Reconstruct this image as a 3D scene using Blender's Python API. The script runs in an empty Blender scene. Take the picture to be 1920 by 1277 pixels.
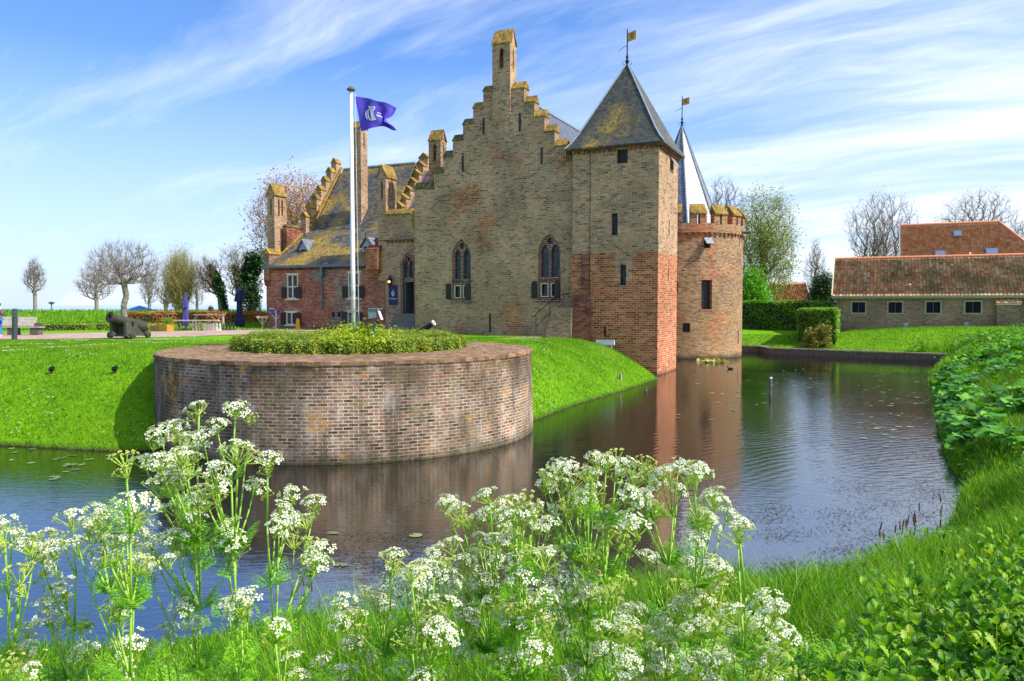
import bpy, bmesh, math, random
import numpy as np
from mathutils import Vector, Matrix
from mathutils.geometry import tessellate_polygon
random.seed(7); rng = np.random.default_rng(7)
PI = math.pi
scene = bpy.context.scene
COL = scene.collection
# ------------------------------------------------------------------ camera
FPX = 1444.0; HC = 3.5; PITCH = math.atan(0.0461)
cam_d = bpy.data.cameras.new('camera'); cam = bpy.data.objects.new('camera', cam_d); COL.objects.link(cam)
cam.location = (0, 0, HC); cam.rotation_euler = (PI/2 - PITCH, 0, 0)
cam_d.sensor_width = 36; cam_d.lens = FPX/1920*36; cam_d.clip_start = 0.05; cam_d.clip_end = 9000
scene.camera = cam
def ray(u, v):
    dx = (u-960)/FPX; dz = (638.5-v)/FPX
    f = (0, math.cos(PITCH), -math.sin(PITCH)); up = (0, math.sin(PITCH), math.cos(PITCH))
    return (dx, f[1]+dz*up[1], f[2]+dz*up[2])
def onz(u, v, z):
    r = ray(u, v); t = (z-HC)/r[2]; return (r[0]*t, r[1]*t)
def aty(u, v, y):                       # point at world depth y
    r = ray(u, v); t = y/r[1]; return (r[0]*t, y, HC+r[2]*t)
# castle frame
UA = (0.907, -0.421); VB = (0.421, 0.907); CO = (7.19, 38.03); ROTZ = math.atan2(UA[1], UA[0])
def toworld(a, b): return (CO[0]+a*UA[0]+b*VB[0], CO[1]+a*UA[1]+b*VB[1])
def toloc(x, y): x -= CO[0]; y -= CO[1]; return (x*UA[0]+y*UA[1], x*VB[0]+y*VB[1])
def onb(u, v, b):                       # pixel -> (a, z) on the plane local y = b
    r = ray(u, v); den = r[0]*VB[0]+r[1]*VB[1]; num = b + CO[0]*VB[0]+CO[1]*VB[1]
    t = num/den; x, y = r[0]*t, r[1]*t
    return (toloc(x, y)[0], HC+r[2]*t)
def ona(u, v, a):
    r = ray(u, v); den = r[0]*UA[0]+r[1]*UA[1]; num = a + CO[0]*UA[0]+CO[1]*UA[1]
    t = num/den; x, y = r[0]*t, r[1]*t
    return (toloc(x, y)[1], HC+r[2]*t)
# ------------------------------------------------------------------ scene graph helpers
def tag(o, label=None, cat=None, group=None, kind=None):
    if label: o['label'] = label
    if cat: o['category'] = cat
    if group: o['group'] = group
    if kind: o['kind'] = kind
    return o
def empty(name, loc=(0,0,0), rz=0, label=None, cat=None, group=None):
    o = bpy.data.objects.new(name, None); COL.objects.link(o)
    o.location = loc; o.rotation_euler = (0, 0, rz); o.empty_display_size = .2
    return tag(o, label, cat, group)
def copy_tree(o, parent=None):
    c = o.copy(); COL.objects.link(c); c.parent = parent
    for ch in o.children: copy_tree(ch, c)
    return c
def box_uv(me):
    n = len(me.loops)
    if n == 0: return
    if not me.uv_layers: me.uv_layers.new(name='UVMap')
    vc = np.empty(len(me.vertices)*3); me.vertices.foreach_get('co', vc); vc = vc.reshape(-1, 3)
    li = np.empty(n, dtype=np.int32); me.loops.foreach_get('vertex_index', li)
    pn = np.empty(len(me.polygons)*3); me.polygons.foreach_get('normal', pn); pn = pn.reshape(-1, 3)
    lt = np.empty(len(me.polygons), dtype=np.int32); me.polygons.foreach_get('loop_total', lt)
    N = np.repeat(pn, lt, axis=0); P = vc[li]
    h = np.hypot(N[:,0], N[:,1]); flat = h < .25; hs = np.maximum(h, 1e-6)
    u = np.where(flat, P[:,0], (-N[:,1]*P[:,0]+N[:,0]*P[:,1])/hs)
    v = np.where(flat, P[:,1], P[:,2]/np.maximum(hs, .2))
    uv = np.stack([u, v], 1).astype(np.float32)
    me.uv_layers[0].data.foreach_set('uv', uv.ravel())
class MB:
    def __init__(s): s.v = []; s.f = []; s.m = []; s.uv = None
    def add(s, vs, fs, mi=0):
        o = len(s.v); s.v += [tuple(p) for p in vs]; s.f += [tuple(i+o for i in f) for f in fs]; s.m += [mi]*len(fs); return s
    def box(s, x0, x1, y0, y1, z0, z1, mi=0):
        vs = [(x,y,z) for z in (z0,z1) for y in (y0,y1) for x in (x0,x1)]
        return s.add(vs, [(0,2,3,1),(4,5,7,6),(0,1,5,4),(2,6,7,3),(0,4,6,2),(1,3,7,5)], mi)
    def obox(s, c, ax, ay, az, mi=0):      # oriented box: centre + three half-vectors
        c, ax, ay, az = map(Vector, (c, ax, ay, az))
        vs = [c+ax*i+ay*j+az*k for k in (-1,1) for j in (-1,1) for i in (-1,1)]
        return s.add(vs, [(0,2,3,1),(4,5,7,6),(0,1,5,4),(2,6,7,3),(0,4,6,2),(1,3,7,5)], mi)
    def tube(s, p0, p1, r0, r1=None, n=8, mi=0, caps=True):
        r1 = r0 if r1 is None else r1
        p0, p1 = Vector(p0), Vector(p1); d = (p1-p0)
        if d.length < 1e-6: return s
        d.normalize(); a = d.orthogonal().normalized(); b = d.cross(a)
        vs = [p+ (a*math.cos(2*PI*i/n)+b*math.sin(2*PI*i/n))*r for p, r in ((p0,r0),(p1,r1)) for i in range(n)]
        fs = [(i,(i+1)%n,(i+1)%n+n,i+n) for i in range(n)]
        if caps: fs += [tuple(range(n-1,-1,-1)), tuple(range(n,2*n))]
        return s.add(vs, fs, mi)
    def path(s, pts, rad, n=6, mi=0):
        for i in range(len(pts)-1):
            s.tube(pts[i], pts[i+1], rad[i] if hasattr(rad,'__len__') else rad, rad[i+1] if hasattr(rad,'__len__') else rad, n, mi)
        return s
    def lathe(s, prof, n=16, c=(0,0), mi=0):
        vs = [(c[0]+r*math.cos(2*PI*i/n), c[1]+r*math.sin(2*PI*i/n), z) for r, z in prof for i in range(n)]
        fs = []
        for k in range(len(prof)-1):
            fs += [(k*n+i, k*n+(i+1)%n, (k+1)*n+(i+1)%n, (k+1)*n+i) for i in range(n)]
        fs += [tuple(range(n-1,-1,-1)), tuple(range((len(prof)-1)*n, len(prof)*n))]
        return s.add(vs, fs, mi)
    def slab(s, outline, holes, d0, d1, ax='b', mi=0):   # polygon in the wall's plane, extruded through its thickness
        loops = [outline]+list(holes); flat = [p for l in loops for p in l]
        tris = tessellate_polygon([[Vector((p[0],p[1],0)) for p in l] for l in loops])
        N = len(flat)
        mp = (lambda p,d: (p[0],d,p[1])) if ax == 'b' else (lambda p,d: (d,p[0],p[1])) if ax == 'a' else (lambda p,d: (p[0],p[1],d))
        vs = [mp(p,d0) for p in flat]+[mp(p,d1) for p in flat]
        fs = [tuple(t) for t in tris]+[tuple(i+N for i in t) for t in tris]
        o = 0
        for l in loops:
            n = len(l); fs += [(o+i, o+(i+1)%n, N+o+(i+1)%n, N+o+i) for i in range(n)]; o += n
        return s.add(vs, fs, mi)
    def build(s, name, mat, parent=None, smooth=False, uv=True, recalc=True, tagv=None):
        me = bpy.data.meshes.new(name); me.from_pydata(s.v, [], s.f)
        for m in (mat if isinstance(mat, (list,tuple)) else [mat]): me.materials.append(m)
        me.polygons.foreach_set('material_index', s.m)
        if recalc:
            bm = bmesh.new(); bm.from_mesh(me); bmesh.ops.recalc_face_normals(bm, faces=bm.faces); bm.to_mesh(me); bm.free()
        if smooth: me.shade_smooth()
        me.update()
        if uv: box_uv(me)
        o = bpy.data.objects.new(name, me); COL.objects.link(o); o.parent = parent
        return o
def npmesh(name, V, F, mat, parent=None, mi=None, smooth=False, uvs=None):   # V (n,3), F (m,k) equal-size polys or list of such arrays
    Fs = F if isinstance(F, list) else [F]
    me = bpy.data.meshes.new(name); V = np.asarray(V, dtype=np.float32)
    me.vertices.add(len(V)); me.vertices.foreach_set('co', V.ravel())
    idx = np.concatenate([f.ravel() for f in Fs]).astype(np.int32)
    tot = np.concatenate([np.full(len(f), f.shape[1], np.int32) for f in Fs])
    me.loops.add(len(idx)); me.loops.foreach_set('vertex_index', idx)
    me.polygons.add(len(tot)); st = np.zeros(len(tot), np.int32); st[1:] = np.cumsum(tot)[:-1]
    me.polygons.foreach_set('loop_start', st)
    for m in (mat if isinstance(mat, (list,tuple)) else [mat]): me.materials.append(m)
    if mi is not None: me.polygons.foreach_set('material_index', np.asarray(mi, np.int32))
    me.update(calc_edges=True)
    if smooth: me.shade_smooth()
    me.validate()
    o = bpy.data.objects.new(name, me); COL.objects.link(o); o.parent = parent
    return o
def scatter(name, tv, tf, pos, scl, rotz, tilt=None, tiltdir=None, mat=None, parent=None, mi=None):
    """copies of a small template (tv verts, tf list of face arrays) merged into one mesh"""
    tv = np.asarray(tv, float); n = len(pos); P = np.tile(tv, (n,1,1)) * np.asarray(scl).reshape(n,1,-1)
    def rz(P, a):
        c, s = np.cos(a)[:,None], np.sin(a)[:,None]
        return np.stack([P[...,0]*c-P[...,1]*s, P[...,0]*s+P[...,1]*c, P[...,2]], -1)
    P = rz(P, rotz)
    if tilt is not None:
        P = rz(P, -tiltdir); c, s = np.cos(tilt)[:,None], np.sin(tilt)[:,None]
        P = np.stack([P[...,0]*c+P[...,2]*s, P[...,1], -P[...,0]*s+P[...,2]*c], -1); P = rz(P, tiltdir)
    P = P + np.asarray(pos)[:,None,:]
    Fs = []; M = []
    for k, f in enumerate(tf):
        f = np.asarray(f); Fs.append((f[None]+ (np.arange(n)*len(tv))[:,None,None]).reshape(-1, f.shape[1]))
        if mi is not None: M.append(np.tile(mi[k], n))
    return npmesh(name, P.reshape(-1,3), Fs, mat, parent, mi=np.concatenate(M) if mi is not None else None)
# ------------------------------------------------------------------ materials
def newmat(name):
    m = bpy.data.materials.new(name); m.use_nodes = True; nt = m.node_tree
    return m, nt, nt.nodes['Principled BSDF']
class NT:
    def __init__(s, nt): s.nt = nt; s.N = nt.nodes; s.L = nt.links
    def n(s, t, **k):
        nd = s.N.new(t)
        for a, b in k.items():
            if a.startswith('i_'): nd.inputs[a[2:].replace('_',' ')].default_value = b
            else: setattr(nd, a, b)
        return nd
    def l(s, a, b): s.L.new(a, b)
    def math(s, op, a, b=None, c=None, clamp=False):
        nd = s.N.new('ShaderNodeMath'); nd.operation = op; nd.use_clamp = clamp
        for i, x in enumerate((a,b,c)):
            if x is None: continue
            if isinstance(x, (int,float)): nd.inputs[i].default_value = x
            else: s.L.new(x, nd.inputs[i])
        return nd.outputs[0]
    def mix(s, fac, a, b, mode='MIX'):
        nd = s.N.new('ShaderNodeMix'); nd.data_type = 'RGBA'; nd.blend_type = mode
        for i, x in ((0,fac),(6,a),(7,b)):
            if isinstance(x, (int,float)): nd.inputs[i].default_value = x
            elif isinstance(x, tuple): nd.inputs[i].default_value = (*x,1) if len(x)==3 else x
            else: s.L.new(x, nd.inputs[i])
        return nd.outputs[2]
    def ramp(s, fac, stops, interp='LINEAR'):
        nd = s.N.new('ShaderNodeValToRGB'); cr = nd.color_ramp; cr.interpolation = interp
        while len(cr.elements) < len(stops): cr.elements.new(0.5)
        for e, (p, c) in zip(cr.elements, stops):
            e.position = p; e.color = (*c,1) if isinstance(c, tuple) else (c,c,c,1)
        s.L.new(fac, nd.inputs[0]); return nd.outputs[0]
    def noise(s, vec, scale, detail=4, rough=.6, out=0, dist=0):
        nd = s.N.new('ShaderNodeTexNoise'); nd.inputs['Scale'].default_value = scale
        nd.inputs['Detail'].default_value = detail; nd.inputs['Roughness'].default_value = rough
        nd.inputs['Distortion'].default_value = dist
        if vec is not None: s.L.new(vec, nd.inputs['Vector'])
        return nd.outputs[out]
    def mapping(s, vec, scale=(1,1,1), rot=(0,0,0), loc=(0,0,0)):
        nd = s.N.new('ShaderNodeMapping'); nd.inputs['Scale'].default_value = scale
        nd.inputs['Rotation'].default_value = rot; nd.inputs['Location'].default_value = loc
        s.L.new(vec, nd.inputs['Vector']); return nd.outputs[0]
    def bump(s, h, strength=.5, dist=.02, normal=None):
        nd = s.N.new('ShaderNodeBump'); nd.inputs['Strength'].default_value = strength; nd.inputs['Distance'].default_value = dist
        s.L.new(h, nd.inputs['Height'])
        if normal is not None: s.L.new(normal, nd.inputs['Normal'])
        return nd.outputs[0]
def plain(name, col, rough=.6, metal=0, var=.25, scale=6, bump=.2, spec=.4, coat=0):
    m, nt, bs = newmat(name); t = NT(nt); tc = t.n('ShaderNodeTexCoord').outputs['Object']
    nz = t.noise(tc, scale, 5, .65)
    c2 = tuple(min(1,c*(1+var)) for c in col); c1 = tuple(c*(1-var) for c in col)
    t.l(t.ramp(nz, [(.3,c1),(.7,c2)]), bs.inputs['Base Color'])
    bs.inputs['Roughness'].default_value = rough; bs.inputs['Metallic'].default_value = metal
    bs.inputs['Specular IOR Level'].default_value = spec
    if coat: bs.inputs['Coat Weight'].default_value = coat
    if bump: t.l(t.bump(t.noise(tc, scale*5, 4, .6), bump, .01), bs.inputs['Normal'])
    return m
def brick(name, pal, mortar, w=.30, h=.11, ms=.012, red=None, redpal=None, moss=None, dirt=.5, white=0, bumpd=.012, patch=1.0, lowdark=None, stain=0):
    """pal: colour stops for per-brick colour. red: ('z',zmax,[(a0,a1,z0,z1) notch]) zone with the redder bricks"""
    m, nt, bs = newmat(name); t = NT(nt); tc = t.n('ShaderNodeTexCoord'); uv = tc.outputs['UV']; ob = tc.outputs['Object']
    wob = t.noise(ob, 1.3, 2, .5, out=1)
    uvw = t.n('ShaderNodeVectorMath', operation='MULTIPLY_ADD'); t.l(wob, uvw.inputs[0]); uvw.inputs[1].default_value = (.03,.022,0); t.l(uv, uvw.inputs[2])
    br = t.n('ShaderNodeTexBrick'); t.l(uvw.outputs[0], br.inputs['Vector'])
    br.inputs['Color1'].default_value = (0,0,0,1); br.inputs['Color2'].default_value = (1,1,1,1)
    br.inputs['Scale'].default_value = 1; br.inputs['Mortar Size'].default_value = ms; br.inputs['Mortar Smooth'].default_value = .3
    br.inputs['Brick Width'].default_value = w; br.inputs['Row Height'].default_value = h
    br.inputs['Mortar'].default_value = (.5,.5,.5,1)
    big = t.noise(ob, .45*patch, 4, .6); mid = t.noise(ob, 2.2*patch, 4, .6)
    val = t.math('ADD', t.math('MULTIPLY', br.outputs['Color'], .85), t.math('MULTIPLY', t.math('SUBTRACT', mid, .42), .9), clamp=True)
    col = t.ramp(val, pal)
    if redpal:
        rc = t.ramp(val, redpal)
        sp = t.n('ShaderNodeSeparateXYZ'); t.l(ob, sp.inputs[0]); x, y, z = sp.outputs
        if red[0] == 'z':
            jag = t.math('MULTIPLY', t.math('SUBTRACT', mid, .5), red[3] if len(red)>3 else .0)
            mk = t.math('LESS_THAN', t.math('ADD', z, jag), red[1])
            for (a0,a1,z0,z1) in red[2]:
                inn = t.math('MULTIPLY', t.math('MULTIPLY', t.math('GREATER_THAN', x, a0), t.math('LESS_THAN', x, a1)),
                             t.math('MULTIPLY', t.math('GREATER_THAN', z, z0), t.math('LESS_THAN', z, z1)))
                mk = t.math('MULTIPLY', mk, t.math('SUBTRACT', 1, inn))
        else:
            mk = t.ramp(t.noise(ob, red[1], 3, .55), [(red[2]-.04,0.0),(red[2]+.04,1.0)])
        col = t.mix(mk, col, rc)
    col = t.mix(br.outputs['Fac'], col, mortar)
    col = t.mix(1.0, col, t.ramp(big, [(.3,1-dirt*.55),(.62,1.15)]), 'MULTIPLY')
    col = t.mix(t.math('MULTIPLY', t.ramp(t.noise(ob, 9, 3, .7), [(.3,1.0),(.5,0.0)]), .45), col, (.03,.025,.02))
    if white:
        wv = t.mapping(ob, (1.6,1.6,.8)); wm = t.math('MULTIPLY', t.ramp(t.noise(wv, 1.3, 8, .75), [(.50,0.0),(.68,1.0)]), t.ramp(t.noise(ob, 8, 4, .7), [(.35,.2),(.6,1.0)]))
        col = t.mix(t.math('MULTIPLY', wm, white), col, (.54,.49,.42))
    if moss:
        amt, z0, z1, mc = moss
        sp2 = t.n('ShaderNodeSeparateXYZ'); t.l(ob, sp2.inputs[0])
        g = t.n('ShaderNodeMapRange'); t.l(sp2.outputs[2], g.inputs[0]); g.inputs[1].default_value = z0; g.inputs[2].default_value = z1; g.clamp = True
        mm = t.math('MULTIPLY', g.outputs[0], t.ramp(t.noise(ob, 3.2, 5, .65), [(.42,0.0),(.6,1.0)]))
        col = t.mix(t.math('MULTIPLY', mm, amt), col, mc)
    if stain:      # damp patches, long dark runs below the rim, ochre lichen and pale salts
        sv = t.noise(t.mapping(ob, (2.2,2.2,.35)), 1.0, 4, .6); col = t.mix(t.math('MULTIPLY', t.ramp(sv, [(.48,0.0),(.64,1.0)]), .6), col, (.035,.026,.018))
        pt = t.noise(ob, .55, 3, .5); col = t.mix(t.math('MULTIPLY', t.ramp(pt, [(.42,1.0),(.56,0.0)]), .55), col, (.06,.042,.028))
        li = t.math('MULTIPLY', t.ramp(t.noise(ob, .9, 2, .5), [(.58,0.0),(.64,1.0)]), t.ramp(t.noise(ob, 5, 4, .7), [(.45,0.0),(.6,1.0)])); col = t.mix(t.math('MULTIPLY', li, .75), col, (.48,.25,.06))
        gr = t.math('MULTIPLY', t.ramp(t.noise(ob, 1.7, 3, .5), [(.55,0.0),(.65,1.0)]), t.ramp(t.noise(ob, 12, 3, .7), [(.4,0.0),(.6,1.0)])); col = t.mix(t.math('MULTIPLY', gr, .55), col, (.12,.12,.03))
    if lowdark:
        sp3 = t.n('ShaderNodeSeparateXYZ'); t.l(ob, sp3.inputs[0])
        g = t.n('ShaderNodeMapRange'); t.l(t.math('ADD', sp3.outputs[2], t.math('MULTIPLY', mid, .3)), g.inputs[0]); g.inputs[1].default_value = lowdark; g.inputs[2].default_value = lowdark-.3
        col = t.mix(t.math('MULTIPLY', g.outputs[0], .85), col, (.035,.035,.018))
    t.l(col, bs.inputs['Base Color']); bs.inputs['Roughness'].default_value = .92; bs.inputs['Specular IOR Level'].default_value = .2
    hgt = t.math('ADD', t.math('MULTIPLY', br.outputs['Fac'], -1.0), t.math('ADD', t.math('MULTIPLY', t.noise(ob, 25, 3, .6), .5), t.math('MULTIPLY', br.outputs['Color'], .5)))
    t.l(t.bump(hgt, .9, bumpd), bs.inputs['Normal'])
    return m
def slate(name, c1, c2, lichen=0, lc=(.42,.27,.01), w=.28, h=.2, lscale=.5, lthr=.5, rough=.45, spec=.5):
    m, nt, bs = newmat(name); t = NT(nt); tc = t.n('ShaderNodeTexCoord'); uv = tc.outputs['UV']; ob = tc.outputs['Object']
    br = t.n('ShaderNodeTexBrick'); t.l(uv, br.inputs['Vector'])
    br.inputs['Color1'].default_value = (0,0,0,1); br.inputs['Color2'].default_value = (1,1,1,1)
    br.inputs['Scale'].default_value = 1; br.inputs['Mortar Size'].default_value = .012; br.inputs['Brick Width'].default_value = w; br.inputs['Row Height'].default_value = h
    col = t.ramp(br.outputs['Color'], [(0,c1),(1,c2)])
    col = t.mix(br.outputs['Fac'], col, (.015,.015,.02))
    if lichen:
        ml = t.math('MULTIPLY', t.ramp(t.noise(ob, lscale, 3, .55), [(lthr-.05,0.0),(lthr+.1,1.0)]), t.ramp(t.noise(ob, 6, 4, .7), [(.4,0.0),(.55,1.0)]))
        col = t.mix(t.math('MULTIPLY', ml, lichen), col, lc)
        ml2 = t.ramp(t.noise(ob, 2.5, 5, .7), [(.45,0.0),(.75,1.0)])
        col = t.mix(t.math('MULTIPLY', ml2, lichen*.45), col, (.10,.10,.02))
    t.l(col, bs.inputs['Base Color']); bs.inputs['Roughness'].default_value = rough; bs.inputs['Specular IOR Level'].default_value = spec
    sp = t.n('ShaderNodeSeparateXYZ'); t.l(uv, sp.inputs[0])
    saw = t.math('FRACT', t.math('DIVIDE', sp.outputs[1], h))
    hg = t.math('ADD', t.math('MULTIPLY', saw, -1.0), t.math('MULTIPLY', br.outputs['Color'], .4))
    t.l(t.bump(hg, .7, .015), bs.inputs['Normal'])
    return m
def leafmat(name, stops, trans=.35, rough=.5, tcol=None, spec=.35, patch=0):
    m, nt, bs = newmat(name); t = NT(nt)
    ri = t.n('ShaderNodeNewGeometry').outputs['Random Per Island']
    if patch:
        nz = t.noise(t.n('ShaderNodeTexCoord').outputs['Object'], patch, 3, .6)
        ri = t.math('ADD', t.math('MULTIPLY', ri, .5), t.math('MULTIPLY', t.math('SUBTRACT', nz, .25), 1.0), clamp=True)
    c = t.ramp(ri, stops)
    t.l(c, bs.inputs['Base Color']); bs.inputs['Roughness'].default_value = rough; bs.inputs['Specular IOR Level'].default_value = spec
    tr = t.n('ShaderNodeBsdfTranslucent'); t.l(t.mix(1.0, c, tcol or (1.3,1.25,.5), 'MULTIPLY'), tr.inputs[0])
    mx = t.n('ShaderNodeMixShader'); mx.inputs[0].default_value = trans
    out = nt.nodes['Material Output']; t.l(bs.outputs[0], mx.inputs[1]); t.l(tr.outputs[0], mx.inputs[2]); t.l(mx.outputs[0], out.inputs[0])
    return m
GREY = [(0,(.12,.075,.052)),(.12,(.19,.12,.08)),(.26,(.32,.20,.125)),(.5,(.41,.25,.145)),(.66,(.50,.315,.175)),(.78,(.44,.175,.10)),(.9,(.54,.34,.20)),(1,(.34,.27,.21))]
REDP = [(0,(.13,.035,.018)),(.22,(.30,.075,.028)),(.6,(.48,.135,.045)),(.85,(.56,.20,.075)),(1,(.42,.26,.15))]
MORT = (.52,.39,.28)
M = {}
M['hall'] = brick('brick_hall', GREY, MORT, w=.27, h=.10, ms=.014, dirt=.6, moss=(.45,9,2,(.46,.29,.12)), red=('n',.33,.60), redpal=REDP)
M['grey'] = brick('brick_grey', GREY, MORT, w=.27, h=.10, ms=.014, moss=(.1,2,10,(.17,.15,.06)))
M['wing'] = brick('brick_wing', [(0,(.07,.05,.04)),(.3,(.17,.11,.075)),(.6,(.25,.18,.12)),(1,(.34,.26,.18))], (.33,.27,.21), w=.26, h=.09,
                  red=('n',.3,.45), redpal=[(0,(.14,.04,.03)),(.35,(.34,.085,.045)),(.75,(.50,.145,.07)),(1,(.42,.27,.19))])
M['redbrick'] = brick('brick_red', REDP, (.42,.33,.24), moss=(.25,2,-1,(.12,.10,.05)))
M['darkred'] = brick('brick_darkred', [(0,(.09,.03,.02)),(.5,(.26,.075,.04)),(1,(.42,.14,.07))], (.20,.15,.11), dirt=.8)
M['round'] = brick('brick_round', [(0,(.10,.05,.03)),(.3,(.25,.125,.065)),(.6,(.37,.21,.11)),(.85,(.46,.29,.15)),(1,(.30,.22,.13))], (.44,.32,.21), w=.28, h=.085,
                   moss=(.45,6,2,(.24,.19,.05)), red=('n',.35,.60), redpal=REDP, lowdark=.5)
M['bastion'] = brick('brick_bastion', [(0,(.05,.03,.02)),(.16,(.12,.075,.05)),(.45,(.21,.135,.09)),(.74,(.31,.205,.135)),(.88,(.30,.11,.06)),(1,(.40,.29,.19))], (.50,.41,.31), w=.22, h=.076, ms=.014,
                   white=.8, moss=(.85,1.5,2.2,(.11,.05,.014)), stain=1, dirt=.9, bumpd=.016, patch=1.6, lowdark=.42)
M['bastop'] = brick('brick_bastion_top', [(0,(.12,.06,.035)),(.5,(.29,.155,.09)),(1,(.40,.25,.15))], (.34,.25,.17), moss=(.6,0,1,(.12,.09,.03)), w=.2, h=.1, dirt=.6, patch=2)
M['barnwall'] = brick('brick_barn', [(0,(.14,.08,.055)),(.5,(.32,.195,.125)),(1,(.46,.30,.19))], (.44,.33,.24), w=.22, h=.07, dirt=.6)
M['arch'] = brick('brick_arch', [(0,(.10,.03,.025)),(.5,(.19,.055,.045)),(1,(.28,.09,.07))], (.36,.30,.26), w=.4, h=.11, ms=.02, dirt=.3)
M['cop'] = brick('coping_lichen', [(0,(.20,.12,.05)),(.35,(.38,.22,.05)),(.75,(.56,.34,.04)),(1,(.36,.24,.13))], (.18,.13,.05), w=.12, h=.3, dirt=.8, patch=2, moss=(.5,0,1,(.10,.09,.03)))
M['copdark'] = brick('coping_mossy', [(0,(.07,.06,.03)),(.5,(.16,.13,.05)),(1,(.30,.22,.06))], (.10,.08,.04), w=.12, h=.3, dirt=.8, patch=2)
M['paving'] = brick('paving', [(0,(.34,.22,.17)),(.5,(.44,.30,.24)),(1,(.52,.38,.32))], (.38,.31,.26), w=.2, h=.1, ms=.008, dirt=.3, bumpd=.004)
M['slateblue'] = slate('slate_blue', (.05,.06,.085), (.11,.13,.17))
M['slatewing'] = slate('slate_wing', (.045,.045,.045), (.15,.14,.115), lichen=1.0, lthr=.505, lscale=.38, rough=.55, lc=(.40,.25,.015))
M['slatetower'] = slate('slate_tower', (.025,.03,.03), (.075,.08,.065), lichen=.8, lthr=.58, lscale=.38, rough=.6, w=.22, h=.15)
M['slatecone'] = slate('slate_cone', (.15,.17,.22), (.24,.26,.32), rough=.45, spec=.6)
M['lead'] = plain('lead', (.30,.33,.38), .45, .3)
M['glass'] = None
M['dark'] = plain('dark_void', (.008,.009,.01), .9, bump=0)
M['shutter'] = plain('shutter_paint', (.012,.010,.012), .5)
M['cream'] = plain('cream_paint', (.62,.56,.42), .5, var=.1)
M['white'] = plain('white_paint', (.75,.75,.74), .5, var=.06)
M['iron'] = plain('black_iron', (.02,.022,.025), .45, .4)
M['zinc'] = plain('zinc', (.13,.16,.2), .45, .5)
M['wood'] = plain('weathered_wood', (.34,.30,.25), .8, var=.35, scale=4)
M['rawwood'] = plain('raw_wood', (.52,.42,.22), .8, var=.2)
M['darkwood'] = plain('dark_wood', (.12,.10,.08), .8, var=.4)
M['stone'] = plain('stone_steps', (.20,.18,.15), .9, var=.4)
def glassmat():
    m, nt, bs = newmat('leaded_glass'); t = NT(nt); uv = t.n('ShaderNodeTexCoord').outputs['UV']
    br = t.n('ShaderNodeTexBrick'); t.l(uv, br.inputs['Vector']); br.offset = 0
    br.inputs['Scale'].default_value = 1; br.inputs['Brick Width'].default_value = .13; br.inputs['Row Height'].default_value = .19; br.inputs['Mortar Size'].default_value = .01
    br.inputs['Color1'].default_value = (.012,.02,.026,1); br.inputs['Color2'].default_value = (.05,.08,.10,1); br.inputs['Mortar'].default_value = (.02,.02,.02,1)
    t.l(br.outputs['Color'], bs.inputs['Base Color']); bs.inputs['Roughness'].default_value = .15; bs.inputs['Specular IOR Level'].default_value = .3
    t.l(t.bump(t.noise(uv, 6, 2), .15, .02), bs.inputs['Normal'])
    return m
M['glass'] = glassmat()
# ------------------------------------------------------------------ terrain
BC = (-4.545, 21.83); BR = 5.1; BTOP = 2.27
MAINS = [(-70,3),(-15,6.2),(-5.1,7.5),(-2.65,8.1),(.3,8.9),(3,9.5),(5.4,10.3),(7.0,12.1),(8.6,14.5),(9.5,16.6),(11.7,21),(15.1,27.2),(20.3,37.5),(27.3,48.3)]
REV = [(27.3,48.3),(18.8,55.4),(18.9,57.6),(9.5,62)]
ISL = [(9.5,62),(7,58),(6,46),(4.6,40.5),(6.7,37.6),(6.9,36.2),(4.2,30.6),(2.1,26.6),(.6,22.9),(-1,21.5),(-6,21),(-8.2,18.9),(-8.8,18.2),(-9.8,18.3),(-12.6,19),(-20,20.2),(-70,25)]
def segdist(X, Y, P):
    D = np.full(X.shape, 1e9)
    for (x0,y0),(x1,y1) in zip(P[:-1], P[1:]):
        dx, dy = x1-x0, y1-y0; t = np.clip(((X-x0)*dx+(Y-y0)*dy)/(dx*dx+dy*dy), 0, 1)
        D = np.minimum(D, np.hypot(X-x0-t*dx, Y-y0-t*dy))
    return D
def inpoly(X, Y, P):
    I = np.zeros(X.shape, bool); n = len(P); j = n-1
    for i in range(n):
        xi, yi = P[i]; xj, yj = P[j]
        if yi != yj: I ^= ((yi > Y) != (yj > Y)) & (X < (xj-xi)*(Y-yi)/(yj-yi)+xi)
        j = i
    return I
WPOLY = MAINS + REV[1:] + ISL[1:]
IPOLY = ISL + [(-70,300),(9.5,300)]
def sm(t): t = np.clip(t, 0, 1); return t*t*(3-2*t)
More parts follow.
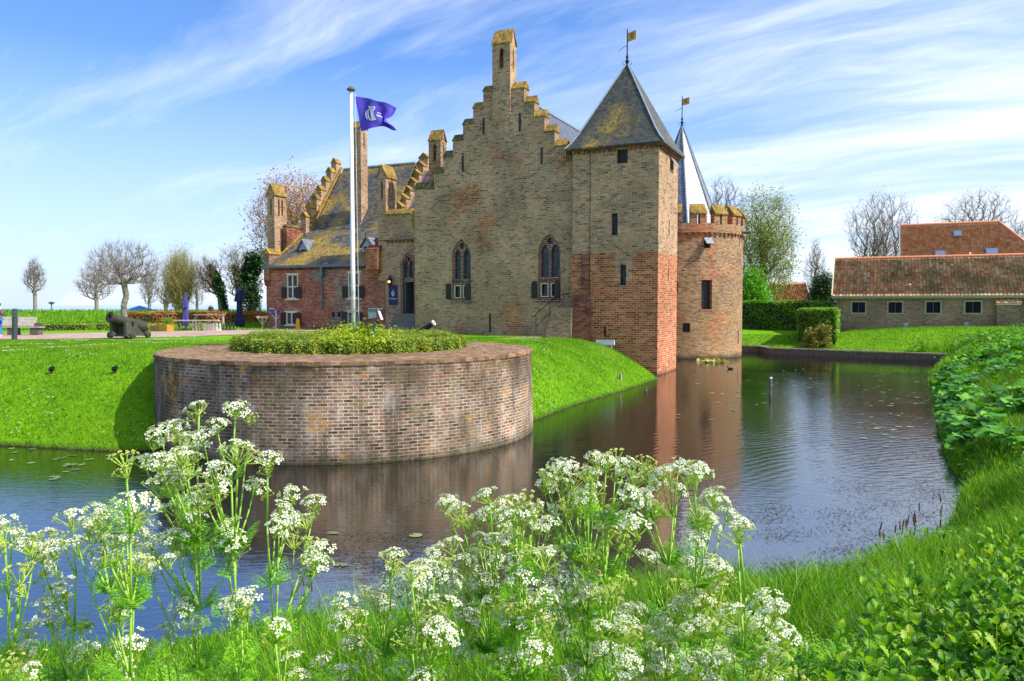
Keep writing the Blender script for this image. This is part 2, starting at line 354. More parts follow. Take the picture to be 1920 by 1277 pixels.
def H(X, Y):
    X = np.asarray(X, float); Y = np.asarray(Y, float)
    dm, dr, di = segdist(X, Y, MAINS), segdist(X, Y, REV), segdist(X, Y, ISL)
    inw = inpoly(X, Y, WPOLY); isl = inpoly(X, Y, IPOLY) & ~inw
    top = 1.87 + .36*sm(1-(np.hypot(X-BC[0], Y-BC[1])-5)/11) * sm((36-Y)/6)
    q = np.clip(di/3.9, 0, 1); hi = top*(1-(1-q)**1.75)
    # far left dike ridge and the land falling to the lake behind it
    rg = 1.05*np.exp(-((Y-66)/6.0)**2)*sm((-8-X)/8); hi = hi + np.where(Y > 50, rg, 0)
    fall = sm((Y-74)/9)*sm((16-X)/12); hi = hi*(1-fall) - 1.2*fall
    sx = sm((9-X)/7)*sm((14-Y)/4); hm = (2.15+.3*sm((X-11)/6)-.4*sx)*(1-np.exp(-(dm/(2.7+1.9*sx))**(1+.3*sx))); hr = .46 + 1.0*sm(dr/8)
    w = dm/(dm+dr+1e-6); w = sm((w-.35)/.3); hm2 = hm*(1-w)+hr*w
    fall2 = sm((Y-110)/20)*sm((10-X)/15)
    h = np.where(isl, hi, hm2*(1-fall2)-1.2*fall2)
    dw = np.minimum(np.minimum(dm, di), dr)
    return np.where(inw, -np.minimum(dw*.5, 1.0)-.05, h)
def Hs(x, y): return float(H(np.array([x]), np.array([y]))[0])
def axis(segs):
    out = []
    for a, b, st in segs: out += list(np.arange(a, b, st))
    return np.array(out+[segs[-1][1]])
gx = axis([(-4000,-400,300),(-400,-80,40),(-80,-30,2.5),(-30,32,.3),(32,80,2.5),(80,400,40),(400,4000,300)])
gy = axis([(-60,-6,6),(-6,62,.3),(62,90,1.5),(90,200,10),(200,6000,400)])
XX, YY = np.meshgrid(gx, gy); ZZ = H(XX, YY)
nx, ny = len(gx), len(gy)
idx = np.arange(nx*ny).reshape(ny, nx)
F = np.stack([idx[:-1,:-1], idx[:-1,1:], idx[1:,1:], idx[1:,:-1]], -1).reshape(-1,4)
def groundmat():
    m, nt, bs = newmat('grass_ground'); t = NT(nt); ob = t.n('ShaderNodeTexCoord').outputs['Object']
    a = t.noise(ob, .5, 4, .6); b = t.noise(ob, 5, 5, .7); c = t.noise(t.mapping(ob,(1,1,2)), 30, 3, .7)
    v = t.math('ADD', t.math('MULTIPLY', a, .35), t.math('ADD', t.math('MULTIPLY', b, .35), t.math('MULTIPLY', c, .35)))
    col = t.ramp(v, [(.3,(.04,.12,.002)),(.45,(.10,.26,.003)),(.6,(.17,.38,.004)),(.8,(.28,.46,.01))])
    sp = t.n('ShaderNodeSeparateXYZ'); t.l(ob, sp.inputs[0])
    mud = t.ramp(t.math('ADD', sp.outputs[2], t.math('MULTIPLY', b, .12)), [(.06,1.0),(.2,0.0)])
    col = t.mix(mud, col, (.035,.03,.016))
    t.l(col, bs.inputs['Base Color']); bs.inputs['Roughness'].default_value = .9; bs.inputs['Specular IOR Level'].default_value = .15
    t.l(t.bump(t.math('ADD', b, t.math('MULTIPLY', c, .6)), .8, .06), bs.inputs['Normal'])
    return m
M['ground'] = groundmat()
g = npmesh('ground', np.stack([XX.ravel(), YY.ravel(), ZZ.ravel()], 1), F, M['ground'], smooth=True); tag(g, kind='structure')
# moat and lake
def watermat(name, far=False):
    m, nt, bs = newmat(name); t = NT(nt); ob = t.n('ShaderNodeTexCoord').outputs['Object']
    bs.inputs['IOR'].default_value = 3.1; bs.inputs['Roughness'].default_value = .02; bs.inputs['Specular IOR Level'].default_value = .8
    if far:
        bs.inputs['Base Color'].default_value = (.42,.50,.62,1); bs.inputs['Roughness'].default_value = .35; return m
    n1 = t.noise(t.mapping(ob,(1.0,2.6,1),rot=(0,0,.25)), 2.6, 3, .5); n2 = t.noise(t.mapping(ob,(1,1.8,1),rot=(0,0,-.3)), 9, 3, .55)
    wv = t.n('ShaderNodeTexWave', wave_type='RINGS', rings_direction='SPHERICAL'); t.l(t.mapping(ob, (1,1,0), loc=(-14,-6,0)), wv.inputs['Vector'])
    wv.inputs['Scale'].default_value = 1.15; wv.inputs['Distortion'].default_value = 9; wv.inputs['Detail'].default_value = 3; wv.inputs['Detail Scale'].default_value = .5
    # ripple strength: stronger on the open left arm and in the rings to the right, calmer by the far bank
    sp = t.n('ShaderNodeSeparateXYZ'); t.l(ob, sp.inputs[0])
    left = t.math('MULTIPLY', t.math('LESS_THAN', sp.outputs[1], 40), t.ramp(t.noise(ob, .16, 2, .5), [(.35,.15),(.65,1.0)]))
    dn = t.n('ShaderNodeVectorMath', operation='DISTANCE'); t.l(ob, dn.inputs[0]); dn.inputs[1].default_value = (7.3,18.5,0)
    ring = t.ramp(t.math('DIVIDE', dn.outputs['Value'], 7.0), [(.15,1.0),(1.0,0.0)])
    hgt = t.math('ADD', t.math('MULTIPLY', t.math('MULTIPLY', wv.outputs['Fac'], ring), .17),
                 t.math('ADD', t.math('MULTIPLY', t.math('MULTIPLY', n1, left), .75), t.math('MULTIPLY', n2, .13)))
    t.l(t.bump(hgt, 1.0, .016), bs.inputs['Normal'])
    wc = t.ramp(t.noise(ob, .35, 4, .6), [(.35,(.004,.006,.004)),(.65,(.012,.013,.006))])
    t.l(wc, bs.inputs['Base Color'])
    return m
M['water'] = watermat('moat_water')
wm = MB(); wp = [(-75,2.0),(-15,5.2),(-5,6.5),(.3,7.9),(6.2,9.0),(9.0,11.6),(12.8,20.6),(21,36.5),(30,48.5)]+[(20,56.2),(20,58.5),(10,64),(5,64),(5,45),(3,41),(5.5,36),(2.9,30.9),(-.5,23.5),(-4,22.5),(-9.5,20.5),(-20,21.5),(-75,27)]
wm.slab(wp, [], -.002, 0, ax='z'); water = wm.build('water', M['water'], uv=False); tag(water, kind='structure')
lk = MB(); lk.box(-6000,6000,76,8500,-.5,0.0); lake = lk.build('lake', watermat('lake_water', True), uv=False); tag(lake, kind='structure')
# draped sheets: brick court and the trodden footpath
def drape(name, A, B, n, k, mat, lift=.02):
    def res(P, n):
        P = np.array(P, float); L = np.r_[0, np.cumsum(np.hypot(*np.diff(P, axis=0).T))]; s = np.linspace(0, L[-1], n)
        return np.stack([np.interp(s, L, P[:,0]), np.interp(s, L, P[:,1])], 1)
    a, b = res(A, n), res(B, n); T = np.linspace(0, 1, k)[:,None,None]
    P = a[None]*(1-T)+b[None]*T; Z = H(P[...,0], P[...,1])+lift
    V = np.concatenate([P, Z[...,None]], -1).reshape(-1,3); ix = np.arange(n*k).reshape(k, n)
    F = np.stack([ix[:-1,:-1], ix[:-1,1:], ix[1:,1:], ix[1:,:-1]], -1).reshape(-1,4)
    o = npmesh(name, V, F, mat, smooth=True); box_uv(o.data); return tag(o, kind='structure')
w0 = toworld(-27.6, 3.1); w1 = toworld(-14, 3.1)
drape('paved_court', [(-45,33.6),(-27,35.3),(-21.6,36.5),(-17.2,38.9),(-14.2,42.8),(-9,45.2)], [(-48,40.5),(-28.5,42.6),(-21.5,46.6),(w0[0]-.6,w0[1]+.2),(w0[0]+6,w0[1]-2.9),w1], 90, 24, M['paving'])
sandm = plain('trodden_earth', (.34,.28,.17), .95, var=.25, scale=3)
drape('footpath', [(-2.6,33.6),(-.4,35.6),(1.6,38.2),(3.4,40.2)], [(-3.2,34.2),(-1.1,36.4),(.8,38.9),(2.6,40.8)], 40, 6, sandm, .03)
# wooden revetment along the far bank
rv = MB(); pts = [(27.3,47.5),(18.35,54.75),(18.4,57.3),(8.3,61.7)]
fascia, caps_ = MB(), MB()
R0 = random.Random(3)
for (x0,y0),(x1,y1) in zip(pts[:-1], pts[1:]):
    L = math.hypot(x1-x0, y1-y0); n = int(L/.16); tx, ty = (x1-x0)/L, (y1-y0)/L; nxn, nyn = ty, -tx
    if nyn > 0 and False: pass
    for i in range(n):
        s = (i+.5)*L/n; off = R0.uniform(-.015,.015)
        fascia.obox((x0+tx*s+nxn*off, y0+ty*s+nyn*off, -.1+R0.uniform(-.01,.01)), (tx*L/n*.46, ty*L/n*.46, 0), (nxn*.05, nyn*.05, 0), (0,0,.5))
    m = int(L/3)+1
    for i in range(m):
        s0, s1 = i*L/m, (i+1)*L/m; c = (s0+s1)/2
        caps_.obox((x0+tx*c, y0+ty*c, .455+R0.uniform(-.008,.008)), (tx*(s1-s0)*.497, ty*(s1-s0)*.497, 0), (nxn*.16, nyn*.16, 0), (0,0,.035))
rt = empty('revetment', (18.7,55.2,0), 0, 'low wooden plank revetment edging the far bank of the moat', 'retaining wall')
for mbx, nm, mt in ((fascia,'piles',M['darkwood']),(caps_,'capping_board',plain('capping', (.26,.21,.17), .85, var=.3))):
    o = mbx.build(nm, mt, rt); o.matrix_parent_inverse = Matrix.Translation((-18.7,-55.2,0))
# ------------------------------------------------------------------ sky, sun
SUN_EL = math.radians(46); sdir = Vector((.94*math.cos(SUN_EL), -.342*math.cos(SUN_EL), math.sin(SUN_EL)))
sl = bpy.data.lights.new('sun', 'SUN'); sl.energy = 4.5; sl.angle = math.radians(.5); sl.color = (1,.95,.86)
so = bpy.data.objects.new('sun', sl); COL.objects.link(so); so.rotation_euler = sdir.to_track_quat('Z', 'Y').to_euler(); so.location = (60,-20,60)
world = bpy.data.worlds.new('World'); scene.world = world; world.use_nodes = True
t = NT(world.node_tree); bg = t.N['Background']
sky = t.n('ShaderNodeTexSky', sky_type='NISHITA'); sky.sun_disc = False; sky.sun_elevation = SUN_EL; sky.sun_rotation = math.radians(110)
sky.air_density = 1.0; sky.dust_density = .6; sky.ozone_density = 2.5
dirv = t.n('ShaderNodeTexCoord').outputs['Generated']
sp = t.n('ShaderNodeSeparateXYZ'); t.l(dirv, sp.inputs[0])
zc = t.math('ADD', t.math('MAXIMUM', sp.outputs[2], 0.0), .16)
cb = t.n('ShaderNodeCombineXYZ'); t.l(t.math('DIVIDE', sp.outputs[0], zc), cb.inputs[0]); t.l(t.math('DIVIDE', sp.outputs[1], zc), cb.inputs[1])
pv = cb.outputs[0]
warp = t.n('ShaderNodeVectorMath', operation='MULTIPLY_ADD'); t.l(t.noise(pv, .8, 3, .5, out=1), warp.inputs[0]); warp.inputs[1].default_value = (.6,.6,0); t.l(pv, warp.inputs[2])
rt0 = t.mapping(warp.outputs[0], (1,1,1), rot=(0,0,math.radians(-148)))
st1 = t.mapping(rt0, (.42,1.9,1), loc=(1.7,.6,0))
c1 = t.noise(st1, .95, 8, .60); c2 = t.noise(t.mapping(rt0, (.35,.9,1), loc=(4.2,2.3,0)), .5, 4, .5)
fine = t.noise(t.mapping(t.mapping(warp.outputs[0], (1,1,1), rot=(0,0,math.radians(-128))), (.8,5.0,1)), 2.2, 6, .65)
# fewer clouds to the left (-x), more to the right
bias = t.math('MULTIPLY', t.math('MULTIPLY', sp.outputs[0], .17), 1.0)
cl = t.math('ADD', t.math('ADD', t.math('MULTIPLY', c1, .66), t.math('MULTIPLY', c2, .42)), t.math('ADD', bias, t.math('MULTIPLY', fine, .10)))
cm = t.ramp(cl, [(.515,0.0),(.60,.28),(.68,.70),(.75,.97)])
hz = t.n('ShaderNodeMapRange'); t.l(sp.outputs[2], hz.inputs[0]); hz.inputs[1].default_value = 0.0; hz.inputs[2].default_value = .29; hz.inputs[3].default_value = .82; hz.inputs[4].default_value = 0.0
skc = t.mix(1.0, sky.outputs[0], (.70,.95,1.32), 'MULTIPLY')
base = t.mix(hz.outputs[0], skc, (4.7,5.4,6.9))
fin = t.mix(cm, base, (6.6,7.1,7.9))
t.l(fin, bg.inputs[0]); bg.inputs[1].default_value = .125
scene.view_settings.view_transform = 'Standard'; scene.view_settings.look = 'None'; scene.view_settings.exposure = .50; scene.view_settings.gamma = 1
# ------------------------------------------------------------------ castle
cas = empty('castle', (CO[0], CO[1], 0), ROTZ, 'medieval brick castle with stepped gables, slate roofs and two towers on the moat', 'castle')
def arch(cx, hw, zb, zs, za, n=7):
    """pointed arch outline: straight jambs to zs, two curves to the apex za"""
    pts = [(cx-hw, zb), (cx+hw, zb)]
    for i in range(n+1):
        s = i/n; ang = s*PI/2
        x = hw*math.cos(ang)**.8; z = zs+(za-zs)*math.sin(ang)**1.0
        x = hw*(1-s**1.7); z = zs+(za-zs)*(s**.85)
        pts.append((cx+x, z))
    for i in range(n-1, -1, -1):
        s = i/n; pts.append((cx-hw*(1-s**1.7), zs+(za-zs)*(s**.85)))
    return pts
def circ(cx, cz, r, n=12): return [(cx+r*math.cos(2*PI*i/n), cz+r*math.sin(2*PI*i/n)) for i in range(n)]
def rect(a0, a1, z0, z1): return [(a0,z0),(a1,z0),(a1,z1),(a0,z1)]
def rpx(u0, u1, v0, v1, b):             # rectangle from pixels on plane b
    a0, _ = onb(u0, (v0+v1)/2, b); a1, _ = onb(u1, (v0+v1)/2, b); um = (u0+u1)/2
    return (a0, a1, onb(um, v1, b)[1], onb(um, v0, b)[1])
def ccap(mb, p0, p1, w0, w1, z0, z1, along='a', over=.05):   # saddle coping along a or b
    l0, l1 = p0-over, p1+over; c = (w0+w1)/2; e0, e1 = w0-over, w1+over
    t0 = .05
    if along == 'a': q = lambda l,w,z: (l,w,z)
    else: q = lambda l,w,z: (w,l,z)
    vs = []
    for l in (l0, l1): vs += [q(l,e0,z0), q(l,e1,z0), q(l,e1,z0+t0), q(l,c,z1), q(l,e0,z0+t0)]
    mb.add(vs, [(0,1,2,3,4),(9,8,7,6,5)]+[(i,(i+1)%5,(i+1)%5+5,i+5) for i in range(5)])
def coping(*a, mat=None, **k):
    mb = MB(); ccap(mb, *a, **k); return mb.build('coping', mat or M['cop'], cas)
# --- hall gable wall
B0, B1 = .30, .88
SL = [(778,341,356),(814,312,326),(832,281,296),(849,251,265),(868,221,235),(887,190,204),(906,159,172)]   # left edge px, cap top, cap bottom
SR = [(983,149,165),(1002,176,191),(1021,203,218),(1040,230,246),(1061,257,273),(1074,287,302)]
aL = onb(778, 500, B0)[0]
le = [(onb(u, vb, B0)[0] if u > 780 else aL, onb(u, vb, B0)[1], onb(u, vt, B0)[1]) for u, vt, vb in SL]
re_ = [(onb(u, vb, B0)[0], onb(u, vb, B0)[1], onb(u, vt, B0)[1]) for u, vt, vb in SR]
steps = []                                # (a0, a1, zwall, zcap)
for i, (a, zw, zc) in enumerate(le): steps.append((a, le[i+1][0] if i+1 < len(le) else None, zw, zc))
amid0, amid1 = onb(923, 150, B0)[0], onb(956, 150, B0)[0]
steps[-1] = (steps[-1][0], amid0, steps[-1][2], steps[-1][3])
prev = amid1; rsteps = []
for a, zw, zc in re_: rsteps.append((prev, a, zw, zc)); prev = a
aR = prev
steps += rsteps
ztopmid = onb(940, 158, B0)[1]
out = [(aL, -.4)]
for a0, a1, zw, zc in steps[:7]: out += [(a0, zw), (a1, zw)]
out += [(amid0, ztopmid+.02), (amid1, ztopmid+.02)]
for a0, a1, zw, zc in rsteps: out += [(a0, zw), (a1, zw)]
out += [(aR, -.4)]
o2 = [];
for p in out:
    if not o2 or abs(p[0]-o2[-1][0])+abs(p[1]-o2[-1][1]) > 1e-4: o2.append(p)
# gothic windows
def gwin(u0, u1, uap, vap, vspr, vbot, b): 
    a0, a1 = onb(u0, vspr, b)[0], onb(u1, vspr, b)[0]; c = (a0+a1)/2; hw = (a1-a0)/2
    um = (u0+u1)/2
    return c, hw, onb(um, vbot, b)[1], onb(um, vspr, b)[1], onb(uap, vap, b)[1]
W = [gwin(847,883,865,447,478,563,B0), gwin(1009,1051,1030,437,470,561,B0)]
holes = [arch(c, hw, zb, zs, za) for c, hw, zb, zs, za in W]
slits = [rpx(906,908,222,252,B0), rpx(974,976,212,246,B0), rpx(867,869,292,322,B0), rpx(1015,1017,277,308,B0), rpx(918,920,588,623,B0)]
mb = MB(); mb.slab(o2, holes, B0, B1); mb.build('gable_wall', M['hall'], cas)
for s in slits: MB().box(s[0]-.012, s[1]+.012, B0-.05, B0-.003, s[2], s[3]).build('wall_anchor', M['iron'], cas)
for a0, a1, zw, zc in steps:
    mt = M['cop'] if a0 > amid0 or a0 > steps[4][0] else M['copdark']
    coping(a0, a1, B0, B1, zw, zc, 'a', mat=mt, over=.04)
def gothic(spec, vsplit, b, px_low, sh):
    c, hw, zb, zs, za = spec; root = empty('gothic_window'); root.parent = cas
    zlow = onb(960, vsplit, b)[1]
    # red brick reveal ring standing proud of the wall face + tracery set back
    ring = MB(); k = 1.0
    ring.slab(arch(c, hw+.13, zs-.9, zs, za+.2), [arch(c, hw-.01, zs-.9+.001, zs, za-.01)], b-.015, b+.05)
    ring.build('arch_surround', M['grey'], root)
    tr = MB(); lw = hw*.36; off = hw*.46; zt = zlow+.12
    lights = [arch(c+s*off, lw, zt, zs-.05, zs+(za-zs)*.38, 5) for s in (-1,1)]
    rl = [rect(c+s*off-lw*.98, c+s*off+lw*.98, zb+.12, zlow-.22) for s in (-1,1)]
    tr.slab(arch(c, hw, zb, zs, za), lights+[circ(c, zs+(za-zs)*.56, hw*.27)]+rl, b+.10, b+.34)
    tr.build('tracery', M['arch'], root)
    gl = MB(); gl.slab(arch(c, hw*.99, zb+.01, zs, za-.02), [], b+.27, b+.29); gl.build('glass', M['glass'], root)
    bk = MB(); bk.box(c-hw, c+hw, b+.85, b+.9, zb, za); bk.build('dark_room', M['dark'], root)
    sl_ = MB(); sl_.box(c-hw*.92, c+hw*.92, b-.02, b+.14, zt-.14, zt-.02); sl_.build('ledge', M['copdark'] if sh == 0 else M['arch'], root)
    bs_ = MB(); bs_.box(c-hw-.08, c+hw+.08, b-.05, b+.12, zb-.18, zb-.003); bs_.build('sill', M['arch'], root)
    for s in (-1,1):
        x0, x1 = c+s*off-lw*.98, c+s*off+lw*.98; fr = MB()
        fr.slab(rect(x0+.002, x1-.002, zb+.122, zlow-.222), [rect(x0+.045, x1-.045, zb+.168, zlow-.268)], b+.06, b+.16); fr.build('frame', M['cream'], root)
    zl0, zl1 = zb+.05, zlow-.12; ww = hw*.50
    lo = MB(); x = c-hw-.02   # left leaf folded back on the wall, rounded head
    lo.slab([(x-ww, zl0),(x, zl0),(x, zl1-.1),(x-ww*.25, zl1),(x-ww*.75, zl1),(x-ww, zl1-.1)], [], b-.11, b-.05); lo.build('shutter', M['shutter'], root)
    ro = MB(); x = c+hw*.02    # right leaf half open, standing out from its hinge
    ang = math.radians(62); vs = []
    hx = c+hw*.98
    P = lambda s, z, d: (hx-s*ww*math.cos(ang)*0-s*ww*.72+d*.0, b-.06-s*ww*.68+d, z)
    pr = [(0,zl0),(1,zl0),(1,zl1-.1),(.75,zl1),(.25,zl1),(0,zl1-.1)]
    vs = [P(s,z,0) for s,z in pr]+[P(s,z,.05) for s,z in pr]
    ro.add(vs, [tuple(range(6)), tuple(range(11,5,-1))]+[(i,(i+1)%6,(i+1)%6+6,i+6) for i in range(6)]); ro.build('shutter', M['shutter'], root)
gothic(W[0], 526, B0, None, 0); gothic(W[1], 524, B0, None, 1)
# blind arch scar between the windows
c0, hw0 = (onb(945,450,B0)[0]), 1.02
sc_ = MB(); zA = onb(945,415,B0)[1]; zS = onb(945,462,B0)[1]
sc_.slab(arch(c0, hw0+.07, zS-.3, zS, zA), [arch(c0, hw0-.07, zS-.299, zS, zA-.16)], B0-.006, B0+.02); sc_.build('blind_arch', M['grey'], cas)
# --- hall body and roof
aRidge = onb(945,160,B0)[0]; zRidge = onb(945,166,.6)[1]; HB = 15.5
z0L, z0R = steps[0][2]-.45, 7.9
bd = MB(); bd.box(aL, aL+.5, B1+.002, HB, -.4, 9.3); bd.box(-4.0, -3.5, B1+.002, HB, -.4, 8.4); bd.box(aL+.5, -4, HB-.5, HB, -.4, 8.8)
bd.build('hall_wall', M['hall'], cas)
sL = (zRidge-z0L)/(aRidge-aL); 
rf = MB(); aE = -3.2; zE = zRidge-sL*(aE-aRidge)
th = .16
rf.add([(aL-.1,B1+.003,z0L),(aRidge,B1+.003,zRidge),(aRidge,HB,zRidge),(aL-.1,HB,z0L),(aE,B1+.003,zE),(aE,HB,zE),
        (aL-.1,B1+.003,z0L-th),(aRidge,B1+.003,zRidge-th*1.6),(aRidge,HB,zRidge-th*1.6),(aL-.1,HB,z0L-th),(aE,B1+.003,zE-th),(aE,HB,zE-th)],
       [(0,1,2,3),(1,4,5,2),(6,9,8,7),(7,8,11,10),(0,6,7,1),(1,7,10,4),(3,2,8,9),(2,5,11,8),(4,10,11,5),(0,3,9,6)])
rf.build('hall_roof', M['slateblue'], cas)
rd = MB()
for i in range(48):
    y = B1+.1+i*.3; rd.box(aRidge-.09, aRidge+.09, y, y+.27, zRidge-.02, zRidge+.06); rd.box(aRidge-.02, aRidge+.02, y+.1, y+.14, zRidge+.06, zRidge+.15)
rd.build('ridge_tiles', M['lead'], cas)
gb = MB(); gb.slab([(aL+.5,-.4),(-4,-.4),(-4,8.2),(aRidge,zRidge-.5),(aL+.5,z0L-.3)], [], HB-.6, HB-.52); gb.build('back_gable', M['hall'], cas)
# --- chimneys (hollow, pierced shafts under saddle caps)
def chimney(u0, ue, u1, vtop, veave, b, zbase, ridge, sf, sr, mat, capmat, thick=.16, side=None, slotpx=(0.13,0.42)):
    """front face u0..ue on plane b, right face ue..u1"""
    a0, a1 = onb(u0, veave, b)[0], onb(ue, veave, b)[0]
    b1 = ona(u1, veave, a1)[0]; zt = onb(ue, veave, b)[1]
    um = (u0+ue)/2 if ridge == 'b' else ue
    zr = onb((u0+ue)/2, vtop, b)[1] if ridge == 'b' else ona((ue+u1)/2, vtop, a1)[1]
    root = empty('chimney'); root.parent = cas
    def slots(l0, l1, n):
        if n == 0: return []
        w = (l1-l0); hw = w*(.13 if n == 1 else .10); cs = [l0+w*.5] if n == 1 else [l0+w*.32, l0+w*.68]
        zs0, zs1 = zt-slotpx[1]*3.2, zt-slotpx[0]*1.2
        return [[(c-hw,zs0),(c+hw,zs0),(c+hw,zs1-.18),(c,zs1),(c-hw,zs1-.18)] for c in cs]
    def face(l0, l1, gab):
        p = [(l0,zbase),(l1,zbase),(l1,zt)]
        if gab: p.append(((l0+l1)/2, zr-.05))
        return p+[(l0,zt)]
    s = MB()
    s.slab(face(a0,a1,ridge=='b'), slots(a0,a1,sf), b, b+thick); s.slab(face(a0,a1,ridge=='b'), slots(a0,a1,sf), b1-thick, b1)
    bb0, bb1 = b+thick+.001, b1-thick-.001
    fa = [(bb0,zbase),(bb1,zbase),(bb1,zt)]+([((b+b1)/2, zr-.05)] if ridge == 'a' else [])+[(bb0,zt)]
    s.slab(fa, slots(bb0-thick*.0,bb1,sr), a1-thick, a1, 'a'); s.slab(fa, slots(bb0,bb1,sr), a0, a0+thick, 'a')
    s.box(a0+thick+.01, a1-thick-.01, bb0+.01, bb1-.01, zbase, zt-slotpx[1]*3.2-.15)
    s.build('shaft', mat, root)
    cp = MB()
    # two sloping slabs
    ov = .07; tk = .09
    if ridge == 'b':
        am = (a0+a1)/2
        for sgn, ae in ((-1,a0-ov),(1,a1+ov)):
            cp.add([(am,b-.03,zr),(ae,b-.03,zt-.02),(ae,b1+.03,zt-.02),(am,b1+.03,zr),(am,b-.03,zr+tk),(ae,b-.03,zt-.02+tk),(ae,b1+.03,zt-.02+tk),(am,b1+.03,zr+tk)],
                   [(0,1,2,3),(4,7,6,5),(0,4,5,1),(1,5,6,2),(2,6,7,3),(0,3,7,4)])
    else:
        bm_ = (b+b1)/2
        for sgn, be in ((-1,b-ov),(1,b1+ov)):
            cp.add([(a0-.03,bm_,zr),(a0-.03,be,zt-.02),(a1+.03,be,zt-.02),(a1+.03,bm_,zr),(a0-.03,bm_,zr+tk),(a0-.03,be,zt-.02+tk),(a1+.03,be,zt-.02+tk),(a1+.03,bm_,zr+tk)],
                   [(0,1,2,3),(4,7,6,5),(0,4,5,1),(1,5,6,2),(2,6,7,3),(0,3,7,4)])
    cp.build('saddle_cap', capmat, root)
    return a0, a1, b1, zt
greymat = M['grey']
chimney(923, 956.5, 968.5, 56, 80, B0-.12, onb(940,217,B0)[1], 'a', 1, 1, greymat, M['cop'], slotpx=(.12,.40))
cbm = MB(); cz = onb(940,217,B0)[1]; cbm.box(amid0-.0, amid1+.0, B0-.10, B0-.002, cz-.16, cz-.002); cbm.box(amid0+.08, amid1-.08, B0-.06, B0-.0025, cz-.28, cz-.161); cbm.build('corbel', greymat, cas)
chimney(803.6, 826, 837, 245, 263, 3.6, 8.0, 'a', 1, 1, M['round'], M['cop'], slotpx=(.12,.38))
WB = 3.2
# --- west wing
aW0 = -27.9; aWm = -27.15; aWg = -20.5
K = [(WB, onb(590,498,WB)[1]), (6.9, 8.85), (10.5, 13.75)]          # roof profile (b, z)
aWe = onb(690,497,WB)[0]
def crect(u0,u1,v0,v1): r = rpx(u0,u1,v0,v1,WB); return rect(*r)
wins = [(538.5,559,514.5,560),(653,675.5,511,559)]
lows = [(537,557,585,609),(652,672,584,608)]
vents = [(622,628,585,594),(633,639,585,594)]
aWr = onb(722,560,WB)[0]
wh = [crect(*w) for w in wins]+[crect(*w) for w in lows]+[crect(*w) for w in vents]
ww_ = MB(); ww_.slab([(aW0,-.3),(aWr,-.3),(aWr,onb(722,450,WB)[1]),(onb(703,450,WB)[0],onb(703,452,WB)[1]),(onb(703,470,WB)[0],onb(703,472,WB)[1]),(aWe,onb(690,472,WB)[1]),(aWe,K[0][1]-.05),(aW0,K[0][1]-.05)], wh, WB, WB+.45)
ww_.build('wing_wall', M['wing'], cas)
ew = MB(); ew.slab([(WB+.452,-.3),(17.5,-.3),(17.5,6),(10.4,13.6),(6.9,8.8),(WB+.452,K[0][1]-.1)], [], aW0, aW0+.4, 'a'); ew.build('end_wall', M['wing'], cas)
wbk = MB(); wbk.box(aW0+.4, aL-.01, 17.0, 17.5, -.3, 6); wbk.build('rear_wall', M['wing'], cas)
def cross_window(w, low=False):
    a0,a1,z0,z1 = rpx(*w, WB); root = empty('window'); root.parent = cas
    fr = MB(); t_ = .075; am = (a0+a1)/2; zm = z0+(z1-z0)*.49
    hs = [rect(a0+t_,am-t_/2,z0+t_,z1-t_), rect(am+t_/2,a1-t_,z0+t_,z1-t_)] if low else \
         [rect(a0+t_,am-t_/2,z0+t_,zm-t_/2), rect(am+t_/2,a1-t_,z0+t_,zm-t_/2), rect(a0+t_,am-t_/2,zm+t_/2,z1-t_), rect(am+t_/2,a1-t_,zm+t_/2,z1-t_)]
    fr.slab(rect(a0+.002,a1-.002,z0+.002,z1-.002), hs, WB-.02, WB+.12); fr.build('frame', M['cream'], root)
    s_ = MB(); s_.box(a0-.12,a1+.12,WB-.10,WB+.10-.001,z0-.09,z0-.002); s_.build('sill', M['cream'], root)
    h_ = MB(); h_.box(a0-.10,a1+.10,WB-.06,WB+.06,z1+.001,z1+.08); h_.build('lintel', M['cream'], root)
    g_ = MB(); g_.box(a0+.01,a1-.01,WB+.07,WB+.09,z0+.01,z1-.01); g_.build('glass', M['glass'], root)
    d_ = MB(); d_.box(a0-.05,a1+.05,WB+.46,WB+.5,z0-.05,z1+.05); d_.build('dark_room', M['dark'], root)
    zt = z1-.03 if low else zm; wd = .36
    for x0 in (a0-wd-.03, a1-.10):
        sh = MB(); sh.box(x0, x0+wd+(.08 if x0 > a0 else 0), WB-.13, WB-.08, z0+.02, zt-.02)
        for z in (z0+.25, zt-.3): sh.box(x0+.02, x0+wd-.02, WB-.15, WB-.131, z, z+.05)
        sh.build('shutter', M['shutter'], root)
cross_window(wins[0]); cross_window(wins[1]); cross_window(lows[0], True); cross_window(lows[1], True)
for v in vents:
    a0,a1,z0,z1 = rpx(*v, WB); vb_ = MB(); vb_.box(a0,a1,WB+.05,WB+.07,z0,z1); 
    for i in range(3): vb_.box(a0+(a1-a0)*(i+.5)/3-.01,a0+(a1-a0)*(i+.5)/3+.01,WB+.02,WB+.049,z0,z1)
    vb_.build('vent', M['iron'], cas)
for w in lows:                             # relieving arch over the low windows
    a0,a1,z0,z1 = rpx(*w, WB); am = (a0+a1)/2; n = 8; P = []
    for i in range(n+1): q = PI*(.18+.64*i/n); P.append((am-.75*math.cos(q)/.85, z1+.12+.42*(math.sin(q)-.5)))
    P2 = [(x, z-.2) for x, z in reversed(P)]
    ra = MB(); ra.slab(P+P2, [], WB-.008, WB+.03); ra.build('relieving_arch', M['grey'], cas)
